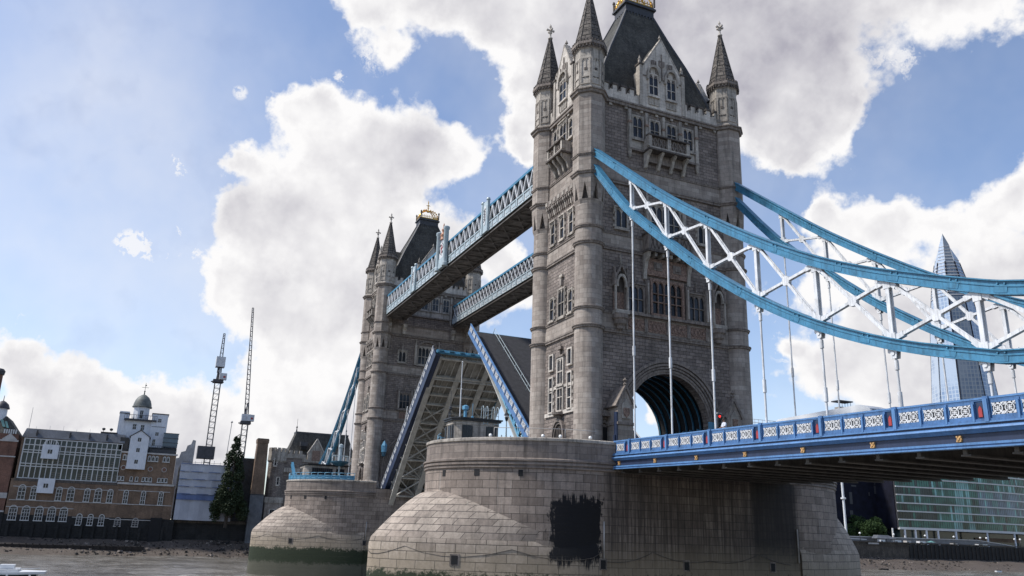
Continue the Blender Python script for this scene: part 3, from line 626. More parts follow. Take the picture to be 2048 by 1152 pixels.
    for sx, sy in ((1, 1), (1, -1), (-1, 1), (-1, -1), (0, 1), (0, -1)):
        pts = [(sx * 1.2 * math.cos(a) ** 1.0, sy * 1.85 * math.cos(a), 70.2 + 2.1 * math.sin(a) ** 0.9) for a in [PI / 2 * i / 6 for i in range(7)]]
        m.tube(pts, 0.085, 6)
        for q in pts[1:-1]: m.lathe(q[0], q[1], [(0, q[2]), (0.14, q[2] + 0.16), (0, q[2] + 0.36)], 6)
    cr = m.build('crest', ro)
    m = MB('gold'); m.lathe(0, 0, [(0.28, 72.0), (0.32, 72.2), (0.12, 72.4), (0.10, 72.9), (0.22, 73.0), (0.08, 73.1), (0.06, 74.0), (0.12, 74.1), (0.0, 74.8)], 8)
    m.bar((0, -0.42, 73.5), (0, 0.42, 73.5), 0.1); m.bar((-0.42, 0, 73.5), (0.42, 0, 73.5), 0.1); m.build('crest_finial', ro)
    for sx in (-1, 1):
        for sy in (-1, 1):
            m = MB('dark_moulding'); m.lathe(sx * 1.6, sy * 1.95, [(0.13, 70.05), (0.13, 71.2), (0.2, 71.25), (0.16, 71.5), (0.0, 71.7)], 8); m.build('corner_post', ro)
    # gabled dormers on all four sides
    for Fr, hw, zt, nwin, depth in ((FN, 2.75, 62.3, 2, 3.2), (FS, 2.75, 62.3, 2, 3.2), (FE, 2.1, 62.0, 1, 4.5), (FW, 2.1, 62.0, 1, 4.5)):
        m = MB('portland_light'); ze = 57.9
        m.fprism(Fr, [(-hw, 53.1), (hw, 53.1), (hw, ze), (0, zt), (-hw, ze)], -0.5, 0.12)
        m.use('portland')
        for sg in (-1, 1):
            m.bar(Fr.p(sg * (hw + 0.1), ze - 0.1, -0.2), Fr.p(0, zt + 0.12, -0.2), 0.72, 0.16)
            m.fb(Fr, *sorted((sg * (hw - 0.1), sg * (hw + 0.32))), 53.1, ze + 0.4, -0.45, 0.26); m.use('dark_moulding'); m.fb(Fr, *sorted((sg * (hw - 0.2), sg * (hw + 0.42))), ze + 0.4, ze + 0.6, -0.55, 0.36); m.use('portland')
            pinnacle(m, Fr, sg * (hw + 0.1), ze + 0.6, 1.2, -0.05, 0.26)
            for k in range(1, 5): f = k / 5; q = Fr.p(sg * hw * (1 - f), ze + (zt - ze) * f + 0.18, -0.1); m.lathe(q.x, q.y, [(0, q.z - 0.12), (0.14, q.z), (0, q.z + 0.16)], 6)
        m.lathe(*Fr.p(0, 0, -0.15)[:2], [(0.14, zt), (0.08, zt + 0.3), (0.2, zt + 0.4), (0.0, zt + 0.9)], 8)
        m.use('moulding_stone'); m.fb(Fr, -hw, hw, 57.0, 57.12, 0.1, 0.2)
        for k in range(-2, 3):
            if abs(k) * 0.8 < hw - 0.6: m.fb(Fr, k * 0.8 - 0.05, k * 0.8 + 0.05, 57.1, 60.4 - abs(k) * 1.1, 0.1, 0.24)
        m.use('moulding_stone'); m.fprism(Fr, [(-0.4, 59.5), (-0.4, 58.9), (0, 58.5), (0.4, 58.9), (0.4, 59.5)], 0.05, 0.20)
        for sg in (-1, 1): m.fb(Fr, sg * 1.2 - 0.22, sg * 1.2 + 0.22, 58.75, 59.3, 0.1, 0.28) if nwin == 2 else None
        m.use('slate')                                                     # dormer roof running back into the main roof
        back = -depth
        for sg in (-1, 1): m.face([Fr.p(sg * hw, ze, -0.5), Fr.p(0, zt, -0.5), Fr.p(0, zt, back), Fr.p(sg * hw, ze, back + 1.2)])
        m.use('portland')
        for sg in (-1, 1): m.face([Fr.p(sg * hw, 53.3, -0.5), Fr.p(sg * hw, ze, -0.5), Fr.p(sg * hw, ze, back + 1.2), Fr.p(sg * hw, 53.3, -0.5)])
        g = m.build('gable', t)
        for a in ((-1.2, 1.2) if nwin == 2 else (0,)):
            ww = 1.15 if nwin == 2 else 1.6
            gothic_window(g, Fr, a, 54.75, ww, 2.6, 2, (0.45,), frame=0.14, fm='portland_light', c=0.12, proud=0.16)
            m = MB('portland'); pt_arch(m, Fr, a, ww / 2 + 0.12, ww / 2 + 0.34, 56.6, 57.2, 58.3, 58.6, 0.1, 0.42)
            m.fb(Fr, a - ww / 2 - 0.1, a + ww / 2 + 0.1, 53.5, 54.3, 0.1, 0.2)
            for k in range(4): m.fb(Fr, a - ww / 2 + k * ww / 3 - 0.04, a - ww / 2 + k * ww / 3 + 0.04, 53.5, 54.3, 0.2, 0.27)
            m.build('window_canopy', g)
    # ---- top storey windows
    for Fr in (FN, FS):
        for a in (-3.35, -1.12, 1.12, 3.35): gothic_window(t, Fr, a, 48.95, 1.18, 2.55, 2, (0.52,), frame=0.2, fm='portland')
        m = MB('portland')
        for a in (-4.45, -2.24, 0, 2.24, 4.45):
            m.fb(Fr, a - 0.17, a + 0.17, 48.6, 52.2, 0.0, 0.34); m.use('carved_stone'); m.fb(Fr, a - 0.2, a + 0.2, 50.5, 50.75, 0.0, 0.42); m.use('portland')
        for sg in (-1, 1): m.fb(Fr, sg * 4.45 - 0.18, sg * 4.45 + 0.18, 47.2, 48.6, 0.0, 0.34); m.lathe(*Fr.p(sg * 4.45, 0, 0.2)[:2], [(0, 46.2), (0.14, 46.4), (0.2, 46.9), (0.24, 47.2)], 8)
        m.use('moulding_stone'); m.fb(Fr, -4.6, 4.6, 47.25, 47.5, 0, 0.36); m.fb(Fr, -4.5, 4.5, 48.55, 48.72, 0.0, 0.3)
        m.use('portland'); m.fb(Fr, -4.2, 4.2, 47.5, 48.55, 0.0, 0.12)
        m.build('window_pilasters', t)
        if Fr is FN:
            m = MB('portland'); m.fb(Fr, -2.6, 2.6, 47.45, 47.7, 0.1, 1.35); m.use('dark_moulding'); m.fb(Fr, -2.75, 2.75, 47.25, 47.45, 0.1, 1.5); m.use('portland')
            for a in (-2.5, 0, 2.5): m.fb(Fr, a - 0.2, a + 0.2, 47.7, 49.0, 0.85, 1.3)
            for sg in (-1, 1): m.fb(Fr, sg * 2.5 - 0.1, sg * 2.5 + 0.1, 47.7, 48.85, 0.1, 1.2)
            m.use('dark_moulding'); m.fb(Fr, -2.75, 2.75, 49.0, 49.15, 0.8, 1.4)
            m.use('moulding_stone')
            for a0 in (-2.3, 0.2):
                m.fb(Fr, a0, a0 + 2.1, 47.7, 48.98, 0.95, 1.02)
                for k in range(4): x0 = a0 + k * 0.525; m.bar(Fr.p(x0, 47.75, 1.12), Fr.p(x0 + 0.525, 48.95, 1.12), 0.09); m.bar(Fr.p(x0 + 0.525, 47.75, 1.12), Fr.p(x0, 48.95, 1.12), 0.09)
            m.use('portland')
            for a in (-2.45, -0.82, 0.82, 2.45):
                prof = [(0.05, 45.4), (0.30, 45.5), (0.55, 46.0), (0.85, 46.7), (1.3, 47.1), (1.3, 47.25), (0.05, 47.25)]
                m.prism([Fr.p(a - 0.16, z, c) for c, z in prof], Fr.u * 0.32)
            m.use('moulding_stone'); m.fb(Fr, -2.6, 2.6, 46.2, 47.24, 0.05, 0.45)
            m.build('balcony', t)
    # ---- third storey (37.5 - 42)
    for Fr in (FN, FS):
        for a in (-5.55, 5.0): gothic_window(t, Fr, a if Fr is FN else -a, 37.95, 1.3, 2.0, 2, (), frame=0.17, quoins=True, hood=True, fm='portland')
        gothic_window(t, Fr, 0, 37.9, 3.6, 3.3, 5, (0.45,), frame=0.25, fm='portland', hood=Fr is FN)
        if Fr is FS:
            m = MB('moulding_stone'); arch_ring(m, Fr, 2.0, 2.35, 2.0, 2.35, 40.3, 38.0, -0.05, 0.35, 14); m.build('arch_moulding', t)
        for sg in (-1, 1): m = MB('portland'); m.fb(Fr, sg * 2.35 - 0.2, sg * 2.35 + 0.2, 37.6, 41.6, 0.0, 0.4); pinnacle(m, Fr, sg * 2.35, 41.6, 1.2, 0.2, 0.22); m.build('pilaster', t)
        for a in (-5.55, 5.0): m = MB('portland'); pinnacle(m, Fr, a if Fr is FN else -a, 40.3, 1.3, 0.1, 0.14); m.build('pinnacle', t)
    m = MB('moulding_stone'); Fr = FN                                      # oriel balcony over the great window
    m.fb(Fr, -2.9, 2.9, 35.75, 37.5, 0.05, 1.15); m.use('dark_moulding'); m.fb(Fr, -3.05, 3.05, 35.5, 35.75, 0.05, 1.35); m.fb(Fr, -3.0, 3.0, 37.5, 37.7, 0.05, 1.28)
    m.use('moulding_stone')
    for a in (-2.8, -0.95, 0.95, 2.8): m.fb(Fr, a - 0.14, a + 0.14, 35.75, 37.5, 1.15, 1.25)
    m.use('dark_moulding')
    for a0 in (-2.6, -0.75, 1.15):
        for k in range(3): x0 = a0 + k * 0.5; m.bar(Fr.p(x0, 35.9, 1.17), Fr.p(x0 + 0.5, 37.4, 1.17), 0.08); m.bar(Fr.p(x0 + 0.5, 35.9, 1.17), Fr.p(x0, 37.4, 1.17), 0.08)
    m.build('oriel_balcony', t)
    m = MB('portland')
    for a in (-2.75, 2.75):
        prof = [(0.05, 32.6), (0.25, 32.7), (0.30, 33.6), (0.55, 34.5), (1.0, 35.1), (1.15, 35.5), (0.05, 35.5)]
        m.prism([Fr.p(a - 0.2, z, c) for c, z in prof], Fr.u * 0.4)
    for a in (-1.9, -1.0, 0, 1.0, 1.9): m.fb(Fr, a - 0.14, a + 0.14, 35.1, 35.5, 0.05, 1.1)
    m.use('carved_stone'); m.fb(Fr, -2.5, 2.5, 33.2, 35.1, 0.0, 0.28)
    m.use('moulding_stone')
    for a in (-1.2, 1.2): q = Fr.p(a, 34.2, 0.28); m.fb(Fr, a - 0.5, a + 0.5, 33.8, 34.7, 0.28, 0.36); m.fb(Fr, a - 0.3, a + 0.3, 34.0, 34.5, 0.36, 0.48)
    m.build('balcony_bracket', t)
    # ---- great window storey (28.8 - 33)
    for Fr in (FN, FS):
        gothic_window(t, Fr, -0.05, 29.1, 3.7, 3.5, 5, (0.36, 0.62), frame=0.28, fm='carved_stone' if Fr is FN else 'portland', proud=0.3)
        for a in (-3.95, 3.75): gothic_window(t, Fr, a, 29.0, 1.9, 2.7, 3, (0.5,), frame=0.2, fm='moulding_stone', hood=True, proud=0.22)
        m = MB('moulding_stone')
        for a in (-2.55, 2.45, -5.15, 4.95): m.fb(Fr, a - 0.2, a + 0.2, 28.6, 32.6, 0.0, 0.42); m.use('portland'); m.fb(Fr, a - 0.09, a + 0.09, 29.0, 32.2, 0.42, 0.5); m.use('moulding_stone')
        for a in (-3.95, 3.75): pinnacle(m, Fr, a, 32.2, 1.4, 0.12, 0.16)
        m.fb(Fr, -5.4, 5.2, 28.55, 28.8, 0.0, 0.5)
        m.build('pilasters', t)
        m = MB('carved_stone')                                             # carved frieze between the two string courses
        for a0, a1 in ((-4.9, -2.9), (-2.5, -0.2), (0.15, 2.4), (2.8, 4.8)):
            m.fb(Fr, a0, a1, 27.05, 28.3, 0.0, 0.10)
            k = a0 + 0.25
            while k < a1 - 0.2:
                z = 27.7; m.fprism(Fr, [(k - 0.2, z), (k, z - 0.42), (k + 0.2, z), (k, z + 0.42)], 0.1, 0.17); m.fprism(Fr, [(k + 0.05, z + .3), (k + 0.25, z + .08), (k + 0.42, z + .3), (k + 0.25, z + .5)], 0.1, 0.15)
                m.fprism(Fr, [(k + 0.05, z - .3), (k + 0.25, z - .5), (k + 0.42, z - .3), (k + 0.25, z - .08)], 0.1, 0.15); k += 0.5
        m.use('moulding_stone')
        for a0, a1 in ((-5.1, -4.9), (-2.9, -2.5), (-0.2, 0.15), (2.4, 2.8), (4.8, 5.0)): m.fb(Fr, a0, a1, 26.95, 28.4, 0.0, 0.2)
        m.build('frieze', t)
        for a in ((-5.95, 6.25) if Fr is FN else ()):                      # canopied niches
            m = MB('moulding_stone')
            q = Fr.p(a, 0, 0.35); m.lathe(q.x, q.y, [(0.0, 26.7), (0.35, 26.85), (0.4, 27.15), (0.62, 27.35), (0.68, 27.75), (0.85, 27.9), (0.85, 28.35)], 10)
            m.use('portland'); m.fb(Fr, a - 0.8, a + 0.8, 28.35, 28.75, 0.0, 0.95)
            for sg in (-1, 1): m.use('portland'); m.fb(Fr, a + sg * 0.72 - 0.09, a + sg * 0.72 + 0.09, 28.75, 31.3, 0.62, 0.82); m.use('moulding_stone'); m.fb(Fr, a + sg * 0.75 - 0.14, a + sg * 0.75 + 0.14, 31.3, 32.6, 0.3, 0.86); pinnacle(m, Fr, a + sg * 0.75, 32.6, 1.3, 0.6, 0.2)
            m.use('dark_moulding'); m.fb(Fr, a - 0.62, a + 0.62, 30.8, 33.0, 0.0, 0.2)
            m.use('carved_stone'); m.fb(Fr, a - 0.62, a + 0.62, 28.75, 30.8, 0.0, 0.14)
            m.use('portland'); pt_arch(m, Fr, a, 0.42, 0.62, 31.2, 31.5, 32.3, 32.6, 0.6, 0.85, 5)
            m.use('moulding_stone')
            for sg in (-1, 1): m.bar(Fr.p(a + sg * 0.85, 31.9, 0.6), Fr.p(a, 33.6, 0.6), 0.5, 0.16)
            m.use('portland'); pinnacle(m, Fr, a, 33.5, 1.5, 0.6, 0.16); m.build('niche', t)
    # ---- side faces
    for Fr in (FE, FW):
        s = 1
        m = MB('portland_light'); m.fb(Fr, -3.35, 3.35, 18.55, 18.95, 0.0, 0.16); m.fb(Fr, -2.7, 2.9, 21.3, 21.6, 0.0, 0.11); m.fb(Fr, -0.55, 0.75, 18.95, 21.3, 0.0, 0.02)
        m.build('window_band', t); m = MB('moulding_stone'); m.lathe(*Fr.p(0.1, 0, 0.15)[:2], [(0.0, 17.95), (0.25, 18.1), (0.45, 18.4), (0.75, 18.5), (0.8, 18.75)], 10)
        m.build('carved_corbel', t); m = MB('moulding_stone'); m.fb(Fr, -0.75, 0.95, 24.55, 24.75, 0.0, 0.3); pinnacle(m, Fr, 0.1, 24.75, 1.5, 0.15, 0.2); m.fb(Fr, -0.35, 0.55, 25.35, 25.65, 0.0, 0.35)
        m.build('carved_corbel', t)
        gothic_window(t, Fr, 0.1, 21.75, 1.15, 2.6, 2, (0.5,), frame=0.16, fm='portland_light'); gothic_window(t, Fr, 0.1, 19.0, 1.15, 2.2, 2, (0.62,), frame=0.16, fm='portland_light', head=0, sill=False)
        for a in (-2.0, 2.15):
            gothic_window(t, Fr, a, 23.5, 0.72, 1.55, 1, (), frame=0.17, fm='portland_light', head=0, sill=False)
            gothic_window(t, Fr, a, 19.0, 0.72, 3.6, 1, (0.58, 0.3), frame=0.16, fm='portland_light', quoins=True, head=0, sill=False)
        m = MB('moulding_stone'); pt_arch(m, Fr, 0.0, 0.95, 1.12, ZB, 16.3, 17.6, 17.85, 0, 0.22); pt_arch(m, Fr, 0.0, 1.12, 1.32, ZB, 16.3, 17.85, 18.15, 0, 0.36)
        d = m.build('doorway', t)
        m = MB('wood_dark'); m.fprism(Fr, [(-0.95, ZB), (0.95, ZB), (0.95, 16.3), (0.75, 17.0), (0, 17.7), (-0.75, 17.0), (-0.95, 16.3)], -0.05, 0.06); m.use('portland'); m.fb(Fr, -0.95, 0.95, 14.9, 15.7, 0.05, 0.12); m.use('dark_moulding')
        for k in range(4): m.fb(Fr, -0.6 + k * 0.4 - 0.04, -0.6 + k * 0.4 + 0.04, 15.7, 17.2, 0.05, 0.12)
        m.build('door', d)
        for a in (-2.2, 2.3): gothic_window(t, Fr, a, 14.6, 0.8, 1.2, 1, (), frame=0.14, head=0, fm='portland')
        # second group
        gothic_window(t, Fr, 0.15, 28.95, 1.3, 3.0, 2, (0.5,), frame=0.17, fm='portland', quoins=True)
        for a in (-2.05, 2.2): gothic_window(t, Fr, a, 29.0, 0.8, 2.4, 1, (0.5,), frame=0.15, fm='portland', quoins=True)
        m = MB('portland'); pinnacle(m, Fr, 0.15, 32.3, 1.7, 0.2, 0.2); m.fb(Fr, -0.2, 0.5, 33.3, 33.55, 0, 0.3); m.build('carved_bracket', t)
        for a in (-2.1, 0.1, 2.2): gothic_window(t, Fr, a, 37.75, 0.8, 2.5, 1, (0.5,), frame=0.15, fm='portland', quoins=True, hood=True)
        m = MB('moulding_stone'); m.fb(Fr, -3.3, 3.3, 42.35, 43.0, 0.0, 0.55)
        for k in range(15):
            a = -3.1 + k * 0.44; m.use('portland' if k % 3 == 0 else 'moulding_stone'); m.prism([Fr.p(a - 0.11, z, c) for c, z in ((0.0, 41.1), (0.18, 41.2), (0.28, 41.8), (0.5, 42.0), (0.5, 42.35), (0.0, 42.35))], Fr.u * 0.22)
        m.use('portland')
        for k in range(7): a = -3.0 + k * 1.0; m.fb(Fr, a - 0.25, a + 0.25, 42.5, 42.95, 0.5, 0.62)
        m.build('machicolation', t)
        gothic_window(t, Fr, 0.0, 48.9, 1.5, 2.9, 2, (0.5,), frame=0.2, fm='portland', hood=True)
        for a in (-1.9, 1.9): gothic_window(t, Fr, a, 49.3, 0.75, 2.2, 1, (0.5,), frame=0.15, fm='portland', quoins=True)
        m = MB('portland'); m.fb(Fr, -1.75, 1.75, 47.4, 47.65, 0.05, 1.25); m.use('dark_moulding'); m.fb(Fr, -1.9, 1.9, 47.2, 47.4, 0.05, 1.4); m.fb(Fr, -1.9, 1.9, 48.75, 48.92, 0.85, 1.35)
        m.use('portland')
        for a in (-1.65, 0, 1.65): m.fb(Fr, a - 0.16, a + 0.16, 47.65, 48.75, 0.9, 1.22)
        for sg in (-1, 1): m.fb(Fr, sg * 1.65 - 0.1, sg * 1.65 + 0.1, 47.65, 48.75, 0.05, 0.95)
        m.use('moulding_stone')
        for k in range(6): x0 = -1.5 + k * 0.5; m.bar(Fr.p(x0, 47.7, 1.05), Fr.p(x0 + 0.5, 48.7, 1.05), 0.09); m.bar(Fr.p(x0 + 0.5, 47.7, 1.05), Fr.p(x0, 48.7, 1.05), 0.09)
        m.use('portland')
        for a in (-1.55, -0.5, 0.5, 1.55): m.prism([Fr.p(a - 0.15, z, c) for c, z in ((0.0, 45.4), (0.3, 45.6), (0.5, 46.3), (1.1, 46.9), (1.2, 47.2), (0.0, 47.2))], Fr.u * 0.3)
        m.build('balcony', t)
    # gabled porches either side of the road arch (land side)
    for a in (-6.45, 6.45):
        Fr = FN; m = MB('granite_smooth'); m.fprism(Fr, [(a - 0.85, ZB), (a + 0.85, ZB), (a + 0.85, 18.9), (a, 20.5), (a - 0.85, 18.9)], 0.0, 2.05)
        m.use('moulding_stone'); m.fb(Fr, a - 0.97, a + 0.97, 17.0, 17.25, 0, 2.2); m.fb(Fr, a - 0.92, a + 0.92, 15.3, 15.5, 0, 2.15)
        for sg in (-1, 1): m.bar(Fr.p(a + sg * 1.1, 18.7, 1.05), Fr.p(a, 20.75, 1.05), 2.3, 0.22)
        m.use('portland'); m.fprism(Fr, [(a - 0.45, 17.6), (a + 0.45, 17.6), (a + 0.45, 18.9), (a, 19.5), (a - 0.45, 18.9)], 2.05, 2.17); m.use('carved_stone'); m.fprism(Fr, [(a - 0.3, 18.6), (a - 0.3, 18.0), (a, 17.65), (a + 0.3, 18.0), (a + 0.3, 18.6)], 2.17, 2.3)
        q = Fr.p(a, 0, 2.0); m.use('moulding_stone'); m.lathe(q.x, q.y, [(0.1, 20.7), (0.22, 20.95), (0.08, 21.1), (0.25, 21.3), (0.0, 21.6)], 6)
        m.build('porch', t)
    m = MB('dark_moulding'); Fr = FN
    for sg in (-1, 1):
        a0, a1 = sorted((sg * 7.35, sg * 8.1)); m.use('black_void'); m.fb(Fr, a0 + .1, a1 + .2, ZB, 16.9, 0, 0.06); m.use('moulding_stone'); m.fb(Fr, a0 - 0.1, a1 + 0.5, 17.9, 18.15, 0, 0.7); m.fb(Fr, a0, a1 + 0.4, 18.15, 18.45, 0, 0.5); m.fb(Fr, a0 - .1, a0 + 0.1, ZB, 17.2, 0, 0.3)
        arch_ring(m, Fr, 0.4, 0.55, 0.4, 0.55, 16.9, 16.8, 0, 0.2, 8, (a0 + a1) / 2)
    m.build('side_arch', t)
    m = MB('sky_blue'); m.box(5.5, 5.75, 4.72, 5.75, ZB, 18.4); m.build('control_box', t)
    m = MB('navy_paint'); m.box(7.0, 7.5, -7.45, -7.32, ZB, 18.2); m.box(7.1, 7.35, -7.6, -7.45, ZB, 16.0); m.build('service_panel', t)
    # corbels that carry the walkways on the river side
    for y in (-8.1, -5.0, 5.0, 8.1):
        m = MB('portland'); Fr = FS; m.prism([Fr.p(-y - 0.35, z, c) for c, z in ((0, 43.3), (0.5, 43.4), (0.6, 44.2), (1.0, 44.6), (1.05, 45.3), (0, 45.3))], Fr.u * 0.7); m.build('walkway_corbel', t)
    return t
near_tower = make_tower()
far_tower = dup(near_tower)
far_tower.location = (-81.36, 0, ZB); far_tower.rotation_euler = (0, 0, PI)
far_tower['label'] = 'far gothic tower beyond the raised leaves, with its gold roof crest in view'
# ------------------------------------------------------------------ piers
PX = 10.65
def sup(a, b, e, n=28):
    """end outline from (+a, -11) round the nose (0, -11-b) to (-a, -11)"""
    out = []
    for i in range(n + 1):
        th = PI * i / n; c, s_ = math.cos(th), math.sin(th)
        out.append((a * (1 if c >= 0 else -1) * abs(c) ** (2 / e), -11 - b * abs(s_) ** (2 / e)))
    return out
def make_pier(cx, label):
    t = thing('bridge_pier', (cx, 0, -2.5), label, 'pier', 'granite river piers of the bridge')
    drum = sup(PX, 12.3, 1.85); base = sup(PX + 0.02, 17.4, 1.45)
    for sg, nm in ((1, 0), (-1, 1)):
        T = lambda q: (cx + q[0] * sg, q[1] * sg)
        path = [T(q) for q in [(PX, -9.5)] + drum + [(-PX, -9.5)]]
        path = path[::-1]
        m = MB('pier_granite'); path2 = [T(q) for q in [(PX, 0.0)] + drum + [(-PX, 0.0)]][::-1]
        m.sweep(path2, [(0.0, -2.5), (0.0, 12.25)]); m.build('pier_wall', t)
        m = MB('pier_top'); m.sweep(path, [(0.0, 13.0), (0.0, 14.62), (-0.75, 14.62), (-0.75, 13.6)]); m.build('parapet', t)
        m = MB('pier_top'); m.sweep(path, [(0.0, 12.2), (0.08, 12.22), (0.14, 12.28), (0.14, 12.42), (0.06, 12.46), (0.06, 12.5), (0.20, 12.56), (0.20, 12.72), (0.10, 12.78), (0.10, 12.82), (0.27, 12.88), (0.27, 13.02), (0.0, 13.14)])
        m.build('string_course', t)
        m = MB('portland'); m.sweep(path, [(0.02, 14.60), (0.12, 14.64), (0.12, 14.86), (-0.05, 14.93), (-0.85, 14.93), (-0.85, 14.6)]); m.build('coping', t)
        # cutwater
        m = MB('cutwater_granite'); B = [T(q) for q in base]; Dm = [T(q) for q in drum]; n = len(B)
        u = [0.0]
        for a, b in zip(B, B[1:]): u.append(u[-1] + math.hypot(b[0] - a[0], b[1] - a[1]))
        NS = 9; rows = []
        # the dome only sits on the drum over part of its flank
        for k in range(NS + 1):
            s_ = k / NS; row = []
            for i in range(n):
                dd = math.hypot(B[i][0] - Dm[i][0], B[i][1] - Dm[i][1]); h = 4.15 * min(1.0, dd / 4.8) ** 0.85
                row.append((lerp(B[i][0], Dm[i][0], s_), lerp(B[i][1], Dm[i][1], s_), 6.15 + h * (1 - (1 - s_) ** 1.35)))
            rows.append(row)
        vv = 0
        for k in range(NS):
            for i in range(n - 1):
                q = [rows[k][i], rows[k][i + 1], rows[k + 1][i + 1], rows[k + 1][i]]; V_ = lambda z: 6.48 + (z - 6.15) * 1.25
                uv = [(u[i], V_(q[0][2])), (u[i + 1], V_(q[1][2])), (u[i + 1], V_(q[2][2])), (u[i], V_(q[3][2]))]
                if sg < 0 or True: m.face(q[::-1], uv[::-1], True)
        bp = B[::-1]
        m.sweep(bp, [(0.0, 6.16), (0.16, 5.62), (0.16, -2.5)][::-1]); m.build('cutwater', t)
        if sg == 1:
            m = MB('black_void')
            for yy, xx in ((-20.6, 5.9), (-22.6, 3.2), (-23.1, 1.4)):
                pass
            m2 = MB('black_void')
            Fx = F((cx + PX, 0, 0), (0, 1, 0), (1, 0, 0))
            for y in (-10.9, -2.2, 7.6): m2 = MB('black_void'); m2.use('moulding_stone'); m2.fb(Fx, y - 0.36, y + 0.36, 4.0, 4.95, 0.0, 0.05 if abs(y) < 10 else 0.2); m2.use('black_void'); m2.fb(Fx, y - 0.24, y + 0.24, 4.1, 4.82, 0.0, 0.07 if abs(y) < 10 else 0.23); m2.build('mooring_recess', t)
            m2 = MB('black_void')
            for i in range(2, 8):
                if B[i][1] - 0 < -20.5: break
            pa_, pb_ = Vector((*B[i], 0)), Vector((*B[i + 1], 0)); u2 = (pb_ - pa_).normalized(); nn = Vector((-u2.y, u2.x, 0)); nn = nn if nn.dot((pa_ + pb_) / 2 - Vector((cx, -11, 0))) > 0 else -nn
            Fq = F((pa_ + pb_) / 2, u2, nn); m2.use('moulding_stone'); m2.fb(Fq, -0.42, 0.42, 4.0, 4.95, -0.3, 0.20); m2.use('black_void'); m2.fb(Fq, -0.28, 0.28, 4.1, 4.82, -0.2, 0.23)
            m2.build('mooring_recess', t)
            m2 = MB('black_void'); Fq = F((cx, 0, 0), (1, 0, 0), (0, -1, 0))
            for i, hw in ((5, 0.2), (8, 0.26), (11, 0.2), (16, 0.2), (20, 0.22)):
                a, b = Vector((*Dm[i], 0)), Vector((*Dm[i + 1], 0)); mid = (a + b) / 2; u2 = (b - a).normalized(); nn = Vector((-u2.y, u2.x, 0)); nn = nn if nn.dot(mid - Vector((cx, -11, 0))) > 0 else -nn
                Fd = F(mid, u2, nn); m2 = MB('black_void'); m2.fb(Fd, -hw, hw, 11.55, 12.1, -0.2, 0.03); m2.build('drain_opening', t)
            for yp in (-10.75, 10.75): m2 = MB('concrete_pale'); m2.tube([(cx + PX + 0.12, yp, 4.9), (cx + PX + 0.12, yp, 8.0)], 0.07, 6); m2.build('tide_pole', t)
            m2 = MB('dark_steel')
            pts = []
            for y0, y1, z0, z1 in ((-10.9, -5.77, 4.75, 5.54), (-5.77, 0.4, 5.54, 4.9), (0.4, 6.0, 4.9, 5.6), (6.0, 12, 5.6, 4.8)):
                for k in range(8): f = k / 8; pts.append((cx + PX + 0.06 + (0.17 if lerp(y0, y1, f) < -11 else 0), lerp(y0, y1, f), lerp(z0, z1, f) - 0.7 * 4 * f * (1 - f) * 0.6))
            m2.tube(pts[:-2], 0.024, 5)
            pts = []
            bb = B[0:16]
            for i, (x, y) in enumerate(bb):
                o = Vector((x - cx, (y + 11) * 1.6, 0)).normalized() * 0.2; f = (i % 5) / 5; z = 5.45 - 0.75 * 4 * f * (1 - f)
                pts.append((x + o.x, y + o.y, z))
            m2.tube(pts, 0.024, 5); m2.build('mooring_chain', t)
    m = MB('asphalt'); fl = [(cx + q[0] * 0.985, q[1]) for q in drum] + [(cx - q[0] * 0.985, -q[1]) for q in drum]
    m.face([(x, y, 13.75) for x, y in fl][::-1]); m.build('pier_floor', t)
    for sg in (-1, 1): m = MB('pier_top'); m.box(*sorted((cx + sg * (PX - 0.9), cx + sg * (PX - 0.02))), -9.45, 9.45, 11.9, 13.7); m.build('abutment_ledge', t)
    return t
pier_a = make_pier(0, 'big granite pier in the foreground with a black soot patch beside the deck')
pier_b = make_pier(-81.36, 'farther granite pier on the left with green algae and the blue railing on top')

# ------------------------------------------------------------------ pierced parapet
_pm = {}
def tracery(key, w, h):
    if key in _pm: return _pm[key]
    m = MB('white_paint'); Fr = F((0, 0, 0), (1, 0, 0), (0, -1, 0)); hw, hh = w / 2, h / 2
    for sx in (-1, 1):
        cx = sx * w / 4; r = min(w / 4, hh)
        K = 14; rx, ry = w / 4 * 0.98, hh * 0.98
        for k in range(K):
            a, b = 2 * PI * k / K, 2 * PI * (k + 1) / K
            m.bar(Fr.p(cx + rx * 0.78 * math.cos(a), ry * 0.78 * math.sin(a), 0), Fr.p(cx + rx * 0.78 * math.cos(b), ry * 0.78 * math.sin(b), 0), 0.075, 0.05)
        for s1 in (-1, 1):
            for s2 in (-1, 1):
                m.bar(Fr.p(cx + s1 * rx, s2 * ry, 0), Fr.p(cx + s1 * rx * 0.22, s2 * ry * 0.22, 0), 0.10, 0.05)
                m.fprism(Fr, [(cx + s1 * rx, s2 * ry), (cx + s1 * rx, s2 * ry * 0.45), (cx + s1 * rx * 0.62, s2 * ry * 0.62), (cx + s1 * rx * 0.45, s2 * ry)], -0.02, 0.02)
        m.bar(Fr.p(cx - rx * 0.45, 0, 0), Fr.p(cx + rx * 0.45, 0, 0), 0.10, 0.05); m.bar(Fr.p(cx, -ry * 0.45, 0), Fr.p(cx, ry * 0.45, 0), 0.10, 0.05)
        for a, b in ((0, 1), (0, -1)): m.fprism(Fr, [(cx - 0.09, b * ry), (cx + 0.09, b * ry), (cx, b * ry * 0.6)], -0.02, 0.02)
    _pm[key] = m.mesh('lattice'); return _pm[key]
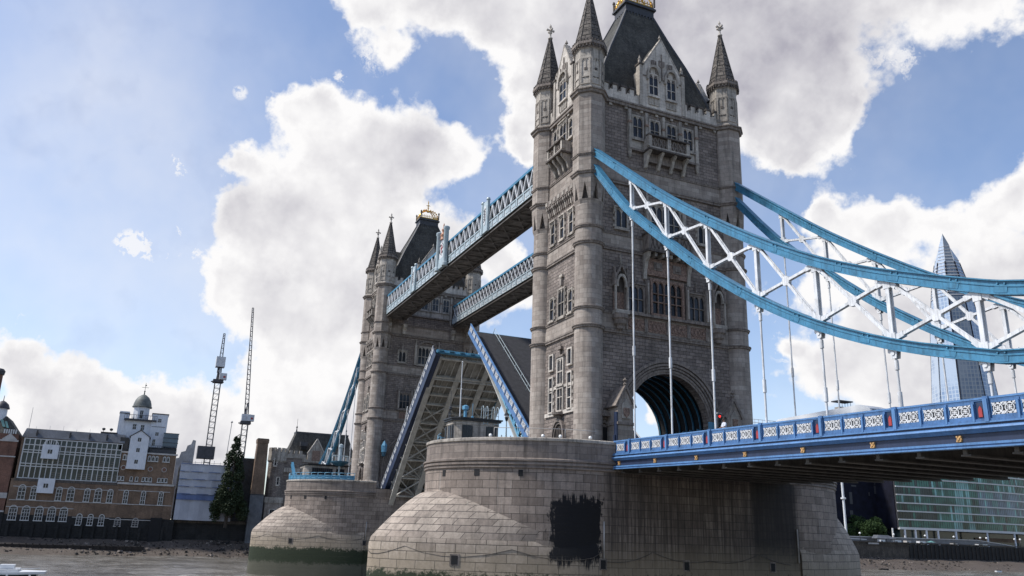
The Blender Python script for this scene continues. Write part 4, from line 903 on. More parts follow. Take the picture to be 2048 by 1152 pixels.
def parapet_panel(parent, P0, P1, h0, h1, side, mat, key, back=True):
    """panel between two points along the parapet; side = outward normal; h0,h1 along the up vector 'up'"""
    P0, P1 = Vector(P0), Vector(P1); u = (P1 - P0); w = u.length; u.normalize(); n = Vector(side); up = n.cross(u); up = up if up.z > 0 else -up
    off = Vector(parent.get('_w', (0, 0, 0)))
    m = MB(mat); inset = 0.10
    def q(a, b, c): return P0 + u * a + up * b + n * c
    def bx(a0, a1, b0, b1, c0, c1): m.hexa([q(a0, b0, c0), q(a1, b0, c0), q(a1, b0, c1), q(a0, b0, c1), q(a0, b1, c0), q(a1, b1, c0), q(a1, b1, c1), q(a0, b1, c1)])
    bx(0, w, h0, h0 + 0.17, -0.06, 0.06); bx(0, w, h1 - 0.15, h1, -0.06, 0.06); bx(0, inset, h0 + 0.17, h1 - 0.15, -0.06, 0.06); bx(w - inset, w, h0 + 0.17, h1 - 0.15, -0.06, 0.06)
    if back: m.use('black_void'); bx(inset, w - inset, h0 + 0.17, h1 - 0.15, -0.05, -0.02)
    o = m.build('parapet_panel', parent)
    me = tracery(key, w - 2 * inset, h1 - h0 - 0.32)
    l = bpy.data.objects.new('lattice', me); COL.objects.link(l); l.parent = o
    c = q(w / 2, (h0 + h1 + 0.02) / 2, 0.03) - off
    yv = -n; M = Matrix(((u.x, yv.x, up.x, c.x), (u.y, yv.y, up.y, c.y), (u.z, yv.z, up.z, c.z), (0, 0, 0, 1)))
    l.matrix_local = M
    return o

# ------------------------------------------------------------------ approach span
HX = [13.35 + 5.57 * i for i in range(12)]
def ptop(x): return 14.97 - (x - 11.0) * 0.0255
def make_deck():
    t = thing('road_deck', (42, 0, 12), 'blue painted suspended road deck running from the near pier to the right edge', 'bridge deck', 'road decks of the bridge')
    XE = HX[-1] + 0.0; X0 = PX + 0.05
    SL = -0.0255
    def lb(m, x0, x1, y0, y1, d0, d1):       # a box that follows the slope; d measured from parapet top
        m.hexa([(x0, y0, ptop(x0) + d0), (x1, y0, ptop(x1) + d0), (x1, y1, ptop(x1) + d0), (x0, y1, ptop(x0) + d0), (x0, y0, ptop(x0) + d1), (x1, y0, ptop(x1) + d1), (x1, y1, ptop(x1) + d1), (x0, y1, ptop(x0) + d1)])
    for sg in (-1, 1):
        y = lambda c: sg * (9.62 + c)
        def o(m, x0, x1, c0, c1, d0, d1): lb(m, x0, x1, *sorted((y(c0), y(c1))), d0, d1)
        m = MB('blue_paint_pale'); o(m, X0, XE, -0.12, 0.10, -0.10, 0.0); m.use('blue_paint'); o(m, X0, XE, -0.09, 0.07, -0.17, -0.10); m.build('hand_rail', t)
        m = MB('blue_paint'); o(m, X0, XE, -0.2, 0.14, -1.22, -1.09); m.use('blue_paint_pale'); o(m, X0, XE, -0.2, 0.22, -1.30, -1.22); m.use('navy_paint'); o(m, X0, XE, -0.2, 0.12, -1.40, -1.30)
        m.use('blue_paint_pale')
        prof = [(0.12, -1.40), (0.30, -1.46), (0.34, -1.56), (0.20, -1.66), (0.10, -1.76), (-0.2, -1.76)]
        for (c0, d0), (c1, d1) in zip(prof, prof[1:]):
            m.face([(X0, y(c0), ptop(X0) + d0), (XE, y(c0), ptop(XE) + d0), (XE, y(c1), ptop(XE) + d1), (X0, y(c1), ptop(X0) + d1)])
        m.build('cornice', t)
        m = MB('navy_paint'); o(m, X0, XE, -0.25, 0.0, -2.22, -1.76); m.build('girder_web', t)
        m = MB('blue_paint_pale'); o(m, X0, XE, -0.25, 0.22, -2.34, -2.22); m.use('blue_paint'); o(m, X0, XE, -0.25, 0.16, -2.42, -2.34); m.use('blue_paint_pale'); o(m, X0, XE, -0.25, 0.26, -2.50, -2.42); m.build('bottom_flange', t)
        xs = [PX + 0.1 - 5.57 + 2.75] + HX
        for i in range(len(HX)):
            a = HX[i - 1] if i else HX[0] - 5.57; b = HX[i]
            m = MB('gold_paint'); xb = (a + b) / 2 + 1.0
            if xb > X0 + 0.3:
                z = ptop(xb) - 1.99
                m.box(xb - 0.14, xb + 0.14, *sorted((y(0.0), y(0.08))), z - 0.16, z + 0.16)
                for dx, dz in ((-1, -1), (1, -1), (1, 1), (-1, 1)): m.box(xb + dx * 0.10 - 0.04, xb + dx * 0.10 + 0.04, *sorted((y(0.08), y(0.12))), z + dz * 0.11 - 0.04, z + dz * 0.11 + 0.04)
                m.box(xb - 0.06, xb + 0.06, *sorted((y(0.08), y(0.14))), z - 0.06, z + 0.06)
                m.build('gold_boss', t)
            # from the post towards the tower: niche, then three panels
            for k in range(3):
                p0 = a + 0.16 + k * 1.58; p1 = p0 + 1.44
                if p0 < X0: continue
                q0 = (p0, y(0), ptop(p0)); q1 = (p1, y(0), ptop(p1))
                parapet_panel(t, q0, q1, -1.09, -0.17, (0, sg, 0), 'blue_paint', 'deck')
                m = MB('blue_paint'); o(m, p1, p1 + 0.14, -0.10, 0.12, -1.09, -0.17); m.use('blue_paint_pale'); o(m, p1 + 0.02, p1 + 0.12, 0.12, 0.18, -1.2, -0.3); m.build('parapet_post', t)
            n0 = a + 0.16 + 3 * 1.58; n1 = b - 0.14
            if n0 > X0:
                m = MB('blue_paint'); o(m, n0, n1, -0.10, 0.0, -1.09, -0.17); m.use('navy_paint'); o(m, n0 + 0.06, n1 - 0.06, 0.0, 0.03, -1.0, -0.25); m.use('red_paint'); o(m, n0 + 0.16, n1 - 0.16, 0.03, 0.07, -0.98, -0.58)
                m.prism([(n0 + 0.16, y(0.03), ptop(n0) - 0.58), (n1 - 0.16, y(0.03), ptop(n0) - 0.58), ((n0 + n1) / 2, y(0.03), ptop(n0) - 0.42)], (0, sg * 0.04, 0)); m.build('heraldic_niche', t)
            m = MB('blue_paint'); o(m, b - 0.14, b + 0.16, -0.16, 0.18, -1.22, 0.03); m.use('blue_paint_pale'); o(m, b - 0.10, b + 0.12, 0.18, 0.24, -1.25, -0.1); m.build('parapet_post', t)
    m = MB('asphalt'); lb(m, X0, XE, -9.35, 9.35, -1.36, -1.2); m.build('carriageway', t)
    m = MB('dark_steel')
    x = PX + 0.9
    while x < XE - 0.3:                                                    # cross girders
        lb(m, x - 0.12, x + 0.12, -9.36, 9.36, -2.75, -1.37); lb(m, x - 0.28, x + 0.28, -9.3, 9.3, -2.84, -2.75); x += 2.785
    m.build('cross_girders', t)
    m = MB('walk_under')
    for yy in (-7.6, -5.5, -3.3, -1.1, 1.1, 3.3, 5.5, 7.6):
        x = PX + 0.1
        while x < XE - 2: lb(m, x, x + 0.0, yy, yy, 0, 0) if False else None; x += 50
        lb(m, X0, XE, yy - 0.07, yy + 0.07, -2.1, -1.37)
    m.use('dark_steel')
    x = PX + 2.3
    while x < XE:
        for yy in (-8.5, -6.5, -4.4, -2.2, 0, 2.2, 4.4, 6.5, 8.5): lb(m, x - 0.1, x + 0.1, yy - 0.25, yy + 0.25, -1.62, -1.36)
        x += 1.39
    m.build('stringers', t)
    return t
deck_a = make_deck()
deck_b = dup(deck_a); deck_b.location = (-81.36 - 42, 0, 12); deck_b.rotation_euler = (0, 0, PI)
deck_b['label'] = 'far road deck beyond the second pier leading to the stone gatehouse'

# ------------------------------------------------------------------ suspension chains
def poly(pts, x):
    for (x0, z0), (x1, z1) in zip(pts, pts[1:]):
        if x <= x1: return lerp(z0, z1, (x - x0) / (x1 - x0))
    return lerp(pts[-2][1], pts[-1][1], (x - pts[-2][0]) / (pts[-1][0] - pts[-2][0]))
def conv(L): return [(74.29 - (74.29 - x) * 0.983, 6.68 + (z - 6.68) * 0.983) for x, z in L]
UP = [(5.6, 46.1)] + conv([(12.0, 40.7), (18.5, 35.6), (26.4, 30.0), (33.6, 25.6), (38.6, 23.1), (42.5, 21.5), (46.2, 20.1), (48.8, 19.3)]) + [(55, 17.9), (62, 16.6), (66.5, 15.6)]
LO = [(5.6, 44.2)] + conv([(11.3, 37.5), (17.6, 31.9), (23.2, 27.4), (29.3, 23.3), (34.9, 20.2), (40.6, 17.8), (45.9, 16.2), (48.2, 15.7)]) + [(55, 15.0), (62, 14.8), (66.5, 15.2)]
UP = [(x, z + (0.05 if x < 20 else 0.15)) for x, z in UP]; LO = [(x, z + (0.10 if x < 16 else 0.32)) for x, z in LO]
UP[0] = (5.6, 46.15); LO[0] = (5.6, 44.6)
def smoothline(P, n=5):
    out = []
    for i in range(len(P) - 1):
        p0 = P[max(i - 1, 0)]; p1 = P[i]; p2 = P[i + 1]; p3 = P[min(i + 2, len(P) - 1)]
        for k in range(n):
            s_ = k / n; out.append(tuple(0.5 * ((2 * p1[j]) + (-p0[j] + p2[j]) * s_ + (2 * p0[j] - 5 * p1[j] + 4 * p2[j] - p3[j]) * s_ ** 2 + (-p0[j] + 3 * p1[j] - 3 * p2[j] + p3[j]) * s_ ** 3) for j in (0, 1)))
    out.append(P[-1]); return out
UPs, LOs = smoothline(UP, 3), smoothline(LO, 3)
def chord(m, line, y, hd, w):
    # continuous box girder with wider flanges and a mid rib
    h, f, t_, r = hd / 2, w / 2 + 0.13, hd * 0.09, w / 2 + 0.045
    sec = [(-f, -h), (f, -h), (f, -h + t_), (w / 2, -h + t_), (w / 2, 0.02), (r, 0.04), (r, 0.10), (w / 2, 0.12), (w / 2, h - t_), (f, h - t_), (f, h), (-f, h), (-f, h - t_), (-w / 2, h - t_), (-w / 2, 0.12), (-r, 0.10), (-r, 0.04), (-w / 2, 0.02), (-w / 2, -h + t_), (-f, -h + t_)]
    rings = []
    for i, (x, z) in enumerate(line):
        a, b = line[max(i - 1, 0)], line[min(i + 1, len(line) - 1)]; d = Vector((b[0] - a[0], 0, b[1] - a[1])).normalized(); nn = Vector((-d.z, 0, d.x))
        rings.append([Vector((x, y + c, z)) + nn * e for c, e in sec])
    for p, q in zip(rings, rings[1:]):
        for k in range(len(sec)): j = (k + 1) % len(sec); m.face([p[k], p[j], q[j], q[k]])
    for i in range(2, len(line) - 1, 3):                      # bolted cover plates at the joints
        a, b = line[i], line[i + 1]; d = Vector((b[0] - a[0], 0, b[1] - a[1])).normalized(); nn = Vector((-d.z, 0, d.x)); c = Vector((a[0], y, a[1]))
        m.bar(c - d * 0.35 + nn * -0.08, c + d * 0.35 + nn * -0.08, w + 0.05, hd * 0.5, nn)
        for e in (-0.2, 0.2): m.tube([c + d * e + nn * 0.2 + Vector((0, -w / 2 - 0.08, 0)), c + d * e + nn * 0.2 + Vector((0, w / 2 + 0.08, 0))], 0.05, 6)
def make_chain(y):
    t = thing('suspension_chain', (35, y, 14), 'x', 'suspension chain', 'blue and white braced suspension chains')
    m = MB('blue_chain'); chord(m, UPs, y, 0.76, 0.40)
    for x in HX: z = poly(UP, x); q = Vector((x, y - 0.22, z + 0.1)); m.lathe(x, y - 0.3 if y < 0 else y - 0.3, [(0.001, z), (0.07, z)], 6) if False else None
    m.build('upper_chord', t)
    m = MB('blue_chain'); chord(m, LOs, y, 0.70, 0.40); m.build('lower_chord', t)
    xs = HX[:9]
    for i, x in enumerate(xs):
        m = MB('white_paint'); zu, zl = poly(UP, x), poly(LO, x)
        for dy in (-0.13, 0.13): m.bar((x, y + dy, zl + 0.25), (x, y + dy, zu - 0.3), 0.06, 0.26, (1, 0, 0))
        m.bar((x, y, zl + 0.25), (x, y, zu - 0.3), 0.28, 0.05, (1, 0, 0))
        m.bar((x, y, zu - 0.85), (x, y, zu - 0.28), 0.36, 0.5, (1, 0, 0)); m.bar((x, y, zl + 0.18), (x, y, zl + 0.65), 0.36, 0.5, (1, 0, 0)); m.build('upright', t)
    def brace(p, q):
        p, q = Vector(p), Vector(q); d = (q - p).normalized(); nn = Vector((-d.z, 0, d.x))
        for dy in (-0.10, 0.10): m.bar(p + Vector((0, dy, 0)), q + Vector((0, dy, 0)), 0.05, 0.19, nn)
        m.bar(p, q, 0.20, 0.06, nn)
        m.bar(p, p + d * 0.8, 0.29, 0.32, nn); m.bar(q - d * 0.8, q, 0.29, 0.32, nn)
    for i, (x0, x1) in enumerate(zip(xs, xs[1:])):
        m = MB('white_paint')
        a, b, c, d = (x0, y, poly(LO, x0) + 0.3), (x1, y, poly(UP, x1) - 0.35), (x0, y, poly(UP, x0) - 0.35), (x1, y, poly(LO, x1) + 0.3)
        brace(a, b); brace(c, d)
        # crossing plate
        den = ((b[0] - a[0]) * (d[2] - c[2]) - (b[2] - a[2]) * (d[0] - c[0])); tt = ((c[0] - a[0]) * (d[2] - c[2]) - (c[2] - a[2]) * (d[0] - c[0])) / den
        px, pz = a[0] + (b[0] - a[0]) * tt, a[2] + (b[2] - a[2]) * tt
        m.prism([(px + 0.36 * math.cos(k * PI / 4 + .3), y - 0.13, pz + 0.36 * math.sin(k * PI / 4 + .3)) for k in range(8)], (0, 0.26, 0))
        m.build('cross_brace', t)
    for x in HX[:9]:
        zl = poly(LO, x); zb = ptop(x) - 1.2; h = zl - 0.9 - zb
        m = MB('white_paint')
        for dy in (-0.14, 0.14): m.prism([(x - 0.26, y + dy - 0.03, zl - 0.25), (x + 0.26, y + dy - 0.03, zl - 0.25), (x + 0.17, y + dy - 0.03, zl - 0.85), (x - 0.17, y + dy - 0.03, zl - 0.85)], (0, 0.06, 0))
        m.tube([(x - 0.02, y - 0.22, zl - 0.55), (x - 0.02, y + 0.22, zl - 0.55)], 0.12, 8)
        m.bar((x - 0.38, y, zl - 0.45), (x - 0.38, y, zl - 0.2), 0.16, 0.16)
        if h > 0.5:
            m.tube([(x, y, zl - 0.6), (x, y, zb)], 0.075, 10)
            m.tube([(x, y, zl - 1.5), (x, y, zl - 0.95)], 0.125, 10)
            if h > 4: zm = zb + h * 0.42; m.tube([(x, y, zm - 0.45), (x, y, zm + 0.45)], 0.13, 10)
        m.build('hanger', t)
    # the short back link up to the gatehouse
    m = MB('blue_chain'); zz = 15.2
    chord(m, [(66.4, 15.2), (72, 17.0), (78, 20.0), (84, 24.0)], y, 0.8, 0.42); m.build('back_link', t)
    return t
ch = make_chain(-9.15); ch['label'] = 'nearest blue suspension chain with white cross bracing sweeping down from the near tower'
c2 = dup(ch); c2.location = (35, 9.15, 14); c2['label'] = 'suspension chain behind the nearest one on the far side of the road deck'
c3 = dup(ch); c3.location = (-81.36 - 35, -9.15, 14); c3.rotation_euler = (0, 0, PI); c3['label'] = 'dark blue chain descending steeply left of the far tower, the side nearest the camera'
c4 = dup(ch); c4.location = (-81.36 - 35, 9.15, 14); c4.rotation_euler = (0, 0, PI); c4['label'] = 'chain mostly hidden behind the far tower, on its far side'

# ------------------------------------------------------------------ raised bascule leaves, built flat along +x from the pivot and tilted
def make_leaf():
    t = thing('bascule_leaf', (0, 0, 0), 'x', 'bascule', 'raised bascule leaves')
    L = 35.1; S0 = 1.0
    def depth(s): return 0.75 + 3.6 * ((L - s) / L) ** 1.5
    m = MB('asphalt'); m.box(S0, L, -7.3, 7.3, -0.12, 0.0); m.build('road_surface', t)
    m = MB('concrete_pale'); m.box(20.0, 20.9, -2.2, -1.6, 0.0, 0.04); m.box(9, 9.9, -4.6, -4.1, 0.0, 0.04); m.build('road_plate', t)
    m = MB('cream_plate'); m.box(S0, L - 0.05, -7.25, 7.25, -0.30, -0.13)
    k = S0
    m.build('deck_plate', t)
    for y in (-6.6, -2.3, 2.3, 6.6):
        outer = abs(y) > 5
        m = MB('cream_steel'); segs = 18; xs = [S0 + (L - 0.6 - S0) * i / segs for i in range(segs + 1)]
        m.use('cream_steel')
        for x0, x1 in zip(xs, xs[1:]):
            d0, d1 = depth(x0), depth(x1)
            m.bar((x0, y, -d0), (x1 + 0.03, y, -d1), 0.92, 0.16)                       # bottom flange
        m.build('bottom_flange', t)
        m = MB('sky_blue' if y > 5 else 'cream_steel')
        for x0, x1 in zip(xs, xs[1:]):
            d0, d1 = depth(x0), depth(x1); hb = 0.34
            m.hexa([(x0, y - 0.06, -d0), (x1, y - 0.06, -d1), (x1, y + 0.06, -d1), (x0, y + 0.06, -d0), (x0, y - 0.06, -d0 + hb), (x1, y - 0.06, -d1 + hb), (x1, y + 0.06, -d1 + hb), (x0, y + 0.06, -d0 + hb)])
            if d0 < 1.5: m.box(x0, x1, y - 0.05, y + 0.05, -min(d0, 9) + 0.2, -0.3)
            else:
                m.bar((x0, y, -d0 + 0.1), (x0, y, -0.3), 0.14, 0.26, (1, 0, 0)); m.bar((x0, y, -d0 + 0.2), (x1, y, -0.35), 0.12, 0.24)
        m.box(S0, L - 0.4, y - 0.2, y + 0.2, -0.62, -0.31); m.build('main_girder', t)
    m = MB('cream_steel'); x = 3.0; i = 0
    while x < L - 0.5:
        d = depth(x); m.box(x - 0.09, x + 0.09, -6.5, 6.5, -0.85, -0.31); m.box(x - 0.16, x + 0.16, -6.3, 6.3, -0.92, -0.85)
        x += 3.9
    m.build('cross_beam', t)
    m = MB('cream_steel')
    for y in (-5.4, -4.5, -3.5, -1.2, 0, 1.2, 3.5, 4.5, 5.4): m.box(S0, L - 0.5, y - 0.05, y + 0.05, -0.55, -0.31)
    for x in (28.5, 30.0): m.box(x - 0.07, x + 0.07, -6.3, 6.3, -1.15, -0.95)
    m.build('stringer', t)
    for x in (4.5, 8.5, 12.5, 16.5, 20.5, 24.5):                                        # X bracing between girders
        m = MB('cream_steel'); d = depth(x) - 0.1
        for y0, y1 in ((-6.5, -2.4), (-2.2, 2.2), (2.4, 6.5)):
            m.bar((x, y0, -d + .1), (x, y1, -0.6), 0.16); m.bar((x, y0, -0.6), (x, y1, -d + .1), 0.16); m.bar((x, y0, -d + .1), (x, y1, -d + .1), 0.2)
            if x < 24: m.bar((x, y0, -d), (x + 4, y1, -depth(x + 4)), 0.12, 0.2); m.bar((x, y1, -d), (x + 4, y0, -depth(x + 4)), 0.12, 0.2)
        m.build('bracing', t)
    for sg in (-1, 1):
        y = sg * 7.5
        m = MB('blue_paint' if sg > 0 else 'navy_paint'); m.box(S0, L, *sorted((y, y + sg * 0.10)), -0.45 if sg > 0 else -1.15, 0.10); m.use('navy_paint'); m.box(S0, L, *sorted((sg * 7.25, y)), -0.40, 0.02)  # navy side carries the far leaf's shaded face in its colour
        if sg < 0: m.box(S0, L, -7.45, -6.7, -1.15, -1.05)
        m.build('fascia', t)
        for x in [2.5 + 3.1 * k for k in range(11)]:
            m = MB('sky_blue' if sg > 0 else 'cream_steel'); m.prism([(x - 0.1, sg * 6.7, -0.45), (x - 0.1, sg * 7.4, -0.45), (x - 0.1, sg * 6.7, -min(1.6, depth(x)))], (0.2, 0, 0)); m.build('bracket', t)
        m = MB('blue_paint_pale' if sg > 0 else 'white_paint'); m.box(S0, L, *sorted((y - 0.02, y + sg * 0.16)), 1.07, 1.17); m.build('hand_rail', t)  # white side carries sunlight on the far leaf's parapet top in its colour
        n = 21; step = (L - S0) / n
        for k in range(n):
            x0 = S0 + k * step
            parapet_panel(t, (x0 + 0.1, y + sg * 0.06, 0), (x0 + step - 0.1, y + sg * 0.06, 0), 0.10, 1.07, (0, sg, 0), 'blue_paint' if sg > 0 else 'navy_paint', 'leaf', back=True)  # navy frames carry the same shade in their colour
            m = MB('navy_paint'); m.box(x0 - 0.1, x0 + 0.1, *sorted((y - 0.02 * sg, y + sg * 0.15)), 0.10, 1.07); m.build('parapet_post', t)
    # kerb rail along the footway
    for y in (-1.6 + 5.2, 5.2 - 9.8):
        pass
    m = MB('pale_blue_paint')
    y = 3.9
    for z in (0.55, 1.05): m.tube([(S0, y, z), (L - 0.5, y, z)], 0.035, 5)
    x = S0
    while x < L: m.tube([(x, y, 0), (x, y, 1.1)], 0.04, 5); x += 2.6
    m.build('footway_rail', t)
    m = MB('blue_chain'); m.box(L, L + 0.35, -7.3, 7.3, -0.75, -0.12); m.use('teal_dark')
    for k in range(8): m.box(L + 0.35, L + 0.5, -7 + k * 1.8, -6.2 + k * 1.8, -0.6, -0.2)
    m.build('nose_beam', t)
    m = MB('white_paint')
    m.bar((18.5, -7.75, 0.6), (21.2, -7.95, 1.5), 0.14); m.build('navigation_arm', t)
    m = MB('dark_steel'); m.box(-3.5, S0, -6.9, 6.9, -4.6, -0.3); m.build('tail', t)
    return t
leaf = make_leaf(); TH = R_(39.6)
leaf.location = (-6, 0, 12.35); leaf.rotation_euler = (0, -TH, PI)
leaf['label'] = 'raised bascule leaf of the near tower showing its dark road surface and blue parapet'
leaf2 = dup(leaf); leaf2.location = (-75.36, 0, 12.35); leaf2.rotation_euler = (0, -TH, 0)
leaf2['label'] = 'raised bascule leaf of the far tower showing its cream girders from below'

# ------------------------------------------------------------------ high level walkways
def make_walkway(y0, y1, zz, kind, label):
    X0, X1 = -75.7, -5.6; yc = (y0 + y1) / 2
    t = thing('high_walkway', ((X0 + X1) / 2, yc, 46), label, 'walkway', 'high level walkways between the towers')
    zb = 46.15
    m = MB('walk_under'); m.box(X0, X1, y0 + 0.25, y1 - 0.25, zb + 0.35, zb + 0.5); m.build('floor', t)
    m = MB('dark_steel')
    for y in (y0, y1): m.box(X0, X1, *sorted((y, y + (0.5 if y == y0 else -0.5))), zb, zb + 0.16); m.box(X0, X1, *sorted((y + (0.2 if y == y0 else -0.2), y + (0.3 if y == y0 else -0.3))), zb + 0.16, zb + 0.7)
    m.build('bottom_chord', t)
    m = MB('walk_under'); n = 30; st = (X1 - X0) / n
    for k in range(n):
        a = X0 + k * st; m.box(a - 0.07, a + 0.07, y0 + 0.5, y1 - 0.5, zb + 0.08, zb + 0.34)
        ym = (y0 + y1) / 2
        if k % 2 == 0: m.bar((a, y0 + 0.4, zb + 0.16), (a + 2 * st, y1 - 0.4, zb + 0.16), 0.14, 0.12); m.bar((a, y1 - 0.4, zb + 0.13), (a + 2 * st, y0 + 0.4, zb + 0.13), 0.14, 0.12)
    m.build('underside_bracing', t)
    for y, sg in ((y0, -1), (y1, 1)):
        m = MB('pale_blue_paint'); n = 34; st = (X1 - X0) / n
        m.box(X0, X1, *sorted((y, y + sg * 0.10)), zb + 0.5, zb + 0.66); m.box(X0, X1, *sorted((y, y + sg * 0.16)), zb + 1.60, zb + 1.76)
        for k in range(n + 1): a = X0 + k * st; m.box(a - 0.13, a + 0.13, *sorted((y, y + sg * 0.16)), zb + 0.66, zb + 1.6)
        m.use('white_paint'); m.box(X0, X1, *sorted((y - sg * 0.02, y + sg * 0.04)), zb + 0.66, zb + 1.6)
        m.use('pale_blue_paint')
        for k in range(n): a = X0 + k * st; m.box(a + 0.45, a + st - 0.45, *sorted((y + sg * 0.04, y + sg * 0.10)), zb + 0.86, zb + 1.4)
        m.build('fascia_panels', t)
        m = MB('blue_chain'); m.box(X0, X1, *sorted((y - sg * 0.18, y + sg * 0.12)), zb + 4.0, zb + 4.35); m.use('teal_dark'); m.box(X0, X1, *sorted((y - sg * 0.5, y - sg * 0.18)), zb + 4.1, zb + 4.6)
        m.build('top_rail', t)
        m = MB('black_paint'); m.box(X0, X1, *sorted((y - sg * 0.24, y - sg * 0.19)), zb + 1.6, zb + 4.2); m.build('glazing', t)
        m = MB('white_paint'); n2 = 38 if kind == 'v' else 50; st = (X1 - X0) / n2
        for k in range(n2):
            a = X0 + k * st
            if kind == 'v':
                m.bar((a, y, zb + 3.98), (a + st / 2, y, zb + 1.76), 0.16, 0.26, (0, 1, 0)); m.bar((a + st / 2, y, zb + 1.76), (a + st, y, zb + 3.98), 0.16, 0.26, (0, 1, 0))
            else:
                m.bar((a, y, zb + 3.98), (a + st, y, zb + 1.76), 0.10, 0.18, (0, 1, 0)); m.bar((a, y + 0.02, zb + 1.76), (a + st, y + 0.02, zb + 3.98), 0.10, 0.18, (0, 1, 0))
        m.build('lattice_side', t)
    m = MB('lead'); m.box(X0, X1, y0 + 0.5, y1 - 0.5, zb + 4.3, zb + 4.55)
    m.build('walkway_roof', t)
    if kind == 'v':
        m = MB('pale_blue_paint')
        x = X0 + 2
        for sx in (-24.2, -57.2):
            m = MB('pale_blue_paint'); m.box(sx - 1.2, sx - 0.75, y0 - 0.45, y0 - 0.12, zb + 0.4, zb + 5.0); m.box(sx + 0.75, sx + 1.2, y0 - 0.45, y0 - 0.12, zb + 0.4, zb + 5.0); m.box(sx - 0.75, sx + 0.75, y0 - 0.34, y0 - 0.13, zb + 0.5, zb + 5.05)
            for dx in (-0.98, 0.98): m.lathe(sx + dx, y0 - 0.29, [(0.26, zb + 5.0), (0.32, zb + 5.1), (0.22, zb + 5.35), (0.0, zb + 5.4)], 10)
            m.use('white_paint'); m.prism([(sx + 0.45 * math.cos(k * PI / 8), y0 - 0.34, zb + 3.0 + 1.5 * math.sin(k * PI / 8)) for k in range(16)], (0, -0.06, 0)); m.use('lead')
            for k in range(5): m.bar((sx - 0.25, y0 - 0.42, zb + 2.0 + k * 0.4), (sx + 0.25, y0 - 0.42, zb + 2.35 + k * 0.4), 0.08)
            m.build('ornamental_pier', t)
        sx = -41.6
        for dx in (-1.7, 1.7):
            m = MB('pale_blue_paint'); m.lathe(sx + dx, y0 - 0.55, [(0.50, zb + 0.2), (0.50, zb + 0.7), (0.40, zb + 0.8), (0.40, zb + 6.1), (0.52, zb + 6.25), (0.52, zb + 6.6), (0.42, zb + 6.7), (0.0, zb + 6.9)], 14); m.build('column', t)
        m = MB('pale_blue_paint'); m.box(sx - 1.3, sx + 1.3, y0 - 0.6, y0 - 0.13, zb + 0.4, zb + 2.0); m.use('white_paint'); m.fprism(F((0, y0 - 0.6, 0), (1, 0, 0), (0, -1, 0)), [(sx - 1.0, zb + 2.0), (sx + 1.0, zb + 2.0), (sx + 0.9, zb + 4.4), (sx, zb + 5.2), (sx - 0.9, zb + 4.4)], -0.3, 0.0)
        m.use('red_paint'); m.fb(F((0, y0 - 0.6, 0), (1, 0, 0), (0, -1, 0)), sx - 0.1, sx + 0.1, zb + 2.7, zb + 4.2, 0.0, 0.05); m.fb(F((0, y0 - 0.6, 0), (1, 0, 0), (0, -1, 0)), sx - 0.5, sx + 0.5, zb + 3.5, zb + 3.7, 0.0, 0.05)
        m.use('lead')
        for k in range(6): a = 2 * PI * k / 6; m.bar((sx + 0.7 * math.cos(a), y0 - 0.66, zb + 3.5 + 0.9 * math.sin(a)), (sx + 0.85 * math.cos(a + .6), y0 - 0.66, zb + 3.5 + 1.1 * math.sin(a + .6)), 0.08)
        m.build('crest_panel', t)
        m = MB('copper_figure'); m.lathe(sx, y0 - 0.45, [(0.5, zb + 5.0), (0.38, zb + 5.4), (0.5, zb + 5.8), (0.22, zb + 6.3), (0.34, zb + 6.7), (0.16, zb + 7.0), (0.1, zb + 7.6), (0.0, zb + 7.9)], 10); m.bar((sx - 0.55, y0 - 0.45, zb + 6.9), (sx + 0.55, y0 - 0.45, zb + 6.9), 0.18); m.build('crest_finial', t)
    return t
make_walkway(-9.0, -5.0, 0, 'v', 'nearer high walkway with zigzag bracing and pale blue ornamental piers')
make_walkway(5.0, 9.0, 0, 'x', 'lower looking high walkway farther from the camera with small crossed lattice')

# ------------------------------------------------------------------ things standing on the piers
def make_cabin(x0, x1, y0, y1, zt, label, windows):
    t = thing('control_cabin', ((x0 + x1) / 2, (y0 + y1) / 2, 13.75), label, 'cabin', 'bridge control cabins')
    m = MB('portland'); cb = 0.7
    pl = [(x0, y1), (x0, y0 + cb), (x0 + cb, y0), (x1 - cb, y0), (x1, y0 + cb), (x1, y1)]
    m.prism([(x, y, 13.75) for x, y in pl], (0, 0, zt - 13.75)); m.build('cabin_wall', t)
    m = MB('black_paint')
    c = Vector(((x0 + x1) / 2, (y0 + y1) / 2, 0))
    def off(pl, d): return [(x + (d if x > c.x else -d), y + (d if y > c.y else -d)) for x, y in pl]
    m.prism([(x, y, zt) for x, y in off(pl, 0.22)], (0, 0, 0.16)); m.prism([(x, y, zt + 0.16) for x, y in off(pl, 0.34)], (0, 0, 0.12)); m.build('flat_roof', t)
    m = MB('portland'); m.prism([(x, y, zt - 0.34) for x, y in off(pl, 0.05)], (0, 0, 0.3)); m.build('cornice', t)
    FX = F((x1, 0, 0), (0, 1, 0), (1, 0, 0)); FY = F((0, y0, 0), (1, 0, 0), (0, -1, 0))
    for Fr, a, w in windows(FX, FY):
        m = MB('black_paint'); m.fb(Fr, a - w / 2 - 0.06, a + w / 2 + 0.06, zt - 1.75, zt - 0.42, 0.0, 0.05); m.use('lead'); m.fb(Fr, a - 0.03, a + 0.03, zt - 1.7, zt - 0.5, 0.05, 0.09); o = m.build('window', t)
        m = MB('window_glass'); m.fb(Fr, a - w / 2, a + w / 2, zt - 1.7, zt - 0.48, 0.05, 0.07); m.build('pane', o)
    return t
cabA = make_cabin(-1.8, 1.3, -21.4, -17.0, 16.95, 'small pale cabin with flat black roof on the near pier', lambda FX, FY: [(FX, -20.2, 0.95), (FX, -17.75, 0.95), (FY, -1.25, 0.35), (FY, -0.35, 0.7), (FY, 0.45, 0.3)])
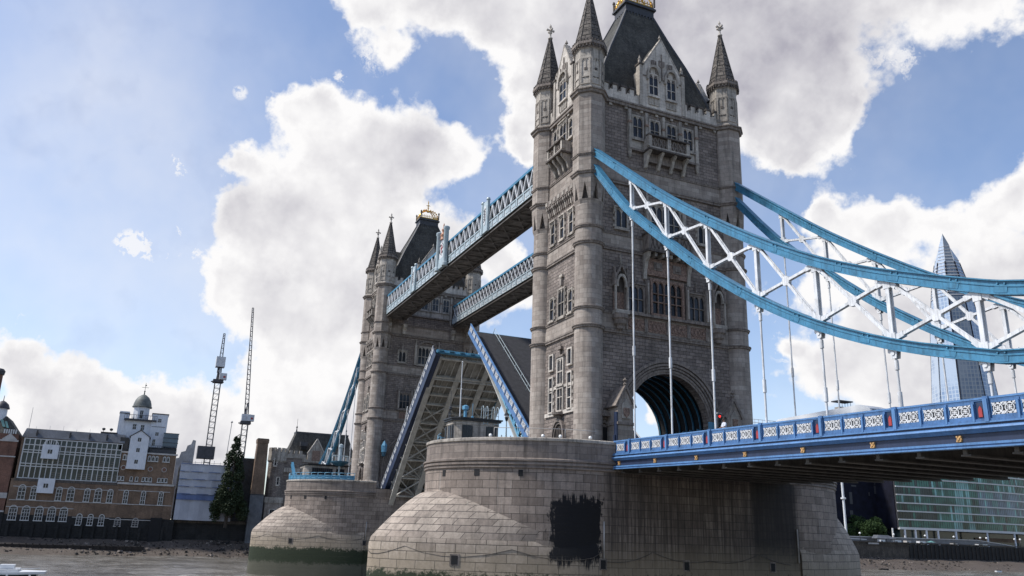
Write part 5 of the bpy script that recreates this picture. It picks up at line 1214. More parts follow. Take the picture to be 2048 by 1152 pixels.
cabB = make_cabin(-84.5, -78.5, -20.8, -13.2, 17.6, 'bay fronted cabin with a row of windows on the farther pier', lambda FX, FY: [(FX, -19.2 + k * 0.75, 0.62) for k in range(5)] + [(FX, -14.4, 1.4), (FY, -83, 0.8), (FY, -81.6, 0.8)])
m = MB('white_paint'); m.tube([(-0.9, -20.2, 17.4), (-0.9, -20.2, 20.3)], 0.07, 8); m.tube([(-0.9, -20.2, 20.3), (-0.9, -20.2, 23.0)], 0.045, 8); m.lathe(-0.9, -20.2, [(0, 22.95), (0.1, 23.03), (0, 23.15)], 8); m.bar((-0.9, -20.2, 20.3), (-0.65, -20.2, 20.3), 0.05)
tag(m.build('flagpole'), 'thin white flagpole standing on the roof of the near pier cabin', 'flagpole')
m = MB('lead'); m.tube([(-1.5, -21.0, 17.4), (-1.5, -21.0, 18.3)], 0.05, 6); m.lathe(-1.5, -21.0, [(0.0, 18.2), (0.16, 18.3), (0.16, 18.55), (0.0, 18.65)], 8); m.tube([(-1.5, -21.0, 18.6), (-1.5, -21.0, 20.1)], 0.025, 5); m.bar((-1.9, -21.0, 17.8), (-1.1, -21.0, 17.8), 0.06); m.bar((-1.8, -21.0, 17.2), (-1.8, -21.0, 18.1), 0.10)
tag(m.build('radio_mast'), 'short grey radio mast on the left of the near cabin roof', 'mast')
m = MB('sky_blue'); m.lathe(-0.2, -19.9, [(0.16, 17.4), (0.16, 18.1), (0.30, 18.2), (0.32, 18.55), (0.1, 18.65)], 10); m.tube([(0.2, -19.3, 17.4), (0.2, -19.3, 18.8)], 0.03, 5); m.lathe(0.2, -19.3, [(0.15, 17.4), (0.15, 17.55), (0, 17.6)], 8)
tag(m.build('roof_horn'), 'stubby light blue horn on the near cabin roof beside the flagpole', 'horn')
for k, yy in enumerate((-18.4, -17.3)):
    m = MB('pale_blue_paint')
    m.tube([(1.45, yy - 0.22, 16.7), (1.45, yy - 0.22, 18.2), (1.25, yy - 0.22, 18.5), (0.9, yy - 0.22, 18.5), (0.75, yy - 0.22, 17.4)], 0.035, 6); m.tube([(1.45, yy + 0.22, 16.7), (1.45, yy + 0.22, 18.2), (1.25, yy + 0.22, 18.5), (0.9, yy + 0.22, 18.5), (0.75, yy + 0.22, 17.4)], 0.035, 6)
    for z in (16.8, 17.2, 17.6, 18.0): m.tube([(1.45, yy - 0.22, z), (1.45, yy + 0.22, z)], 0.03, 5)
    tag(m.build('roof_ladder'), ('left' if k == 0 else 'right') + ' one of the two hooped ladders hanging over the near cabin roof edge', 'ladder', 'hooped ladders on the cabin')
def victorian_lamp(x, y, z, h, label):
    t = thing('street_lamp', (x, y, z), label, 'street lamp', 'ornate lamps on the piers')
    m = MB('pale_blue_paint'); m.lathe(x, y, [(0.22, z), (0.22, z + 0.5), (0.12, z + 0.6), (0.10, z + 1.3), (0.17, z + 1.4), (0.20, z + 1.9), (0.10, z + 2.0), (0.06, z + h - 0.8), (0.12, z + h - 0.75)], 8)
    m.bar((x, y - 0.55, z + 2.15), (x, y + 0.55, z + 2.15), 0.09)
    for s_ in (-1, 1): m.bar((x, y + s_ * 0.5, z + 1.9), (x, y + s_ * 0.5, z + 2.5), 0.09)
    m.build('post', t)
    m = MB('black_paint'); m.lathe(x, y, [(0.10, z + h - 0.75), (0.26, z + h - 0.2), (0.30, z + h - 0.18), (0.16, z + h + 0.05), (0.06, z + h + 0.15), (0.09, z + h + 0.3), (0, z + h + 0.6)], 6); m.build('lantern', t)
    m = MB('lamp_globe'); m.lathe(x, y, [(0.13, z + h - 0.6), (0.25, z + h - 0.23)], 6, 0.02, (False, False), sx=1.03, sy=1.03); m.build('lantern_glass', t)
victorian_lamp(-1.8, -14.8, 13.75, 4.7, 'ornate pale blue lamp post between the near cabin and the near tower')
# thin railings on the near coping
m = MB('concrete_pale')
pts = [(7.0 - 0.0, -19.8), (8.6, -17.2), (9.9, -14.2), (10.2, -11.2)]
t = thing('handrail', (8.6, -16, 14.93), 'thin grey handrail along the near pier coping by the tower foot', 'handrail')
for (xa, ya), (xb, yb) in zip(pts, pts[1:]):
    m.tube([(xa, ya, 14.93), (xa, ya, 15.75)], 0.03, 5); m.tube([(xa, ya, 15.75), (xb, yb, 15.75)], 0.03, 5)
m.build('rail', t)
for (x, y, lab) in ((8.3, -15.6, 'white globe light on the coping below the doorway'), (9.0, -14.2, 'white globe light just right of the doorway foot'), (9.8, -11.6, 'white globe light at the foot of the near turret'), (5.7, -19.6, 'white globe light at the left end of the tower foot')):
    t = thing('globe_light', (x, y, 14.93), lab, 'light', 'white globe lights on the near pier')
    m = MB('lamp_globe'); m.lathe(x, y, [(0, 15.02), (0.13, 15.08), (0.17, 15.2), (0.12, 15.32), (0, 15.37)], 10); m.build('globe', t); m = MB('black_paint'); m.lathe(x, y, [(0.08, 14.93), (0.05, 15.05)], 8); m.build('foot', t)
# left end of the near pier: blue box and rail
t = thing('blue_railing', (-5.5, -20.2, 13.75), 'light blue railing at the left end of the near pier', 'railing')
m = MB('sky_blue'); pts = [(-8.2, -17.0), (-7.0, -19.0), (-5.6, -20.4), (-4.2, -21.2), (-2.2, -21.6)]
for (xa, ya), (xb, yb) in zip(pts, pts[1:]):
    m.tube([(xa, ya, 14.9), (xa, ya, 16.0)], 0.04, 5)
    for z in (15.35, 15.7, 16.0): m.tube([(xa, ya, z), (xb, yb, z)], 0.03, 5)
m.build('rail', t); m = MB('sky_blue'); m.box(-5.9, -5.2, -20.3, -19.9, 14.9, 15.7); m.build('panel', t)
# far pier railing
t = thing('blue_railing', (-78, -20, 13.9), 'long light blue mesh railing along the farther pier edge', 'railing')
drum = sup(PX - 0.3, 12.0, 1.85)
pts = [(-81.36 + x, y) for x, y in drum if x > -6]
pts = [q for q in pts if q[1] < -12.5]
m = MB('sky_blue')
for (xa, ya), (xb, yb) in zip(pts, pts[1:]):
    m.tube([(xa, ya, 14.9), (xa, ya, 16.1)], 0.05, 5)
    for z in (15.2, 15.65, 16.1): m.tube([(xa, ya, z), (xb, yb, z)], 0.045, 5)
m.build('rail', t)
m = MB('blue_chain')
for (xa, ya), (xb, yb) in zip(pts, pts[1:]): m.face([(xa, ya, 14.93), (xb, yb, 14.93), (xb, yb, 15.65), (xa, ya, 15.65)])
m.build('mesh_panel', t)
# lookout lantern with a round platform near the far cabin
t = thing('signal_post', (-74.2, -15.6, 13.75), 'pale blue signal post with a round platform beside the far cabin', 'signal post')
m = MB('pale_blue_paint'); m.lathe(-74.2, -15.6, [(0.35, 13.75), (0.3, 15.2), (0.14, 15.5), (0.14, 17.6), (0.3, 17.7)], 10); m.build('post', t)
m = MB('teal_dark'); m.lathe(-74.2, -15.6, [(0.5, 17.4), (1.5, 17.9), (1.6, 18.1), (1.6, 18.25), (0.2, 18.3)], 16); m.build('platform', t)
m = MB('pale_blue_paint')
for k in range(8): a = k * PI / 4; m.tube([(-74.2 + 1.5 * math.cos(a), -15.6 + 1.5 * math.sin(a), 18.2), (-74.2 + 1.5 * math.cos(a), -15.6 + 1.5 * math.sin(a), 19.2)], 0.04, 5); m.tube([(-74.2 + 1.5 * math.cos(a), -15.6 + 1.5 * math.sin(a), 19.2), (-74.2 + 1.5 * math.cos(a + PI / 4), -15.6 + 1.5 * math.sin(a + PI / 4), 19.2)], 0.04, 5)
m.lathe(-74.2, -15.6, [(0.3, 18.3), (0.3, 20.6), (0.45, 20.7), (0.4, 21.2), (0, 21.4)], 10); m.build('lantern', t)
# blue lantern hung on the far tower
t = thing('hanging_lantern', (-75.0, -8.6, 20.3), 'large blue hanging lantern fixed to the far tower near the raised leaf', 'lantern')
def LX(m, pr): m.lathe(-74.4, -7.6, pr, 6)
m = MB('sky_blue'); LX(m, [(0.45, 20.5), (0.52, 21.5), (0.56, 21.6), (0.25, 22.2), (0.0, 22.6)]); m.build('lantern_body', t)
m = MB('teal_dark'); LX(m, [(0.0, 19.6), (0.32, 19.75), (0.44, 20.5)]); m.build('lantern_base', t)
m = MB('dark_steel'); m.bar((-75.9, -7.6, 22.6), (-74.4, -7.6, 22.85), 0.12); m.build('wall_arm', t)

# ------------------------------------------------------------------ on the road: signal, person, white van
t = thing('traffic_light', (23.55, -8.1, 13.4), 'black traffic light showing red in front of the arch right side', 'traffic light')
m = MB('black_paint'); m.tube([(23.55, -8.1, 13.4), (23.55, -8.1, 15.1)], 0.06, 8); m.build('post', t)
m = MB('black_paint'); m.box(23.37, 23.67, -8.26, -7.94, 15.0, 16.05); m.use('concrete_pale'); m.box(23.33, 23.7, -8.3, -7.9, 16.05, 16.12); m.build('signal_head', t)
m = MB('red_lamp'); m.prism([(23.68, -8.1 + 0.085 * math.cos(k * PI / 6), 15.84 + 0.085 * math.sin(k * PI / 6)) for k in range(12)], (0.03, 0, 0)); m.build('red_lens', t)
m = MB('black_void')
for z in (15.5, 15.18): m.prism([(23.68, -8.1 + 0.12 * math.cos(k * PI / 6), z + 0.12 * math.sin(k * PI / 6)) for k in range(12)], (0.02, 0, 0))
m.build('unlit_lenses', t)
def make_person(x, y, z, label, yaw=0.0):
    """one continuous skinned figure, standing, arms slightly bent forward on the rail; clothing as children"""
    me = bpy.data.meshes.new('person'); o = bpy.data.objects.new('person', me); COL.objects.link(o)
    V = [(0, 0, 0.92), (0, 0, 1.15), (0, 0, 1.36), (0, 0, 1.46), (0.02, 0, 1.54), (0.03, 0, 1.64), (0.03, 0, 1.72),
         (0, 0.17, 1.40), (0.06, 0.24, 1.15), (0.28, 0.20, 1.04), (0, -0.17, 1.40), (0.06, -0.24, 1.15), (0.28, -0.20, 1.04),
         (0, 0.09, 0.86), (0.03, 0.10, 0.48), (0, 0.10, 0.08), (0.13, 0.11, 0.04), (0, -0.09, 0.86), (0.03, -0.10, 0.48), (0, -0.10, 0.08), (0.13, -0.11, 0.04)]
    Rr = [.14, .13, .15, .06, .055, .095, .075, .065, .048, .036, .065, .048, .036, .09, .065, .045, .04, .09, .065, .045, .04]
    E_ = [(0, 1), (1, 2), (2, 3), (3, 4), (4, 5), (5, 6), (2, 7), (7, 8), (8, 9), (2, 10), (10, 11), (11, 12), (0, 13), (13, 14), (14, 15), (15, 16), (0, 17), (17, 18), (18, 19), (19, 20)]
    b0 = len(V)
    for sg in (1, -1):                                                     # five short finger chains per hand
        hb = 9 if sg > 0 else 12; hx, hy, hz = V[hb]
        for k, (dy, ln) in enumerate(((-0.03, 0.07), (-0.012, 0.08), (0.008, 0.078), (0.028, 0.06))):
            V += [(hx + 0.06, hy + dy, hz), (hx + 0.06 + ln, hy + dy, hz - 0.025)]; Rr += [.012, .009]; E_ += [(hb, len(V) - 2), (len(V) - 2, len(V) - 1)]
        V += [(hx + 0.05, hy - sg * 0.05, hz - 0.01)]; Rr += [.011]; E_ += [(hb, len(V) - 1)]
    me.from_pydata(V, E_, []); me.materials.append(MATS['skin'])
    sk = o.modifiers.new('skin', 'SKIN'); o.modifiers.new('sub', 'SUBSURF').levels = 1
    o.modifiers['sub'].render_levels = 1
    lay = me.skin_vertices[0] if me.skin_vertices else None
    if lay is None:
        import bmesh
        bm = bmesh.new(); bm.from_mesh(me); bm.verts.layers.skin.verify(); bm.to_mesh(me); bm.free(); lay = me.skin_vertices[0]
    for i, sv in enumerate(lay.data): sv.radius = (Rr[i], Rr[i]); sv.use_root = (i == 0)
    o.location = (x, y, z); o.rotation_euler = (0, 0, yaw); tag(o, label, 'person')
    def child(nm, mat, fn): m = MB(mat); fn(m); c = m.build(nm); c.parent = o; return c
    def shirt(m):
        m.lathe(0, 0, [(0.16, 0.86), (0.165, 0.98), (0.155, 1.15), (0.175, 1.32), (0.15, 1.42), (0.07, 1.47)], 14, sy=1.25)
        for sg in (1, -1): m.tube([(0, sg * 0.19, 1.40), (0.04, sg * 0.245, 1.24), (0.08, sg * 0.25, 1.14)], 0.078, 10, r2=0.066)
    child('shirt', 'shirt_white', shirt)
    def trou(m):
        m.lathe(0, 0, [(0.15, 0.96), (0.165, 0.86), (0.15, 0.80)], 12, sy=1.2)
        for sg in (1, -1): m.tube([(0, sg * 0.09, 0.86), (0.03, sg * 0.10, 0.48), (0, sg * 0.10, 0.07)], 0.10, 10, r2=0.07)
    child('trousers', 'navy_paint', trou)
    child('hair', 'wood_dark', lambda m: m.lathe(0.01, 0, [(0.09, 1.60), (0.112, 1.68), (0.10, 1.77), (0.05, 1.82), (0, 1.83)], 12))
    def face(m):
        for sg in (1, -1): m.box(0.118, 0.128, sg * 0.034 - 0.012, sg * 0.034 + 0.012, 1.645, 1.658)
        m.box(0.115, 0.126, -0.02, 0.02, 1.575, 1.583)
        m.use('skin'); m.prism([(0.115, -0.012, 1.60), (0.115, 0.012, 1.60), (0.145, 0, 1.605), ], (0, 0, 0.04))
        for sg in (1, -1): m.box(0.015, 0.045, sg * 0.097 - 0.01, sg * 0.097 + 0.01, 1.61, 1.66)
    child('face', 'black_paint', face)
    return o
make_person(25.0, -8.75, 13.72, 'person in a white shirt standing at the parapet by the traffic light', R_(-100))
t = thing('white_van', (24.5, 1.5, 13.3), 'white vehicle of which only the roof shows above the deck parapet', 'van')
def vz(x): return ptop(x) - 1.2
m = MB('hull_white'); x0, x1 = 19.5, 30.5
m.prism([(x0, 0.6, 13.95), (x0 + 0.1, 0.6, 16.35), (x0 + 0.9, 0.6, 16.7), (x1 - 1.4, 0.6, 16.85), (x1 - 0.4, 0.6, 16.5), (x1, 0.6, 15.3), (x1, 0.6, 13.95)], (0, 2.3, 0)); m.build('body', t)
m = MB('window_glass'); m.box(x0 + 1, x1 - 1.2, 0.56, 0.6, 15.2, 16.1); m.prism([(x1 + 0.02, 0.8, 15.3), (x1 + 0.02, 2.7, 15.3), (x1 - 0.36, 2.7, 16.4), (x1 - 0.36, 0.8, 16.4)], (0.02, 0, 0.0)); m.build('window', t)
for xx in (x0 + 2, x1 - 2.2):
    for yy in (0.62, 2.66):
        m = MB('black_paint'); m.prism([(xx + 0.48 * math.cos(k * PI / 9), yy, 13.95 + 0.48 * math.sin(k * PI / 9)) for k in range(18)], (0, 0.24, 0)); m.build('wheel', t)
# ------------------------------------------------------------------ river, banks
from mathutils import noise as mn
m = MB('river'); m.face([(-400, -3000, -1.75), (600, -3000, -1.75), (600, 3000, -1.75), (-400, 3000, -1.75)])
def wave(x, y):
    a = mn.noise(Vector((x * 0.16, y * 0.09, 0.3))) * 0.20 + mn.noise(Vector((x * 0.42, y * 0.30, 4.1))) * 0.14 + mn.noise(Vector((x * 0.95, y * 0.75, 9.7))) * 0.07
    return -1.4 + a * 2.0 * (0.55 + 0.7 * (0.5 + mn.noise(Vector((x * 0.02, y * 0.03, 7)))))
def water_grid(x0, x1, y0, y1, sx, sy):
    nx, ny = int((x1 - x0) / sx), int((y1 - y0) / sy); b = len(m.v)
    G = [[(x0 + i * (x1 - x0) / nx, y0 + j * (y1 - y0) / ny) for j in range(ny + 1)] for i in range(nx + 1)]
    H = [[(x, y, wave(x, y)) for x, y in row] for row in G]
    for i in range(nx):
        for j in range(ny): m.face([H[i][j], H[i + 1][j], H[i + 1][j + 1], H[i][j + 1]], [(0, 0)] * 4, True)
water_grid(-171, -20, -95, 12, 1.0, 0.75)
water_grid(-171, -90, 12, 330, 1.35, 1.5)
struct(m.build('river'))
m = MB('asphalt'); m.face([(-6000, -5000, 7.6), (-172, -5000, 7.6), (-172, 5000, 7.6), (-6000, 5000, 7.6)]); struct(m.build('south_bank_ground'))
rnd = random.Random(3)
m = MB('mud'); NY = 260; rows = []
for i in range(NY + 1):
    y = -520 + i * 5.0; w = math.sin(y * 0.05) * 0.8 + math.sin(y * 0.17 + 1) * 0.5
    rows.append([(-171.6, y, 2.6), (-168 + w * 0.6, y, 1.7 + 0.25 * math.sin(y * .31)), (-164.5 + w, y, 0.75 + 0.2 * math.sin(y * .43 + 2)), (-161 + w, y, -0.25 + 0.15 * math.sin(y * .2)), (-156.5 + w * 1.6, y, -1.75)])
for a, b in zip(rows, rows[1:]):
    for k in range(4): m.face([a[k + 1], b[k + 1], b[k], a[k]], None, True)
struct(m.build('foreshore'))
m = MB('quay_dark'); m.box(-175, -171.5, -520, 60, -2, 7.6); m.use('quay_brown'); m.box(-171.55, -171.2, -38.5, 60, 6.9, 7.75)
tag(m.build('quay_wall'), 'black stained river wall below the warehouses on the left bank', 'river wall')
m = MB('quay_brown'); m.box(-175, -171.2, 150, 236, -2, 8.1); m.box(-171.15, -170.9, 150, 236, 7.1, 7.4); m.use('quay_dark'); m.box(-175, -170.9, 236, 780, -2, 7.9)
for k in range(100): m.use('wood_dark'); m.box(-170.9, -170.6, 238 + k * 2.4, 238.4 + k * 2.4, 0.5, 7.6)
m.use('quay_brown'); m.box(-175, -170.7, 150, 780, 8.1, 8.5); m.use('concrete_pale'); m.box(-170.9, -170.8, 214, 219.5, 7.45, 8.0)
tag(m.build('quay_wall'), 'brown river wall below the promenade at the lower right', 'river wall')
m = MB('wood_dark'); m.box(-164.6, -161.6, -95, -44.5, -1.6, 0.75)
for k in range(34): m.box(-161.58, -161.3, -94 + k * 1.45, -93.7 + k * 1.45, -1.6, 0.8 + 0.3 * rnd.random())
m.box(-162.2, -161.8, -45.4, -45.1, -1.0, 1.2)
tag(m.build('timber_revetment'), 'long dark timber revetment along the muddy beach at the left', 'revetment')
rr = random.Random(8); m = MB('quay_brown')
def rock(x, y, z, s_):
    m.use(rr.choice(['quay_brown', 'quay_dark', 'moulding_stone', 'wood_dark', 'wood_dark'])); a = rr.random() * PI; c, d = math.cos(a) * s_, math.sin(a) * s_; k = 0.4 + rr.random() * 1.2
    q = [(x - c + d * k, y - d - c * k), (x + c + d * k * .7, y + d - c * k * .7), (x + c - d * k, y + d + c * k), (x - c - d * k * .8, y - d + c * k * .8)]; h = s_ * (0.35 + 0.5 * rr.random())
    m.hexa([(p[0], p[1], z - 0.15) for p in q] + [(x + (p[0] - x) * 0.7, y + (p[1] - y) * 0.7, z + h) for p in q])
def gz(x): return lerp(2.6, 1.7, (x + 171.6) / 3.6) if x < -168 else lerp(1.7, 0.75, (x + 168) / 3.5) if x < -164.5 else lerp(0.75, -0.25, (x + 164.5) / 3.5) if x < -161 else lerp(-0.25, -1.5, (x + 161) / 4.5)
for _ in range(1500):
    x = -171 + 13.5 * rr.random() ** 1.2; y = -95 + 85 * rr.random() if rr.random() < 0.55 else 190 + 140 * rr.random(); rock(x, y, gz(x), 0.10 + 0.35 * rr.random() ** 3)
struct(m.build('foreshore_rubble'), 'stuff')
t = None

# ------------------------------------------------------------------ warehouse on the left
FB = F((-170, 0, 0), (0, 1, 0), (1, 0, 0))
def g(a, z): return (-48 + (a + 48) * 1.0209, 6.68 + (z - 6.68) * 1.0209)
def gb(m, y0, y1, z0, z1, c0, c1, Fr=FB):
    (a0, b0), (a1, b1) = g(y0, z0), g(y1, z1); m.fb(Fr, a0, a1, b0, b1, c0, c1)
def house_window(parent, ac, b0, w, h, arched=True, grid=2, mat='white_frame', Fr=FB, rows_=3, name='window', c=0.0):
    a, b = g(ac, b0); a0, a1, b1 = a - w / 2, a + w / 2, b + h; m = MB(mat); f = 0.13
    m.fb(Fr, a0 - f, a0, b, b1, c, c + 0.18); m.fb(Fr, a1, a1 + f, b, b1, c, c + 0.18); m.fb(Fr, a0 - f - .1, a1 + f + .1, b - 0.22, b, c, c + 0.28)
    for k in range(1, grid): x = a0 + w * k / grid; m.fb(Fr, x - 0.05, x + 0.05, b, b1, c + .04, c + 0.15)
    for k in range(1, rows_ + 1): z = b + h * k / rows_; m.fb(Fr, a0, a1, z - 0.05, z + 0.05, c + .04, c + 0.15)
    if arched:
        R = w / 2 + f; pts = [(a + R * math.cos(PI * i / 8), b1 + R * math.sin(PI * i / 8)) for i in range(9)]; pin = [(a + (R - f * 1.3) * math.cos(PI * i / 8), b1 + (R - f * 1.3) * math.sin(PI * i / 8)) for i in range(9)]
        for i in range(8): m.fprism(Fr, [pin[i], pts[i], pts[i + 1], pin[i + 1]], c, c + 0.2)
    o = m.build(name, parent)
    m = MB('window_glass'); m.fb(Fr, a0, a1, b, b1, c, c + 0.03)
    if arched: m.fprism(Fr, [(a + w / 2 * math.cos(PI * i / 8), b1 + w / 2 * math.sin(PI * i / 8)) for i in range(9)], c, c + 0.03)
    m.build('pane', o); return o
t = thing('warehouse', (-170, -58, 2.4), 'brown brick riverside warehouse with a white grid of windows and a white domed tower', 'warehouse')
m = MB('brick_brown'); gb(m, -76.9, -39.0, 7.6, 16.2, -18, 0.0); gb(m, -53.0, -39.8, 16.2, 24.4, -16, -0.05); gb(m, -76.4, -53.0, 16.2, 26.4, -16, -0.6); m.build('brick_wall', t)
m = MB('quay_dark'); gb(m, -76.9, -38.0, 1.4, 7.6, -5, 0.05)
for k in range(14): gb(m, -76 + k * 2.7, -75.4 + k * 2.7, 1.4, 5.6, 0.05, 0.6)
m.build('black_base', t)
m = MB('black_void'); gb(m, -43.8, -41.0, 1.6, 7.9, 0.06, 0.65); m.build('water_gate', t)
m = MB('concrete_pale')
for y0, y1, z in ((-76.5, -39.2, 10.95), (-76.8, -62, 9.3), (-62, -53.5, 7.3), (-53.5, -41, 7.1), (-76.2, -54, 14.2), (-52.5, -40, 14.4)): gb(m, y0, y1, z, z + 0.18, -0.1, 0.12)
gb(m, -53.0, -39.3, 16.0, 16.5, -0.1, 0.35); gb(m, -53.2, -39.5, 24.0, 24.4, -0.1, 0.3); m.use('dark_moulding'); gb(m, -76.2, -53.0, 15.6, 16.3, -0.7, 0.1)
m.build('string_course', t)
for px in (43, 65.5, 114, 137, 169, 191, 215): house_window(t, -75.6 + (px - 30) * .1155, 11.3, 1.45 if px in (43, 137, 191) else 1.15, 2.7)
for px in (247, 283, 320): house_window(t, -75.6 + (px - 30) * .1155, 11.2, 0.95, 2.9)
for px in (34, 58, 83, 107, 130): house_window(t, -75.6 + (px - 30) * .1155, 6.35, 1.6, 2.6, grid=3)
for px in (162, 184, 206): house_window(t, -75.6 + (px - 30) * .1155, 5.6, 1.1, 2.1)
for px in (239, 275): house_window(t, -75.6 + (px - 30) * .1155, 5.6, 1.3, 1.4, mat='concrete_pale')
for y, w in ((-52.3, 0.5), (-51.4, 0.5), (-46.3, 0.5), (-45.4, 0.5), (-44.5, 0.5), (-42.6, 0.5), (-41.7, 0.5)): house_window(t, y, 22.3, w, 1.0, grid=1, rows_=1, c=-0.05)
for y in (-52.8, -52.0, -49.9, -48.6, -47.0, -46.2, -45.3, -43.2, -42.3, -41.5): house_window(t, y, 17.0, 0.5, 1.0, grid=1, rows_=1, arched=False, c=-0.05)
m = MB('concrete_pale')
for y in (-52.2, -45.7, -42.3): a, z = g(y, 20.2); q = [(-170 + 0.0, a + 0.65 * math.cos(k * PI / 8), z + 0.65 * math.sin(k * PI / 8)) for k in range(16)]; m.use('concrete_pale'); m.prism(q, (0.12, 0, 0)); q = [(-169.86, a + 0.48 * math.cos(k * PI / 8), z + 0.48 * math.sin(k * PI / 8)) for k in range(16)]; m.use('brick_red'); m.prism(q, (0.03, 0, 0))
m.build('round_window', t)
# white grid with louvred glazing
m = MB('glass_dark'); gb(m, -75.8, -53.3, 16.4, 26.2, -0.58, -0.5); m.build('glazing', t)
m = MB('moulding_stone'); rr = random.Random(5)
for r_, (z0, z1) in enumerate(((16.7, 18.9), (20.1, 22.3), (23.5, 25.6))):
    for k in range(19):
        y0 = -75.5 + k * 1.17
        if rr.random() < 0.6:
            for j in range(3): gb(m, y0 + 0.15, y0 + 0.98, z0 + 0.2 + j * 0.5, z0 + 0.32 + j * 0.5, -0.5, -0.4)
m.build('balcony_louvres', t)
m = MB('white_frame')
for k in range(20): y = -75.7 + k * 1.178; gb(m, y - (0.13 if k % 2 == 0 else 0.08), y + (0.13 if k % 2 == 0 else 0.08), 16.4, 26.2, -0.5, -0.2)
for z in (16.4, 19.3, 19.95, 22.7, 23.3, 24.6, 26.1): gb(m, -75.85, -53.2, z - 0.1, z + 0.1, -0.5, -0.15)
m.build('white_grid', t)
m = MB('grey_metal_roof'); a0, b0 = g(-76.5, 26.4); a1, b1 = g(-52.8, 28.7)
m.prism([(-170.2, a0, b0), (-170.2, a1, b0), (-171.4, a1 - 0.2, b1), (-171.4, a0 + 0.6, b1)], (-12, 0, 0))
m.use('concrete_pale')
for k in range(7): gb(m, -74 + k * 3.1, -73.95 + k * 3.1, 28.7, 29.4 + (k % 3) * 0.3, -2.5, -2.45)
m.use('dark_roof')
for y in (-73.5, -66, -61.5, -57.4): gb(m, y, y + 0.35, 26.9, 28.3, -0.9, -0.4)
gb(m, -59.0, -55.0, 28.6, 29.2, -5, -2.0)
m.build('roof', t)
m = MB('concrete_pale'); a, b = g(-75.3, 26.5); m.tube([(-170, a, b), (-170, a, b + 7.5)], 0.06, 5); m.build('roof_pole', t)
for y0, y1, z0, z1 in ((-71.4, -67.7, 21.3, 24.8), (-70.9, -67.2, 12.9, 16.5)):          # hanging white loading bays
    m = MB('white_render'); gb(m, y0, y1, z0, z1, -0.6, 1.1); o = m.build('loading_bay', t)
    yc = (y0 + y1) / 2; m = MB('window_glass'); gb(m, yc - 0.5, yc + 0.5, (z0 + z1) / 2 - 0.5, (z0 + z1) / 2 + 0.5, 1.1, 1.14); m.use('white_frame'); gb(m, yc - 0.05, yc + 0.05, (z0 + z1) / 2 - 0.5, (z0 + z1) / 2 + 0.5, 1.14, 1.18); m.build('window', o)
m = MB('white_frame')
ac, bc = g(-69.6, 24.9)
for i in range(8):
    a_, b_ = PI * i / 8, PI * (i + 1) / 8
    m.bar((-169.3, ac + 1.6 * math.cos(a_), bc + 1.2 * math.sin(a_)), (-169.3, ac + 1.6 * math.cos(b_), bc + 1.2 * math.sin(b_)), 0.2)
for k in (-1, -.5, 0, .5, 1): m.bar((-169.3, ac + k, bc), (-169.3, ac + k, bc + 1.2 * math.sqrt(max(0.05, 1 - (k / 1.6) ** 2))), 0.1)
m.build('bay_arch', t)
m = MB('white_render'); (a0, b0), (a1, b1) = g(-51.6, 19.9), g(-47.1, 28.3); m.fprism(FB, [(a0, b0), (a1, b0), (a1, b1), ((a0 + a1) / 2, b1 + 1.6), (a0, b1)], -2.5, 1.2); o = m.build('lucam', t)
m = MB('dark_roof')
for s_ in (a0 - 0.3, a1 + 0.3): m.bar((-170.6, s_, b1 - 0.15), (-170.6, (a0 + a1) / 2, b1 + 1.75), 4.0, 0.2)
m.build('lucam_roof', o)
for z in (21.3, 24.3, 27.0):
    m = MB('window_glass'); gb(m, -49.8, -49.0, z, z + 1.0, 1.2, 1.24); m.use('white_frame'); gb(m, -49.44, -49.36, z, z + 1.0, 1.24, 1.28); m.build('window', o)
# white tower block with dome
m = MB('white_render'); gb(m, -53.4, -46.4, 24.4, 33.2, -9, -3.0); gb(m, -47.2, -43.2, 24.4, 35.0, -9, -2.6); gb(m, -55.3, -52.9, 26.0, 35.2, -8, -4.0); tw = m.build('white_tower', t)
m = MB('lead'); gb(m, -47.35, -43.05, 34.9, 35.15, -9.1, -2.5); gb(m, -55.4, -52.8, 34.6, 34.8, -8.1, -3.9); gb(m, -47.0, -43.6, 31.5, 31.6, -2.6, -2.5); gb(m, -54, -46, 32.8, 33.2, -9.3, -2.0)
for k in range(15): gb(m, -54 + k * 0.57, -53.93 + k * 0.57, 33.2, 34.3, -2.1, -2.03)
gb(m, -54, -46, 34.2, 34.3, -2.1, -2.02)
gb(m, -46.6, -40.2, 24.4, 25.4, -1.5, -0.2)
for k in range(12): gb(m, -46.4 + k * 0.52, -46.33 + k * 0.52, 25.4, 26.4, -0.4, -0.33)
gb(m, -46.4, -40.3, 26.3, 26.4, -0.42, -0.32); m.build('balcony', tw)
a, b = g(-50.1, 33.2)
m = MB('white_render'); m.lathe(-176, a, [(2.2, b), (2.15, b + 3.7)], 8, PI / 8); o = m.build('drum', tw)
m = MB('dome_grey'); m.lathe(-176, a, [(2.55, b + 3.6), (2.6, b + 3.85), (2.4, b + 3.95), (2.3, b + 4.6), (2.0, b + 5.6), (1.45, b + 6.5), (0.7, b + 7.1), (0.2, b + 7.3), (0.12, b + 8.0), (0.25, b + 8.2), (0.0, b + 8.6)], 20); m.tube([(-176, a, b + 8.4), (-176, a, b + 10.6)], 0.06, 5); m.bar((-176, a - 0.9, b + 9.3), (-176, a + 0.9, b + 9.3), 0.09); m.bar((-176, a - 0.1, b + 9.9), (-176, a + 0.3, b + 9.9), 0.3); m.build('dome', tw)
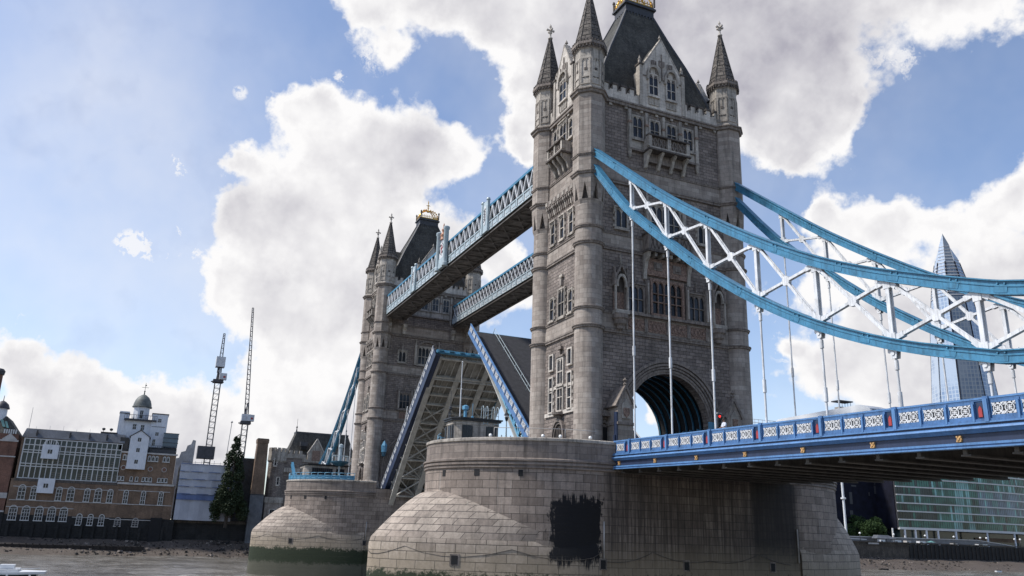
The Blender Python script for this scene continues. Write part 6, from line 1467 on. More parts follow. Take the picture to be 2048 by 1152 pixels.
for y, z, w, h in ((-50.0, 33.6, 0.8, 2.2), (-45.2, 32.8, 0.8, 0.9), (-45.4, 29.2, 0.8, 0.9), (-51.2, 30.5, 0.8, 1.4), (-49.2, 30.4, 0.8, 1.4), (-45.9, 26.6, 0.7, 1.6)):
    a_, b_ = g(y, z); dx = 3.1 if z > 33 else -2.55 if y > -47 else -2.95
    m = MB('window_glass'); off_ = -4.0 if z > 33 else (-2.6 if y > -47 else -3.0); m.fb(FB, a_ - w / 2, a_ + w / 2, b_, b_ + h, off_ - 0.05, off_ + 0.04); m.use('white_frame'); m.fb(FB, a_ - 0.04, a_ + 0.04, b_, b_ + h, off_ + .04, off_ + 0.08); m.fb(FB, a_ - w / 2, a_ + w / 2, b_ + h / 2 - .04, b_ + h / 2 + .04, off_ + .04, off_ + 0.08); m.build('window', tw)
m = MB('glass_blue'); gb(m, -43.6, -39.9, 26.2, 30.0, -8, -1.5); m.use('lead')
for z in (27.4, 28.6, 29.9): gb(m, -43.7, -39.8, z, z + 0.12, -8, -1.4)
m.use('concrete_pale'); gb(m, -42.9, -39.9, 25.0, 25.3, -8, -0.6); m.build('penthouse', t)
m = MB('dark_roof'); gb(m, -54.0, -52.0, 24.5, 28.0, -6, -0.5); m.build('roof_box', t); m = MB('dark_roof'); gb(m, -46.9, -39.9, 24.45, 26.0, -7, -1.7); m.build('roof_box', t)
# satellite dishes on the roof line
for y in (-58.4, -56.6):
    a_, b_ = g(y, 28.9); m = MB('lead'); m.lathe(-172, a_, [(0.03, b_), (0.03, b_ + 0.6), (0.4, b_ + 0.8), (0.45, b_ + 1.2), (0.0, b_ + 1.4)], 10); m.build('roof_vent', t)

# brick building cut by the left edge
t = thing('brick_building', (-170, -85, 2.4), 'dark red brick building with arched windows cut by the left edge', 'building')
m = MB('brick_red'); gb(m, -100, -77.2, 8.0, 26.9, -18, 0.0); (a0, b0), (a1, b1) = g(-81.2, 26.0), g(-77.2, 27.2); m.build('wall', t)
m = MB('quay_dark'); gb(m, -100, -77.0, 1.4, 8.0, -5, 0.05); m.build('black_base', t)
m = MB('concrete_pale'); gb(m, -100, -77.0, 25.0, 25.4, -.1, 0.3); gb(m, -100, -77.0, 21.2, 21.5, -.1, 0.2); gb(m, -100, -77.1, 11.3, 12.6, -.1, 0.3); gb(m, -100, -77.1, 8.0, 8.4, -.1, 0.3); gb(m, -80.6, -77.4, 25.4, 25.6, -0.1, 0.3); (p, q), (r, s) = g(-80.6, 25.6), g(-77.4, 27.0); m.fprism(FB, [(p, q), (r, q), ((p + r) / 2, s)], -0.2, 0.25); m.build('stone_trim', t)
for y in (-82.6, -87, -91.4): house_window(t, y, 14.8, 2.4, 7.0, grid=3, rows_=6)
m = MB('slate'); (a0, b0), (a1, b1) = g(-95.0, 26.9), g(-77.3, 31.5); m.prism([(-170.4, a0, b0), (-170.4, a1, b0), (-173.5, a1 - 3.8, b1), (-173.5, a0, b1)], (-12, 0, 0))
m.use('white_frame')
for k in range(6): gb(m, -80.6 + k * 0.5, -80.3 + k * 0.5, 26.95, 28.0, 0.0, 0.05)
m.use('glass_pale'); m.fprism(FB, [g(-82.0, 30.4), g(-81.4, 30.4), g(-80.6, 28.6), g(-81.2, 28.6)], -1.6, -1.0); m.fprism(FB, [g(-81.0, 30.0), g(-80.5, 30.0), g(-79.8, 28.4), g(-80.3, 28.4)], -1.6, -1.0)
m.build('roof', t)
a, b = g(-82.6, 31.2); m = MB('white_render'); m.lathe(-174, a, [(1.45, b - 1), (1.4, b + 2.3)], 8, PI / 8); m.build('cupola', t)
m = MB('lead'); m.lathe(-174, a, [(1.8, b + 2.2), (1.75, b + 2.5), (1.4, b + 3.4), (0.7, b + 4.0), (0.1, b + 4.3), (0.06, b + 5.6), (0, b + 5.7)], 14); m.build('cupola_dome', t)
m = MB('brick_red'); m.lathe(-178, g(-84.9, 30)[0] - 0.6, [(1.3, 25), (1.05, 43.2)], 12); m.use('lead'); m.lathe(-178, g(-84.9, 30)[0] - 0.6, [(1.3, 43.2), (1.45, 44.2), (1.0, 44.8), (0, 45)], 12)
tag(m.build('brick_chimney'), 'dark chimney top just visible at the left edge above the brick building', 'chimney')

# scaffolded building under sheeting
t = thing('sheeted_building', (-170, -33, 7.6), 'building wrapped in pale sheeting with a blue strip behind the dark tree', 'building')
m = MB('tarp_white'); rr = random.Random(2)
zs = [7.7, 12.9, 14.4, 16.3, 18.2, 20.2, 22.2]
for k, (z0, z1) in enumerate(zip(zs, zs[1:])):
    m.use('tarp_blue' if k == 1 else 'tarp_white'); N = 12
    for i in range(N):
        y0, y1 = lerp(-38.3, -24, i / N), lerp(-38.3, -24, (i + 1) / N); a0, b0 = g(y0, z0); a1, b1 = g(y1, z1)
        o0, o1 = 0.12 * math.sin(i * 1.7 + k), 0.12 * math.sin((i + 1) * 1.7 + k); sag = 0.25 * math.sin(PI * i / N); s2 = 0.25 * math.sin(PI * (i + 1) / N)
        m.face([(-169.9 + o0, a0, b0 - 0.05 - sag * 0.3), (-169.9 + o1, a1, b0 - 0.05 - s2 * 0.3), (-170.15 + o1, a1, b1 - s2 * 0.2), (-170.15 + o0, a0, b1 - sag * 0.2)])
m.use('tarp_white'); gb(m, -38.3, -24, 7.6, 21.9, -14, -0.4); m.build('sheeting', t)
m = MB('tarp_blue')
for z in zs[1:]: gb(m, -38.3, -24, z - 0.1, z + 0.06, 0.02, 0.14)
for k in range(8): gb(m, -38.0 + k * 1.6, -37.93 + k * 1.6, 20.0, 23.0 + 0.3 * (k % 2), -0.5, -0.4)
m.use('lead'); gb(m, -38, -24, 22.6, 22.68, -0.5, -0.4); m.build('scaffold', t)
m = MB('concrete_pale'); Fr = F((-205, 0, 0), (0, 1, 0), (1, 0, 0))
m.fprism(Fr, [(-38.4, 8), (-33.5, 8), (-33.3, 32.0), (-34.2, 32.2), (-34.6, 30.8), (-35.6, 30.3), (-36.0, 28.6), (-37.2, 28.2), (-37.6, 26.4), (-38.4, 26.2)], -8, 0)
tag(m.build('stepped_block'), 'pale stepped concrete block behind the sheeted building', 'building')
# dark house and tall chimney
t = thing('dark_house', (-174, -21, 7.6), 'dark flat topped house between the tall tree and the brick chimney', 'house')
m = MB('dark_roof'); gb(m, -24.5, -18.8, 7.6, 24.6, -12, -3.0); m.build('wall', t); m = MB('lead'); gb(m, -24.6, -18.7, 24.5, 24.8, -12.1, -2.9); m.build('parapet', t)
t = thing('tall_chimney', (-168, -19, 2), 'tall tapering brick chimney with a grey base left of the gatehouse', 'chimney')
m = MB('brick_brown'); cx_, cy_ = -171.8, -17.1
def sqt(m, w0, z0, w1, z1):
    m.hexa([(cx_ - w0, cy_ - w0, z0), (cx_ + w0, cy_ - w0, z0), (cx_ + w0, cy_ + w0, z0), (cx_ - w0, cy_ + w0, z0), (cx_ - w1, cy_ - w1, z1), (cx_ + w1, cy_ - w1, z1), (cx_ + w1, cy_ + w1, z1), (cx_ - w1, cy_ + w1, z1)])
sqt(m, 1.8, 15.3, 1.45, 29.5); sqt(m, 1.6, 29.5, 1.65, 30.6); m.build('shaft', t)
m = MB('dark_roof'); sqt(m, 1.5, 30.6, 1.5, 30.8); sqt(m, 1.95, 15.0, 1.9, 15.3); m.build('cap', t); m = MB('grey_metal_roof'); sqt(m, 1.85, 1.5, 1.85, 15.0); m.build('base', t)

m = MB('dark_roof'); m.box(-205, -192, -24, -8, 7.6, 15.5); m.use('lead'); m.box(-205.2, -191.8, -24.2, -7.8, 15.5, 15.8)
tag(m.build('low_shed'), 'low dark shed glimpsed in the gap between the brick chimney and gatehouse', 'shed')
# ------------------------------------------------------------------ stone gatehouse at the far end of the bridge
def k2(y, z): return (-48 + (y + 48) * 1.0376, 6.68 + (z - 6.68) * 1.0376)
FG = F((-174, 0, 0), (0, 1, 0), (1, 0, 0))
def kb(m, y0, y1, z0, z1, c0, c1): (a0, b0), (a1, b1) = k2(y0, z0), k2(y1, z1); m.fb(FG, a0, a1, b0, b1, c0, c1)
t = thing('gatehouse', (-174, -5, 2), 'stone castle like gatehouse with battlements and slate roof beyond the farther pier', 'gatehouse')
m = MB('granite_rock'); kb(m, -14.2, 12.0, 2, 25.2, -12, -1.2); a, b = k2(-13.4, 27.8); m.lathe(-174.5, a, [(2.5, 2), (2.35, b - 2.5)], 12, PI / 12, smooth=False)
a2, b2 = k2(-8.9, 26.5); kb(m, -11.5, -6.6, 2, 26.2, -8, 0.2); m.build('wall', t)
m = MB('portland'); m.lathe(-174.5, a, [(2.35, b - 4.0), (2.7, b - 3.6), (2.6, b - 1.0)], 12, PI / 12, smooth=False); kb(m, -14.2, 12.2, 24.6, 25.4, -12.2, -1.0); kb(m, -11.7, -6.4, 25.4, 26.5, -8.2, 0.4)
for k in range(12):
    an = 2 * PI * k / 12; Fq = F((-174.5, a, 0), (-math.sin(an), math.cos(an), 0), (math.cos(an), math.sin(an), 0)); m.fb(Fq, -0.42, 0.42, b - 1.0, b + 0.1, 2.0, 2.55)
for k in range(17): kb(m, -14.0 + k * 1.55, -13.1 + k * 1.55, 25.4, 26.6, -1.5, -1.0)
for k in range(4): kb(m, -11.6 + k * 1.35, -10.8 + k * 1.35, 26.5, 27.5, -0.3, 0.35)
kb(m, -15.9, -11.0, 12.9, 14.4, -3, 2.2); kb(m, -11.4, -6.8, 21.4, 22.6, 0.2, 0.7); m.build('battlement', t)
m = MB('granite_smooth'); kb(m, -15.7, -11.2, 2, 12.9, -3, 2.0); m.build('annex', t)
for y, z, w, h in ((-14.1, 23.0, 0.5, 1.8), (-12.9, 17.8, 0.5, 2.0), (-6.1, 21.2, 0.8, 1.9), (-8.9, 16.0, 0.6, 1.8), (-13.6, 9.2, 1.2, 1.9)):
    a_, b_ = k2(y, z); c = 2.0 if z < 10 else (1.85 if y < -12 else (-1.2 if y > -6.5 else 0.2))
    gothic_window(t, FG, a_, b_, w, h, 1 if w < 1 else 2, (0.5,), frame=0.22, head=0, fm='portland_light', c=c, quoins=True)
m = MB('slate'); a0, b0 = k2(-11.5, 25.5); a1, b1 = k2(10.5, 33.2)
prof = [(0, 0), (1.2, 2.0), (2.0, 4.0), (2.6, 6.0), (3.2, 7.9)]
for (o0, h0), (o1, h1) in zip(prof, prof[1:]):
    A = [(-176 - o0, a0 + o0 * 1.1, b0 + h0), (-176 - o0, a1 - o0 * 1.1, b0 + h0), (-186 + o0, a1 - o0 * 1.1, b0 + h0), (-186 + o0, a0 + o0 * 1.1, b0 + h0)]
    Bq = [(-176 - o1, a0 + o1 * 1.1, b0 + h1), (-176 - o1, a1 - o1 * 1.1, b0 + h1), (-186 + o1, a1 - o1 * 1.1, b0 + h1), (-186 + o1, a0 + o1 * 1.1, b0 + h1)]
    for k in range(4): j = (k + 1) % 4; m.face([A[k], A[j], Bq[j], Bq[k]])
m.use('lead'); m.box(-182.9, -179.1, a0 + 3.4, a1 - 3.4, b0 + 7.8, b0 + 8.3); m.lathe(-181, a0 + 3.8, [(0.3, b0 + 8.2), (0.12, b0 + 9.4), (0.3, b0 + 9.7), (0.05, b0 + 10.2), (0.05, b0 + 12.2), (0, b0 + 12.4)], 6); m.lathe(-181, a1 - 3.8, [(0.3, b0 + 8.2), (0.12, b0 + 9.4), (0.3, b0 + 9.7), (0.05, b0 + 10.2), (0.05, b0 + 12.2), (0, b0 + 12.4)], 6)
m.build('roof', t)
m = MB('portland'); (p, q), (r, s) = k2(-4.9, 24.6), k2(-0.3, 27.0); m.fprism(FG, [(p, q), (r, q), (r, s), ((p + r) / 2, s + 4.3), (p, s)], -3.5, -0.9); m.use('portland_light')
m.bar(FG.p(p - .2, s, -1), FG.p((p + r) / 2, s + 4.5, -1), 0.8, 0.22); m.bar(FG.p(r + .2, s, -1), FG.p((p + r) / 2, s + 4.5, -1), 0.8, 0.22); m.use('carved_stone'); m.fb(FG, p + 1.2, r - 1.2, q + 0.5, s + 1.0, -0.9, -0.75); m.build('gable', t)
m = MB('lead'); kb(m, -7.0, -5.0, 29.2, 30.4, -4.5, -2.4); m.use('black_void'); kb(m, -6.8, -5.2, 28.2, 29.2, -4.5, -2.6); m.build('roof_dormer', t)

# ------------------------------------------------------------------ tower cranes
def lattice_mast(m, x, y, z0, z1, w, st, mat2=None, top=None, dy=0.0):
    n = max(1, int((z1 - z0) / st)); C = [(-1, -1), (1, -1), (1, 1), (-1, 1)]
    w1 = w if top is None else top
    P = [[Vector((x + sx * lerp(w, w1, k / n), y + sy * lerp(w, w1, k / n) + dy * k / n, lerp(z0, z1, k / n))) for sx, sy in C] for k in range(n + 1)]
    for a, b in zip(P, P[1:]):
        for i in range(4):
            m.bar(a[i], b[i], 0.26 if top is None else 0.2); j = (i + 1) % 4; m.bar(b[i], b[j], 0.14)
        if mat2: c0 = m.cur; m.use(mat2)
        m.bar(a[0], b[1], 0.13); m.bar(a[1], b[2], 0.13); m.bar(a[3], b[2], 0.13); m.bar(a[1], b[0], 0.1)
        if mat2: m.cur = c0
def crane(y, zb, zm, zt, dy, label, box):
    t = thing('tower_crane', (-262, y, zb), label, 'crane', 'luffing tower cranes beyond the far bank')
    m = MB('crane_dark'); lattice_mast(m, -262, y, zb, zm, 1.05, 2.1, 'crane_white'); m.build('mast', t)
    m = MB('crane_dark'); m.box(-264, -260, y - 1.9, y + 1.9, zm, zm + 1.1); m.bar((-262, y - 2.6, zm + 0.3), (-262, y + 2.2, zm + 0.3), 0.4); m.build('slewing_platform', t)
    m = MB('crane_white'); m.box(-261.5, -259.5, y + 0.2, y + 2.9, zm + 1.1, zm + 3.6); m.use('red_paint'); m.box(-259.5, -259.4, y + 1.6, y + 2.4, zm + 1.8, zm + 2.5); m.build('cab', t)
    m = MB('crane_dark'); m.bar((-262, y, zm + 1.1), (-262, y + dy * 0.05 - 0.4, zm + 6.0), 0.9); m.bar((-263, y - 0.7, zm + 1), (-262, y, zm + 8.5), 0.25); m.bar((-261, y + 0.9, zm + 1), (-262, y, zm + 8.5), 0.25); m.build('gantry', t)
    m = MB('crane_dark'); lattice_mast(m, -262, y, zm + 4, zt, 0.7, 1.9, 'crane_white', 0.28, dy); m.build('jib', t)
    m = MB('crane_white'); m.box(-264, -260.5, y - 1.7, y + 1.7, *((zm + 6.2, zm + 10.2) if box else (zm + 0.8, zm + 3.8))); m.use('concrete_pale'); m.build('counterweight', t)
    return t
crane(-25.4, 14, 60.0, 79.8, 0.0, 'shorter tower crane on the left with a dark box round its mast', True)
c = crane(-13.2, 14, 44.8, 91.8, -2.6, 'taller tower crane with a long jib pointing straight up above the dark tree', False)
m = MB('crane_dark'); m.box(-264.2, -259.8, -29.4, -23.2, 30.6, 35.2); tag(m.build('crane_hoarding'), 'dark boxed hoarding around the lower mast of the shorter crane', 'hoarding')
m = MB('concrete_pale'); m.tube([(-262, -19.0, 20), (-262, -18.2, 45)], 0.13, 5); m.lathe(-262, -18.2, [(0, 44.7), (0.5, 45.2), (0, 45.8)], 8); tag(m.build('hoist_line'), 'thin grey pole between the two cranes above the tree', 'pole')

# ------------------------------------------------------------------ trees
def leafy(m, pts, n, size, rnd):
    """pts: list of clump centres with radius"""
    wts = [p[3] ** 2 for p in pts]; tot = sum(wts)
    for (x, y, z, r, sq), w in zip(pts, wts):
        for _ in range(int(n * w / tot)):
            d = Vector((rnd.gauss(0, 1), rnd.gauss(0, 1), rnd.gauss(0, 1))).normalized() * r * (0.45 + 0.6 * rnd.random() ** 0.6)
            c = Vector((x + d.x, y + d.y, z + d.z * sq)); s_ = size * (0.6 + rnd.random() * 0.9)
            a = Vector((rnd.gauss(0, 1), rnd.gauss(0, 1), rnd.gauss(0, 1))).normalized(); b = a.orthogonal().normalized(); e = a.cross(b)
            m.face([c + b * s_, c + e * s_ * 0.6, c - b * s_, c - e * s_ * 0.6], [(0, 0), (1, 0), (1, 1), (0, 1)])
rr = random.Random(11)
t = thing('tall_tree', (-168, -24.8, 7.6), 'tall narrow dark evergreen tree rising between the sheeted building and chimney', 'tree')
m = MB('bark'); m.tube([(-168, -24.8, 6), (-168, -24.6, 16), (-168, -24.3, 28)], 0.5, 8, r2=0.08)
cl_ = []
for k in range(70):
    f = rr.random() ** 0.8; z = 8.5 + f * 21.5; R = (4.5 * (1 - f) ** 0.62 + 0.25) * (0.75 + .45 * rr.random()) ; an = rr.random() * 2 * PI; d = R * 0.72
    cl_.append((-168 + d * math.cos(an) * 0.7, -24.6 + d * math.sin(an), z, max(0.5, 1.75 * (1 - f * 0.72)) * (0.7 + .5 * rr.random()), 1.25))
    if k % 3 == 0: m.tube([(-168, -24.6, z - 1.5), (-168 + d * math.cos(an) * 0.7, -24.6 + d * math.sin(an), z)], 0.12, 5, r2=0.04)
cl_ += [(-168, -24.2, 30.2, 0.55, 1.9), (-168, -24.3, 28.5, 0.9, 1.6), (-168, -24.4, 26.5, 1.2, 1.4)]
m.build('trunk', t); m = MB('leaf_dark'); leafy(m, cl_, 15000, 0.24, rr); m.build('crown', t)
t = thing('round_tree', (-195, 238, 7.6), 'round green tree on the promenade in front of the dark building at the lower right', 'tree')
m = MB('bark'); m.tube([(-195, 238, 7), (-195, 238.3, 14)], 0.45, 8, r2=0.2)
cl_ = []
for k in range(46):
    an = rr.random() * 2 * PI; ph = math.asin(rr.random() * 1.5 - 0.55) ; R = 1.0
    x, y, z = math.cos(an) * math.cos(ph), math.sin(an) * math.cos(ph), math.sin(ph)
    cl_.append((-195 + x * 6, 238 + y * 8.0 + 0.6, 12.4 + z * 6.2, 1.6 + 1.1 * rr.random(), 0.8))
    if k % 3 == 0: m.tube([(-195, 238.2, 12), (-195 + x * 4.5, 238 + y * 6, 12.4 + z * 4.5)], 0.15, 5, r2=0.05)
m.build('trunk', t); m = MB('leaf_green'); leafy(m, cl_, 12000, 0.30, rr); m.build('crown', t)

# ------------------------------------------------------------------ right bank buildings
t = thing('dark_office', (-200, 243, 7.6), 'very dark office block under the deck behind the round green tree', 'office building')
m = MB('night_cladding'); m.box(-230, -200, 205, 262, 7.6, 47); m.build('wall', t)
for (y, z, w, h) in ((236.5, 24, 1.6, 5.0), (238, 31.5, 3.0, 0.7), (251.5, 29, 1.1, 3.5), (251.8, 33, 1.1, 3.0), (248, 28, 0.6, 1.5), (236, 19.5, 1.8, 1.8)):
    m = MB('window_glass'); m.use('lead'); m.box(-200, -199.95, y, y + w, z, z + h); m.build('window', t)
m = MB('white_frame'); m.box(-184.8, -184.3, 242.8, 243.3, 8, 14.2); m.build('column', t)
t = thing('glass_office', (-185, 290, 7.6), 'curved green glass office with pale floor bands at the lower right', 'office building')
NF = 48; ys = [252.4 + i * (372 - 252.4) / NF for i in range(NF + 1)]
fx = lambda y: -184.0 - 5.5 * ((y - 306) / 54) ** 2
rr = random.Random(4); floors = [14.7 + 3.45 * k for k in range(10)]
def strip(m, y0, y1, z0, z1, o): m.hexa([(fx(y0) - 0.6, y0, z0), (fx(y0) + o, y0, z0), (fx(y1) + o, y1, z0), (fx(y1) - 0.6, y1, z0), (fx(y0) - 0.6, y0, z1), (fx(y0) + o, y0, z1), (fx(y1) + o, y1, z1), (fx(y1) - 0.6, y1, z1)])
for fi, z in enumerate(floors[:-1]):
    m = MB('glass_green'); st_ = None
    for i in range(NF * 2):
        y0 = lerp(252.4, 372, i / (NF * 2)); y1 = lerp(252.4, 372, (i + 1) / (NF * 2)); r = rr.random(); yy = y0
        if 281 < yy - (fi * 0.6) < 286 or 289 < yy < 291.5: mt = 'glass_pale'
        elif yy > 297 and fi in (2, 3, 4): mt = 'glass_blue' if r < 0.8 else 'glass_pale'
        elif r < 0.10: mt = 'glass_dark'
        elif fi in (1, 4) and yy < 272: mt = 'glass_dark' if r < 0.8 else 'glass_green'
        elif r > 0.93: mt = 'glass_pale'
        else: mt = 'glass_green'
        m.use(mt); strip(m, y0, y1, z + 0.25, z + 3.19, 0.0)
    m.build('glazing_row', t)
m = MB('white_frame')
for z in floors:
    for y0, y1 in zip(ys, ys[1:]): strip(m, y0, y1, z - 0.26, z + 0.24, 0.45)
for y0, y1 in zip(ys, ys[1:]): strip(m, y0, y1, floors[0] - 0.75, floors[0] - 0.16, 0.6)
m.build('floor_bands', t)
m = MB('lead')
for i in range(NF * 2): y0 = lerp(252.4, 372, i / (NF * 2)); strip(m, y0 - 0.05, y0 + 0.05, floors[0], floors[-1], 0.10)
m.build('mullions', t)
m = MB('glass_dark'); m.box(-215, -190.5, 254, 372, 7.6, 14.2); m.build('ground_floor_glazing', t)
for y in (254.8, 260, 265.6, 271.6, 281.3, 299.8, 318, 336):
    m = MB('white_render'); m.hexa([(fx(y) + 0.0, y - 0.35, 7.6), (fx(y) + 0.5, y - 0.35, 7.6), (fx(y) + 0.5, y + 0.35, 7.6), (fx(y), y + 0.35, 7.6), (fx(y), y - 0.35, 14.0), (fx(y) + 0.5, y - 0.35, 14.0), (fx(y) + 0.5, y + 0.35, 14.0), (fx(y), y + 0.35, 14.0)]); m.build('column', t)
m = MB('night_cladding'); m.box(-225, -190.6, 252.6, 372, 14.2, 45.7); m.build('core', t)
m = MB('brick_brown'); m.box(-190.4, -190.0, 300, 330, 10.2, 11.8); m.build('shopfront', t)
# promenade with ramp, railing, kiosks, lamps
m = MB('concrete_pale'); m.face([(-186, 150, 7.64), (-171.3, 150, 7.64), (-171.3, 780, 7.64), (-186, 780, 7.64)]); struct(m.build('promenade'))
t = thing('ramp', (-178, 245, 7.6), 'long grey ramp with a white rail behind the river wall at the lower right', 'ramp')
m = MB('grey_metal_roof')
Pp = [(200, 10.0), (285, 10.4), (300, 9.2), (312, 8.1)]
for (y0, z0), (y1, z1) in zip(Pp, Pp[1:]): m.hexa([(-180, y0, 8.4), (-178, y0, 8.4), (-178, y1, 8.4), (-180, y1, 8.4), (-180, y0, z0), (-178, y0, z0), (-178, y1, z1), (-180, y1, z1)])
m.build('ramp_wall', t); m = MB('white_frame')
for (y0, z0), (y1, z1) in zip(Pp, Pp[1:]): m.bar((-177.9, y0, z0 + 0.1), (-177.9, y1, z1 + 0.1), 0.3, 0.22)
m.bar((-173.5, 196, 9.6), (-173.5, 216, 9.1), 0.2, 0.3)
m.build('rail', t)
for y, lab in ((211.2, 'leftmost lamp on the promenade beside the pier'), (229.2, 'lamp in front of the grey tent roof'), (246.7, 'third promenade lamp from the left'), (263.3, 'fourth promenade lamp, below the glass office columns'), (279.2, 'left lamp of the near right pair on the promenade'), (283.0, 'right lamp of the near right pair on the promenade'), (300.6, 'left lamp of the last pair near the right edge'), (304.2, 'right lamp of the last pair near the right edge')):
    t = thing('promenade_lamp', (-172, y, 7.64), lab, 'street lamp', 'lamps along the promenade')
    m = MB('black_paint'); m.tube([(-172, y, 7.64), (-172, y, 11.0)], 0.11, 6); m.build('post', t)
    m = MB('lamp_globe'); m.lathe(-172, y, [(0.12, 11.0), (0.38, 11.2), (0.42, 11.5), (0.2, 11.75), (0, 11.8)], 10); m.build('lamp_head', t)
t = thing('tent', (-174, 226, 7.64), 'dark grey pyramid tent roof on the promenade left part', 'tent')
m = MB('grey_metal_roof'); m.prism([(-172.6, 220.5, 9.7), (-172.6, 231.5, 9.7), (-174.2, 228.6, 11.0), (-174.2, 223.4, 11.0)], (-2.5, 0, 0)); m.build('tent_roof', t)
m = MB('wood_dark')
for y in (220.8, 226, 231.2): m.box(-172.9, -172.75, y, y + 0.15, 7.64, 9.7)
m.build('post', t)
for k, (y, w, mt, lab) in enumerate(((221.8, 2.4, 'hull_white', 'small white kiosk under the left of the tent roof'), (229.4, 3.6, 'hull_white', 'wide white kiosk just right of the tent'), (236.0, 2.4, 'concrete_pale', 'pale grey kiosk beside the round tree'), (243.2, 3.4, 'hull_white', 'white kiosk near the third lamp'), (262.5, 2.6, 'concrete_pale', 'low pale kiosk under the fourth lamp'), (277.5, 5.5, 'hull_white', 'long low white stall below the lamp pair'))):
    t = thing('kiosk', (-172.5, y, 7.64), lab, 'kiosk', 'kiosks along the promenade'); m = MB(mt); m.box(-173.6, -171.9, y, y + w, 7.65, 9.35 - (0.4 if k > 3 else 0)); m.build('kiosk_body', t)
    m = MB('dark_roof'); m.box(-173.8, -171.7, y - 0.15, y + w + 0.15, 9.35 - (0.4 if k > 3 else 0), 9.47 - (0.4 if k > 3 else 0)); m.use('window_glass'); m.box(-171.9, -171.87, y + 0.3, y + w * 0.45, 8.3, 8.8); m.build('kiosk_roof', t)
t = thing('parasol', (-172.6, 250, 7.64), 'pale green parasol on the promenade right of the white kiosks', 'parasol')
m = MB('glass_pale'); m.lathe(-172.6, 250.4, [(2.0, 8.9), (0.1, 9.5), (0, 9.55)], 8); m.build('canopy', t); m = MB('wood_dark'); m.tube([(-172.6, 250.4, 7.64), (-172.6, 250.4, 9.4)], 0.06, 6); m.build('pole', t)
m = MB('white_paint'); m.tube([(-150, 181.66, -2.5), (-150, 181.66, 34)], 0.42, 10); m.lathe(-150, 181.66, [(0.42, 22.2), (0.9, 22.4), (0.9, 22.9), (0.42, 23.0)], 10)
tag(m.build('tall_pole'), 'tall white pole standing just right of the near pier', 'pole')
for (x, y, w, lab, mat) in ((-150, 196.0, 4.4, 'small dark barge on the water at the right of the pier', 'wood_dark'), (-149.5, 255.5, 3.6, 'small white rowing boat moored toward the right edge', 'hull_white')):
    t = thing('small_boat', (x, y, -1.4), lab, 'boat', 'small boats moored on the right')
    m = MB(mat); n = 8; T_, B_ = [], []
    for k in range(n + 1):
        f = k / n; hw = 0.75 * math.sin(PI * min(1, f * 1.15 + 0.12)) ** 0.6 if f < 1 else 0.02; T_.append((f * w, hw)); 
    out_ = [(x + hw, y + a) for a, hw in T_] + [(x - hw, y + a) for a, hw in T_[::-1]]
    m.prism([(p, q, -1.6) for p, q in out_], (0, 0, 0.75)); m.build('hull', t); m = MB('black_void'); out_ = [(x + hw * 0.8, y + a * 0.92 + 0.15) for a, hw in T_] + [(x - hw * 0.8, y + a * 0.92 + 0.15) for a, hw in T_[::-1]]; m.prism([(p, q, -0.86) for p, q in out_], (0, 0, 0.03)); m.build('well', t)

# roofs that show above the deck
t = thing('chimney_block', (-260, 300, 7.6), 'dark roof block with a canopied chimney stack above the deck left of the glass spire', 'building')
m = MB('dark_roof'); m.box(-290, -260, 290, 311, 7.6, 75.6); m.build('wall', t)
m = MB('portland'); 
for k in range(4): m.box(-266, -262, 299.6 + k * 1.7, 300.9 + k * 1.7, 75.6, 80.0)
m.build('chimney_pots', t)
m = MB('lead'); m.box(-267, -261, 298.4, 308.6, 82.9, 83.5)
for k in range(5): m.tube([(-262, 299.2 + k * 2.1, 75.6), (-262, 299.2 + k * 2.1, 82.9)], 0.12, 5)
m.build('canopy', t)
t = thing('railed_roof', (-260, 245, 7.6), 'low rooftop with a pale railing just right of the tower above the deck', 'building')
m = MB('dark_roof'); m.box(-290, -260, 232, 254, 7.6, 64.2); m.build('wall', t)
m = MB('concrete_pale')
for z in (66.0, 67.6): m.tube([(-260.2, 233, z), (-260.2, 253, z)], 0.12, 5)
for k in range(9): m.tube([(-260.2, 233 + k * 2.5, 64.2), (-260.2, 233 + k * 2.5, 67.6)], 0.12, 5)
m.build('railing', t)
m = MB('lead'); m.box(-264, -261, 243, 250, 64.2, 65.8); m.build('roof_plant', t)

# ------------------------------------------------------------------ glass spire skyscraper, 900 m away
def s9(p): return (74.29 + (p[0] - 74.29) * 9 / 7, -48 + (p[1] + 48) * 9 / 7, 6.68 + (p[2] - 6.68) * 9 / 7)
CX, CY, _z = s9((-345.6, 512.2, 0))
t = thing('glass_skyscraper', (CX, CY, 7.6), 'tall tapering glass skyscraper with a jagged open tip at the right', 'skyscraper')
view = Vector((CX - 74.29, CY + 48, 0)).normalized(); side = Vector((view.y, -view.x, 0))          # side points to picture right
def WP(a, d, z): return Vector((CX, CY, 0)) + side * a + view * d + Zv * z
HW = [(0, 38), (143, 29), (219, 22.5), (265, 16.0), (300, 8.0), (320, 3.5)]
def hw(z):
    for (z0, w0), (z1, w1) in zip(HW, HW[1:]):
        if z <= z1: return lerp(w0, w1, (z - z0) / (z1 - z0))
    return 3.5
zt = 262
def facet(m, a0, d0, a1, d1, ztop0, ztop1, zb=8, th=0.8):
    f = lambda a, d, z: WP(a * hw(z), d * hw(z), z)
    lv = [zb, 143, 219, 265, 1e9]
    for z0, z1 in zip(lv, lv[1:]):
        P = [f(a0, d0, z0), f(a1, d1, z0), f(a1, d1, min(z1, ztop1)), f(a0, d0, min(z1, ztop0))]
        m.face(P, [(q.dot(side), q.z) for q in P])
m = MB('shard_glass')
outline = [(-1.0, 0.2), (-0.70, -0.55), (-0.1, -0.85), (0.62, -0.6), (1.02, 0.15), (0.5, 0.9), (-0.5, 0.9)]
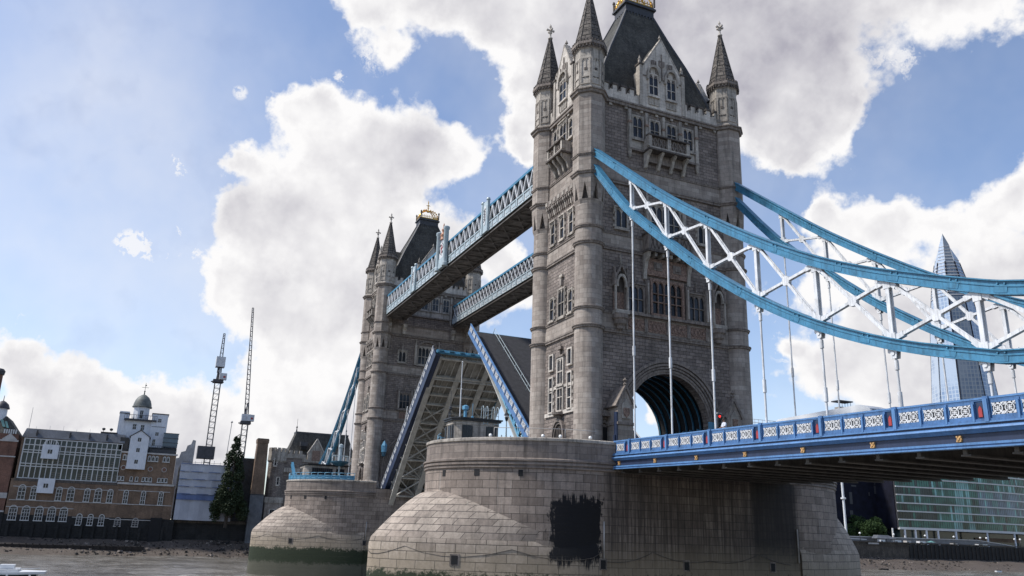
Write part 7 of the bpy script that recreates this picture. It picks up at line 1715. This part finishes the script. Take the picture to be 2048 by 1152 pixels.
tops = [(283, 300), (303, 316), (317, 304), (300, 290), (282, 286), (292, 290), (286, 290)]
for i in range(7):
    (a0, d0), (a1, d1) = outline[i], outline[(i + 1) % 7]; o = MB('shard_glass_shaded' if i == 2 else 'shard_glass'); facet(o, a0, d0, a0 + (a1 - a0) * 0.97, d0 + (d1 - d0) * 0.97, *tops[i]); o.build('glass_facet', t)
m = MB('night_cladding')
for a, d in outline: 
    
    for z0, z1 in ((8, 143), (143, 219), (219, 265), (265, 285)): m.bar(WP(a * 0.97 * hw(z0), d * 0.97 * hw(z0), z0), WP(a * 0.97 * hw(z1), d * 0.97 * hw(z1), z1), 1.3)
m.build('corner_slot', t)
m = MB('crane_white')
for k in range(16):
    z = 248 + k * 3.6
    for i in range(7):
        (a0, d0), (a1, d1) = outline[i], outline[(i + 1) % 7]
        if z < min(tops[i]): m.bar(WP(a0 * 1.02 * hw(z), d0 * 1.02 * hw(z), z), WP(a1 * 1.02 * hw(z), d1 * 1.02 * hw(z), z), 0.5)
m.build('spire_bands', t)
m = MB('glass_blue'); P = [(-0.9, 0.1), (-0.6, -0.5), (-0.1, -0.78), (0.58, -0.55), (0.95, 0.1), (0.45, 0.8), (-0.45, 0.8)]
for i in range(7):
    (a0, d0), (a1, d1) = P[i], P[(i + 1) % 7]
    for z0, z1 in ((8, 143), (143, 219), (219, 262)): m.face([WP(a0 * hw(z0), d0 * hw(z0), z0), WP(a1 * hw(z0), d1 * hw(z0), z0), WP(a1 * hw(z1), d1 * hw(z1), z1), WP(a0 * hw(z1), d0 * hw(z1), z1)])
m.build('core', t)

# ------------------------------------------------------------------ passenger boat at the lower left
t = thing('passenger_boat', (-20, -62, -1.4), 'white passenger boat roof passing at the lower left corner', 'boat')
m = MB('hull_white'); bx, y0, y1 = -20, -76, -54.0
hullT = [(bx + 2.6, y0), (bx + 2.7, y1 - 6), (bx + 2.2, y1 - 3), (bx + 1.0, y1 - 0.6), (bx, y1 + 0.3), (bx - 1.0, y1 - 0.6), (bx - 2.2, y1 - 3), (bx - 2.7, y1 - 6), (bx - 2.6, y0)]
m.prism([(x, y, -1.7) for x, y in hullT], (0, 0, 1.6)); m.build('hull', t)
m = MB('window_glass'); m.prism([(bx + (x - bx) * 0.86, min(y, y1 - 1.6), -0.1) for x, y in hullT], (0, 0, 1.75)); m.build('saloon_windows', t)
m = MB('hull_white')
for k in range(11): yy = y0 + 1 + k * 1.85; m.bar((bx + 2.36, yy, -0.1), (bx + 2.36, yy + 0.5, 1.65), 0.16)
m.prism([(bx + (x - bx) * 0.96, min(y, y1 - 0.9), 1.65) for x, y in hullT], (0, 0, 0.22)); m.prism([(bx + (x - bx) * 0.70, min(y, y1 - 3.2), 1.87) for x, y in hullT], (0, 0, 0.22)); m.build('roof', t)
m = MB('hull_white'); m.box(bx - 0.6, bx + 0.6, -58.8, -57.6, 2.09, 2.45); m.use('black_void'); m.box(bx + 0.9, bx + 1.3, -60.5, -59.9, 2.0, 2.25); m.use('hull_white'); m.tube([(bx + 1.9, y0, 2.15), (bx + 1.9, y1 - 3.5, 2.15)], 0.035, 5); m.tube([(bx + 1.9, y1 - 3.5, 2.15), (bx + 0.6, y1 - 1.4, 2.15)], 0.035, 5)
for k in range(9): m.tube([(bx + 1.9, y1 - 4 - k * 1.5, 1.85), (bx + 1.9, y1 - 4 - k * 1.5, 2.15)], 0.03, 4)
m.build('roof_fittings', t)

for o in list(bpy.data.objects):
    if '_w' in o: del o['_w']
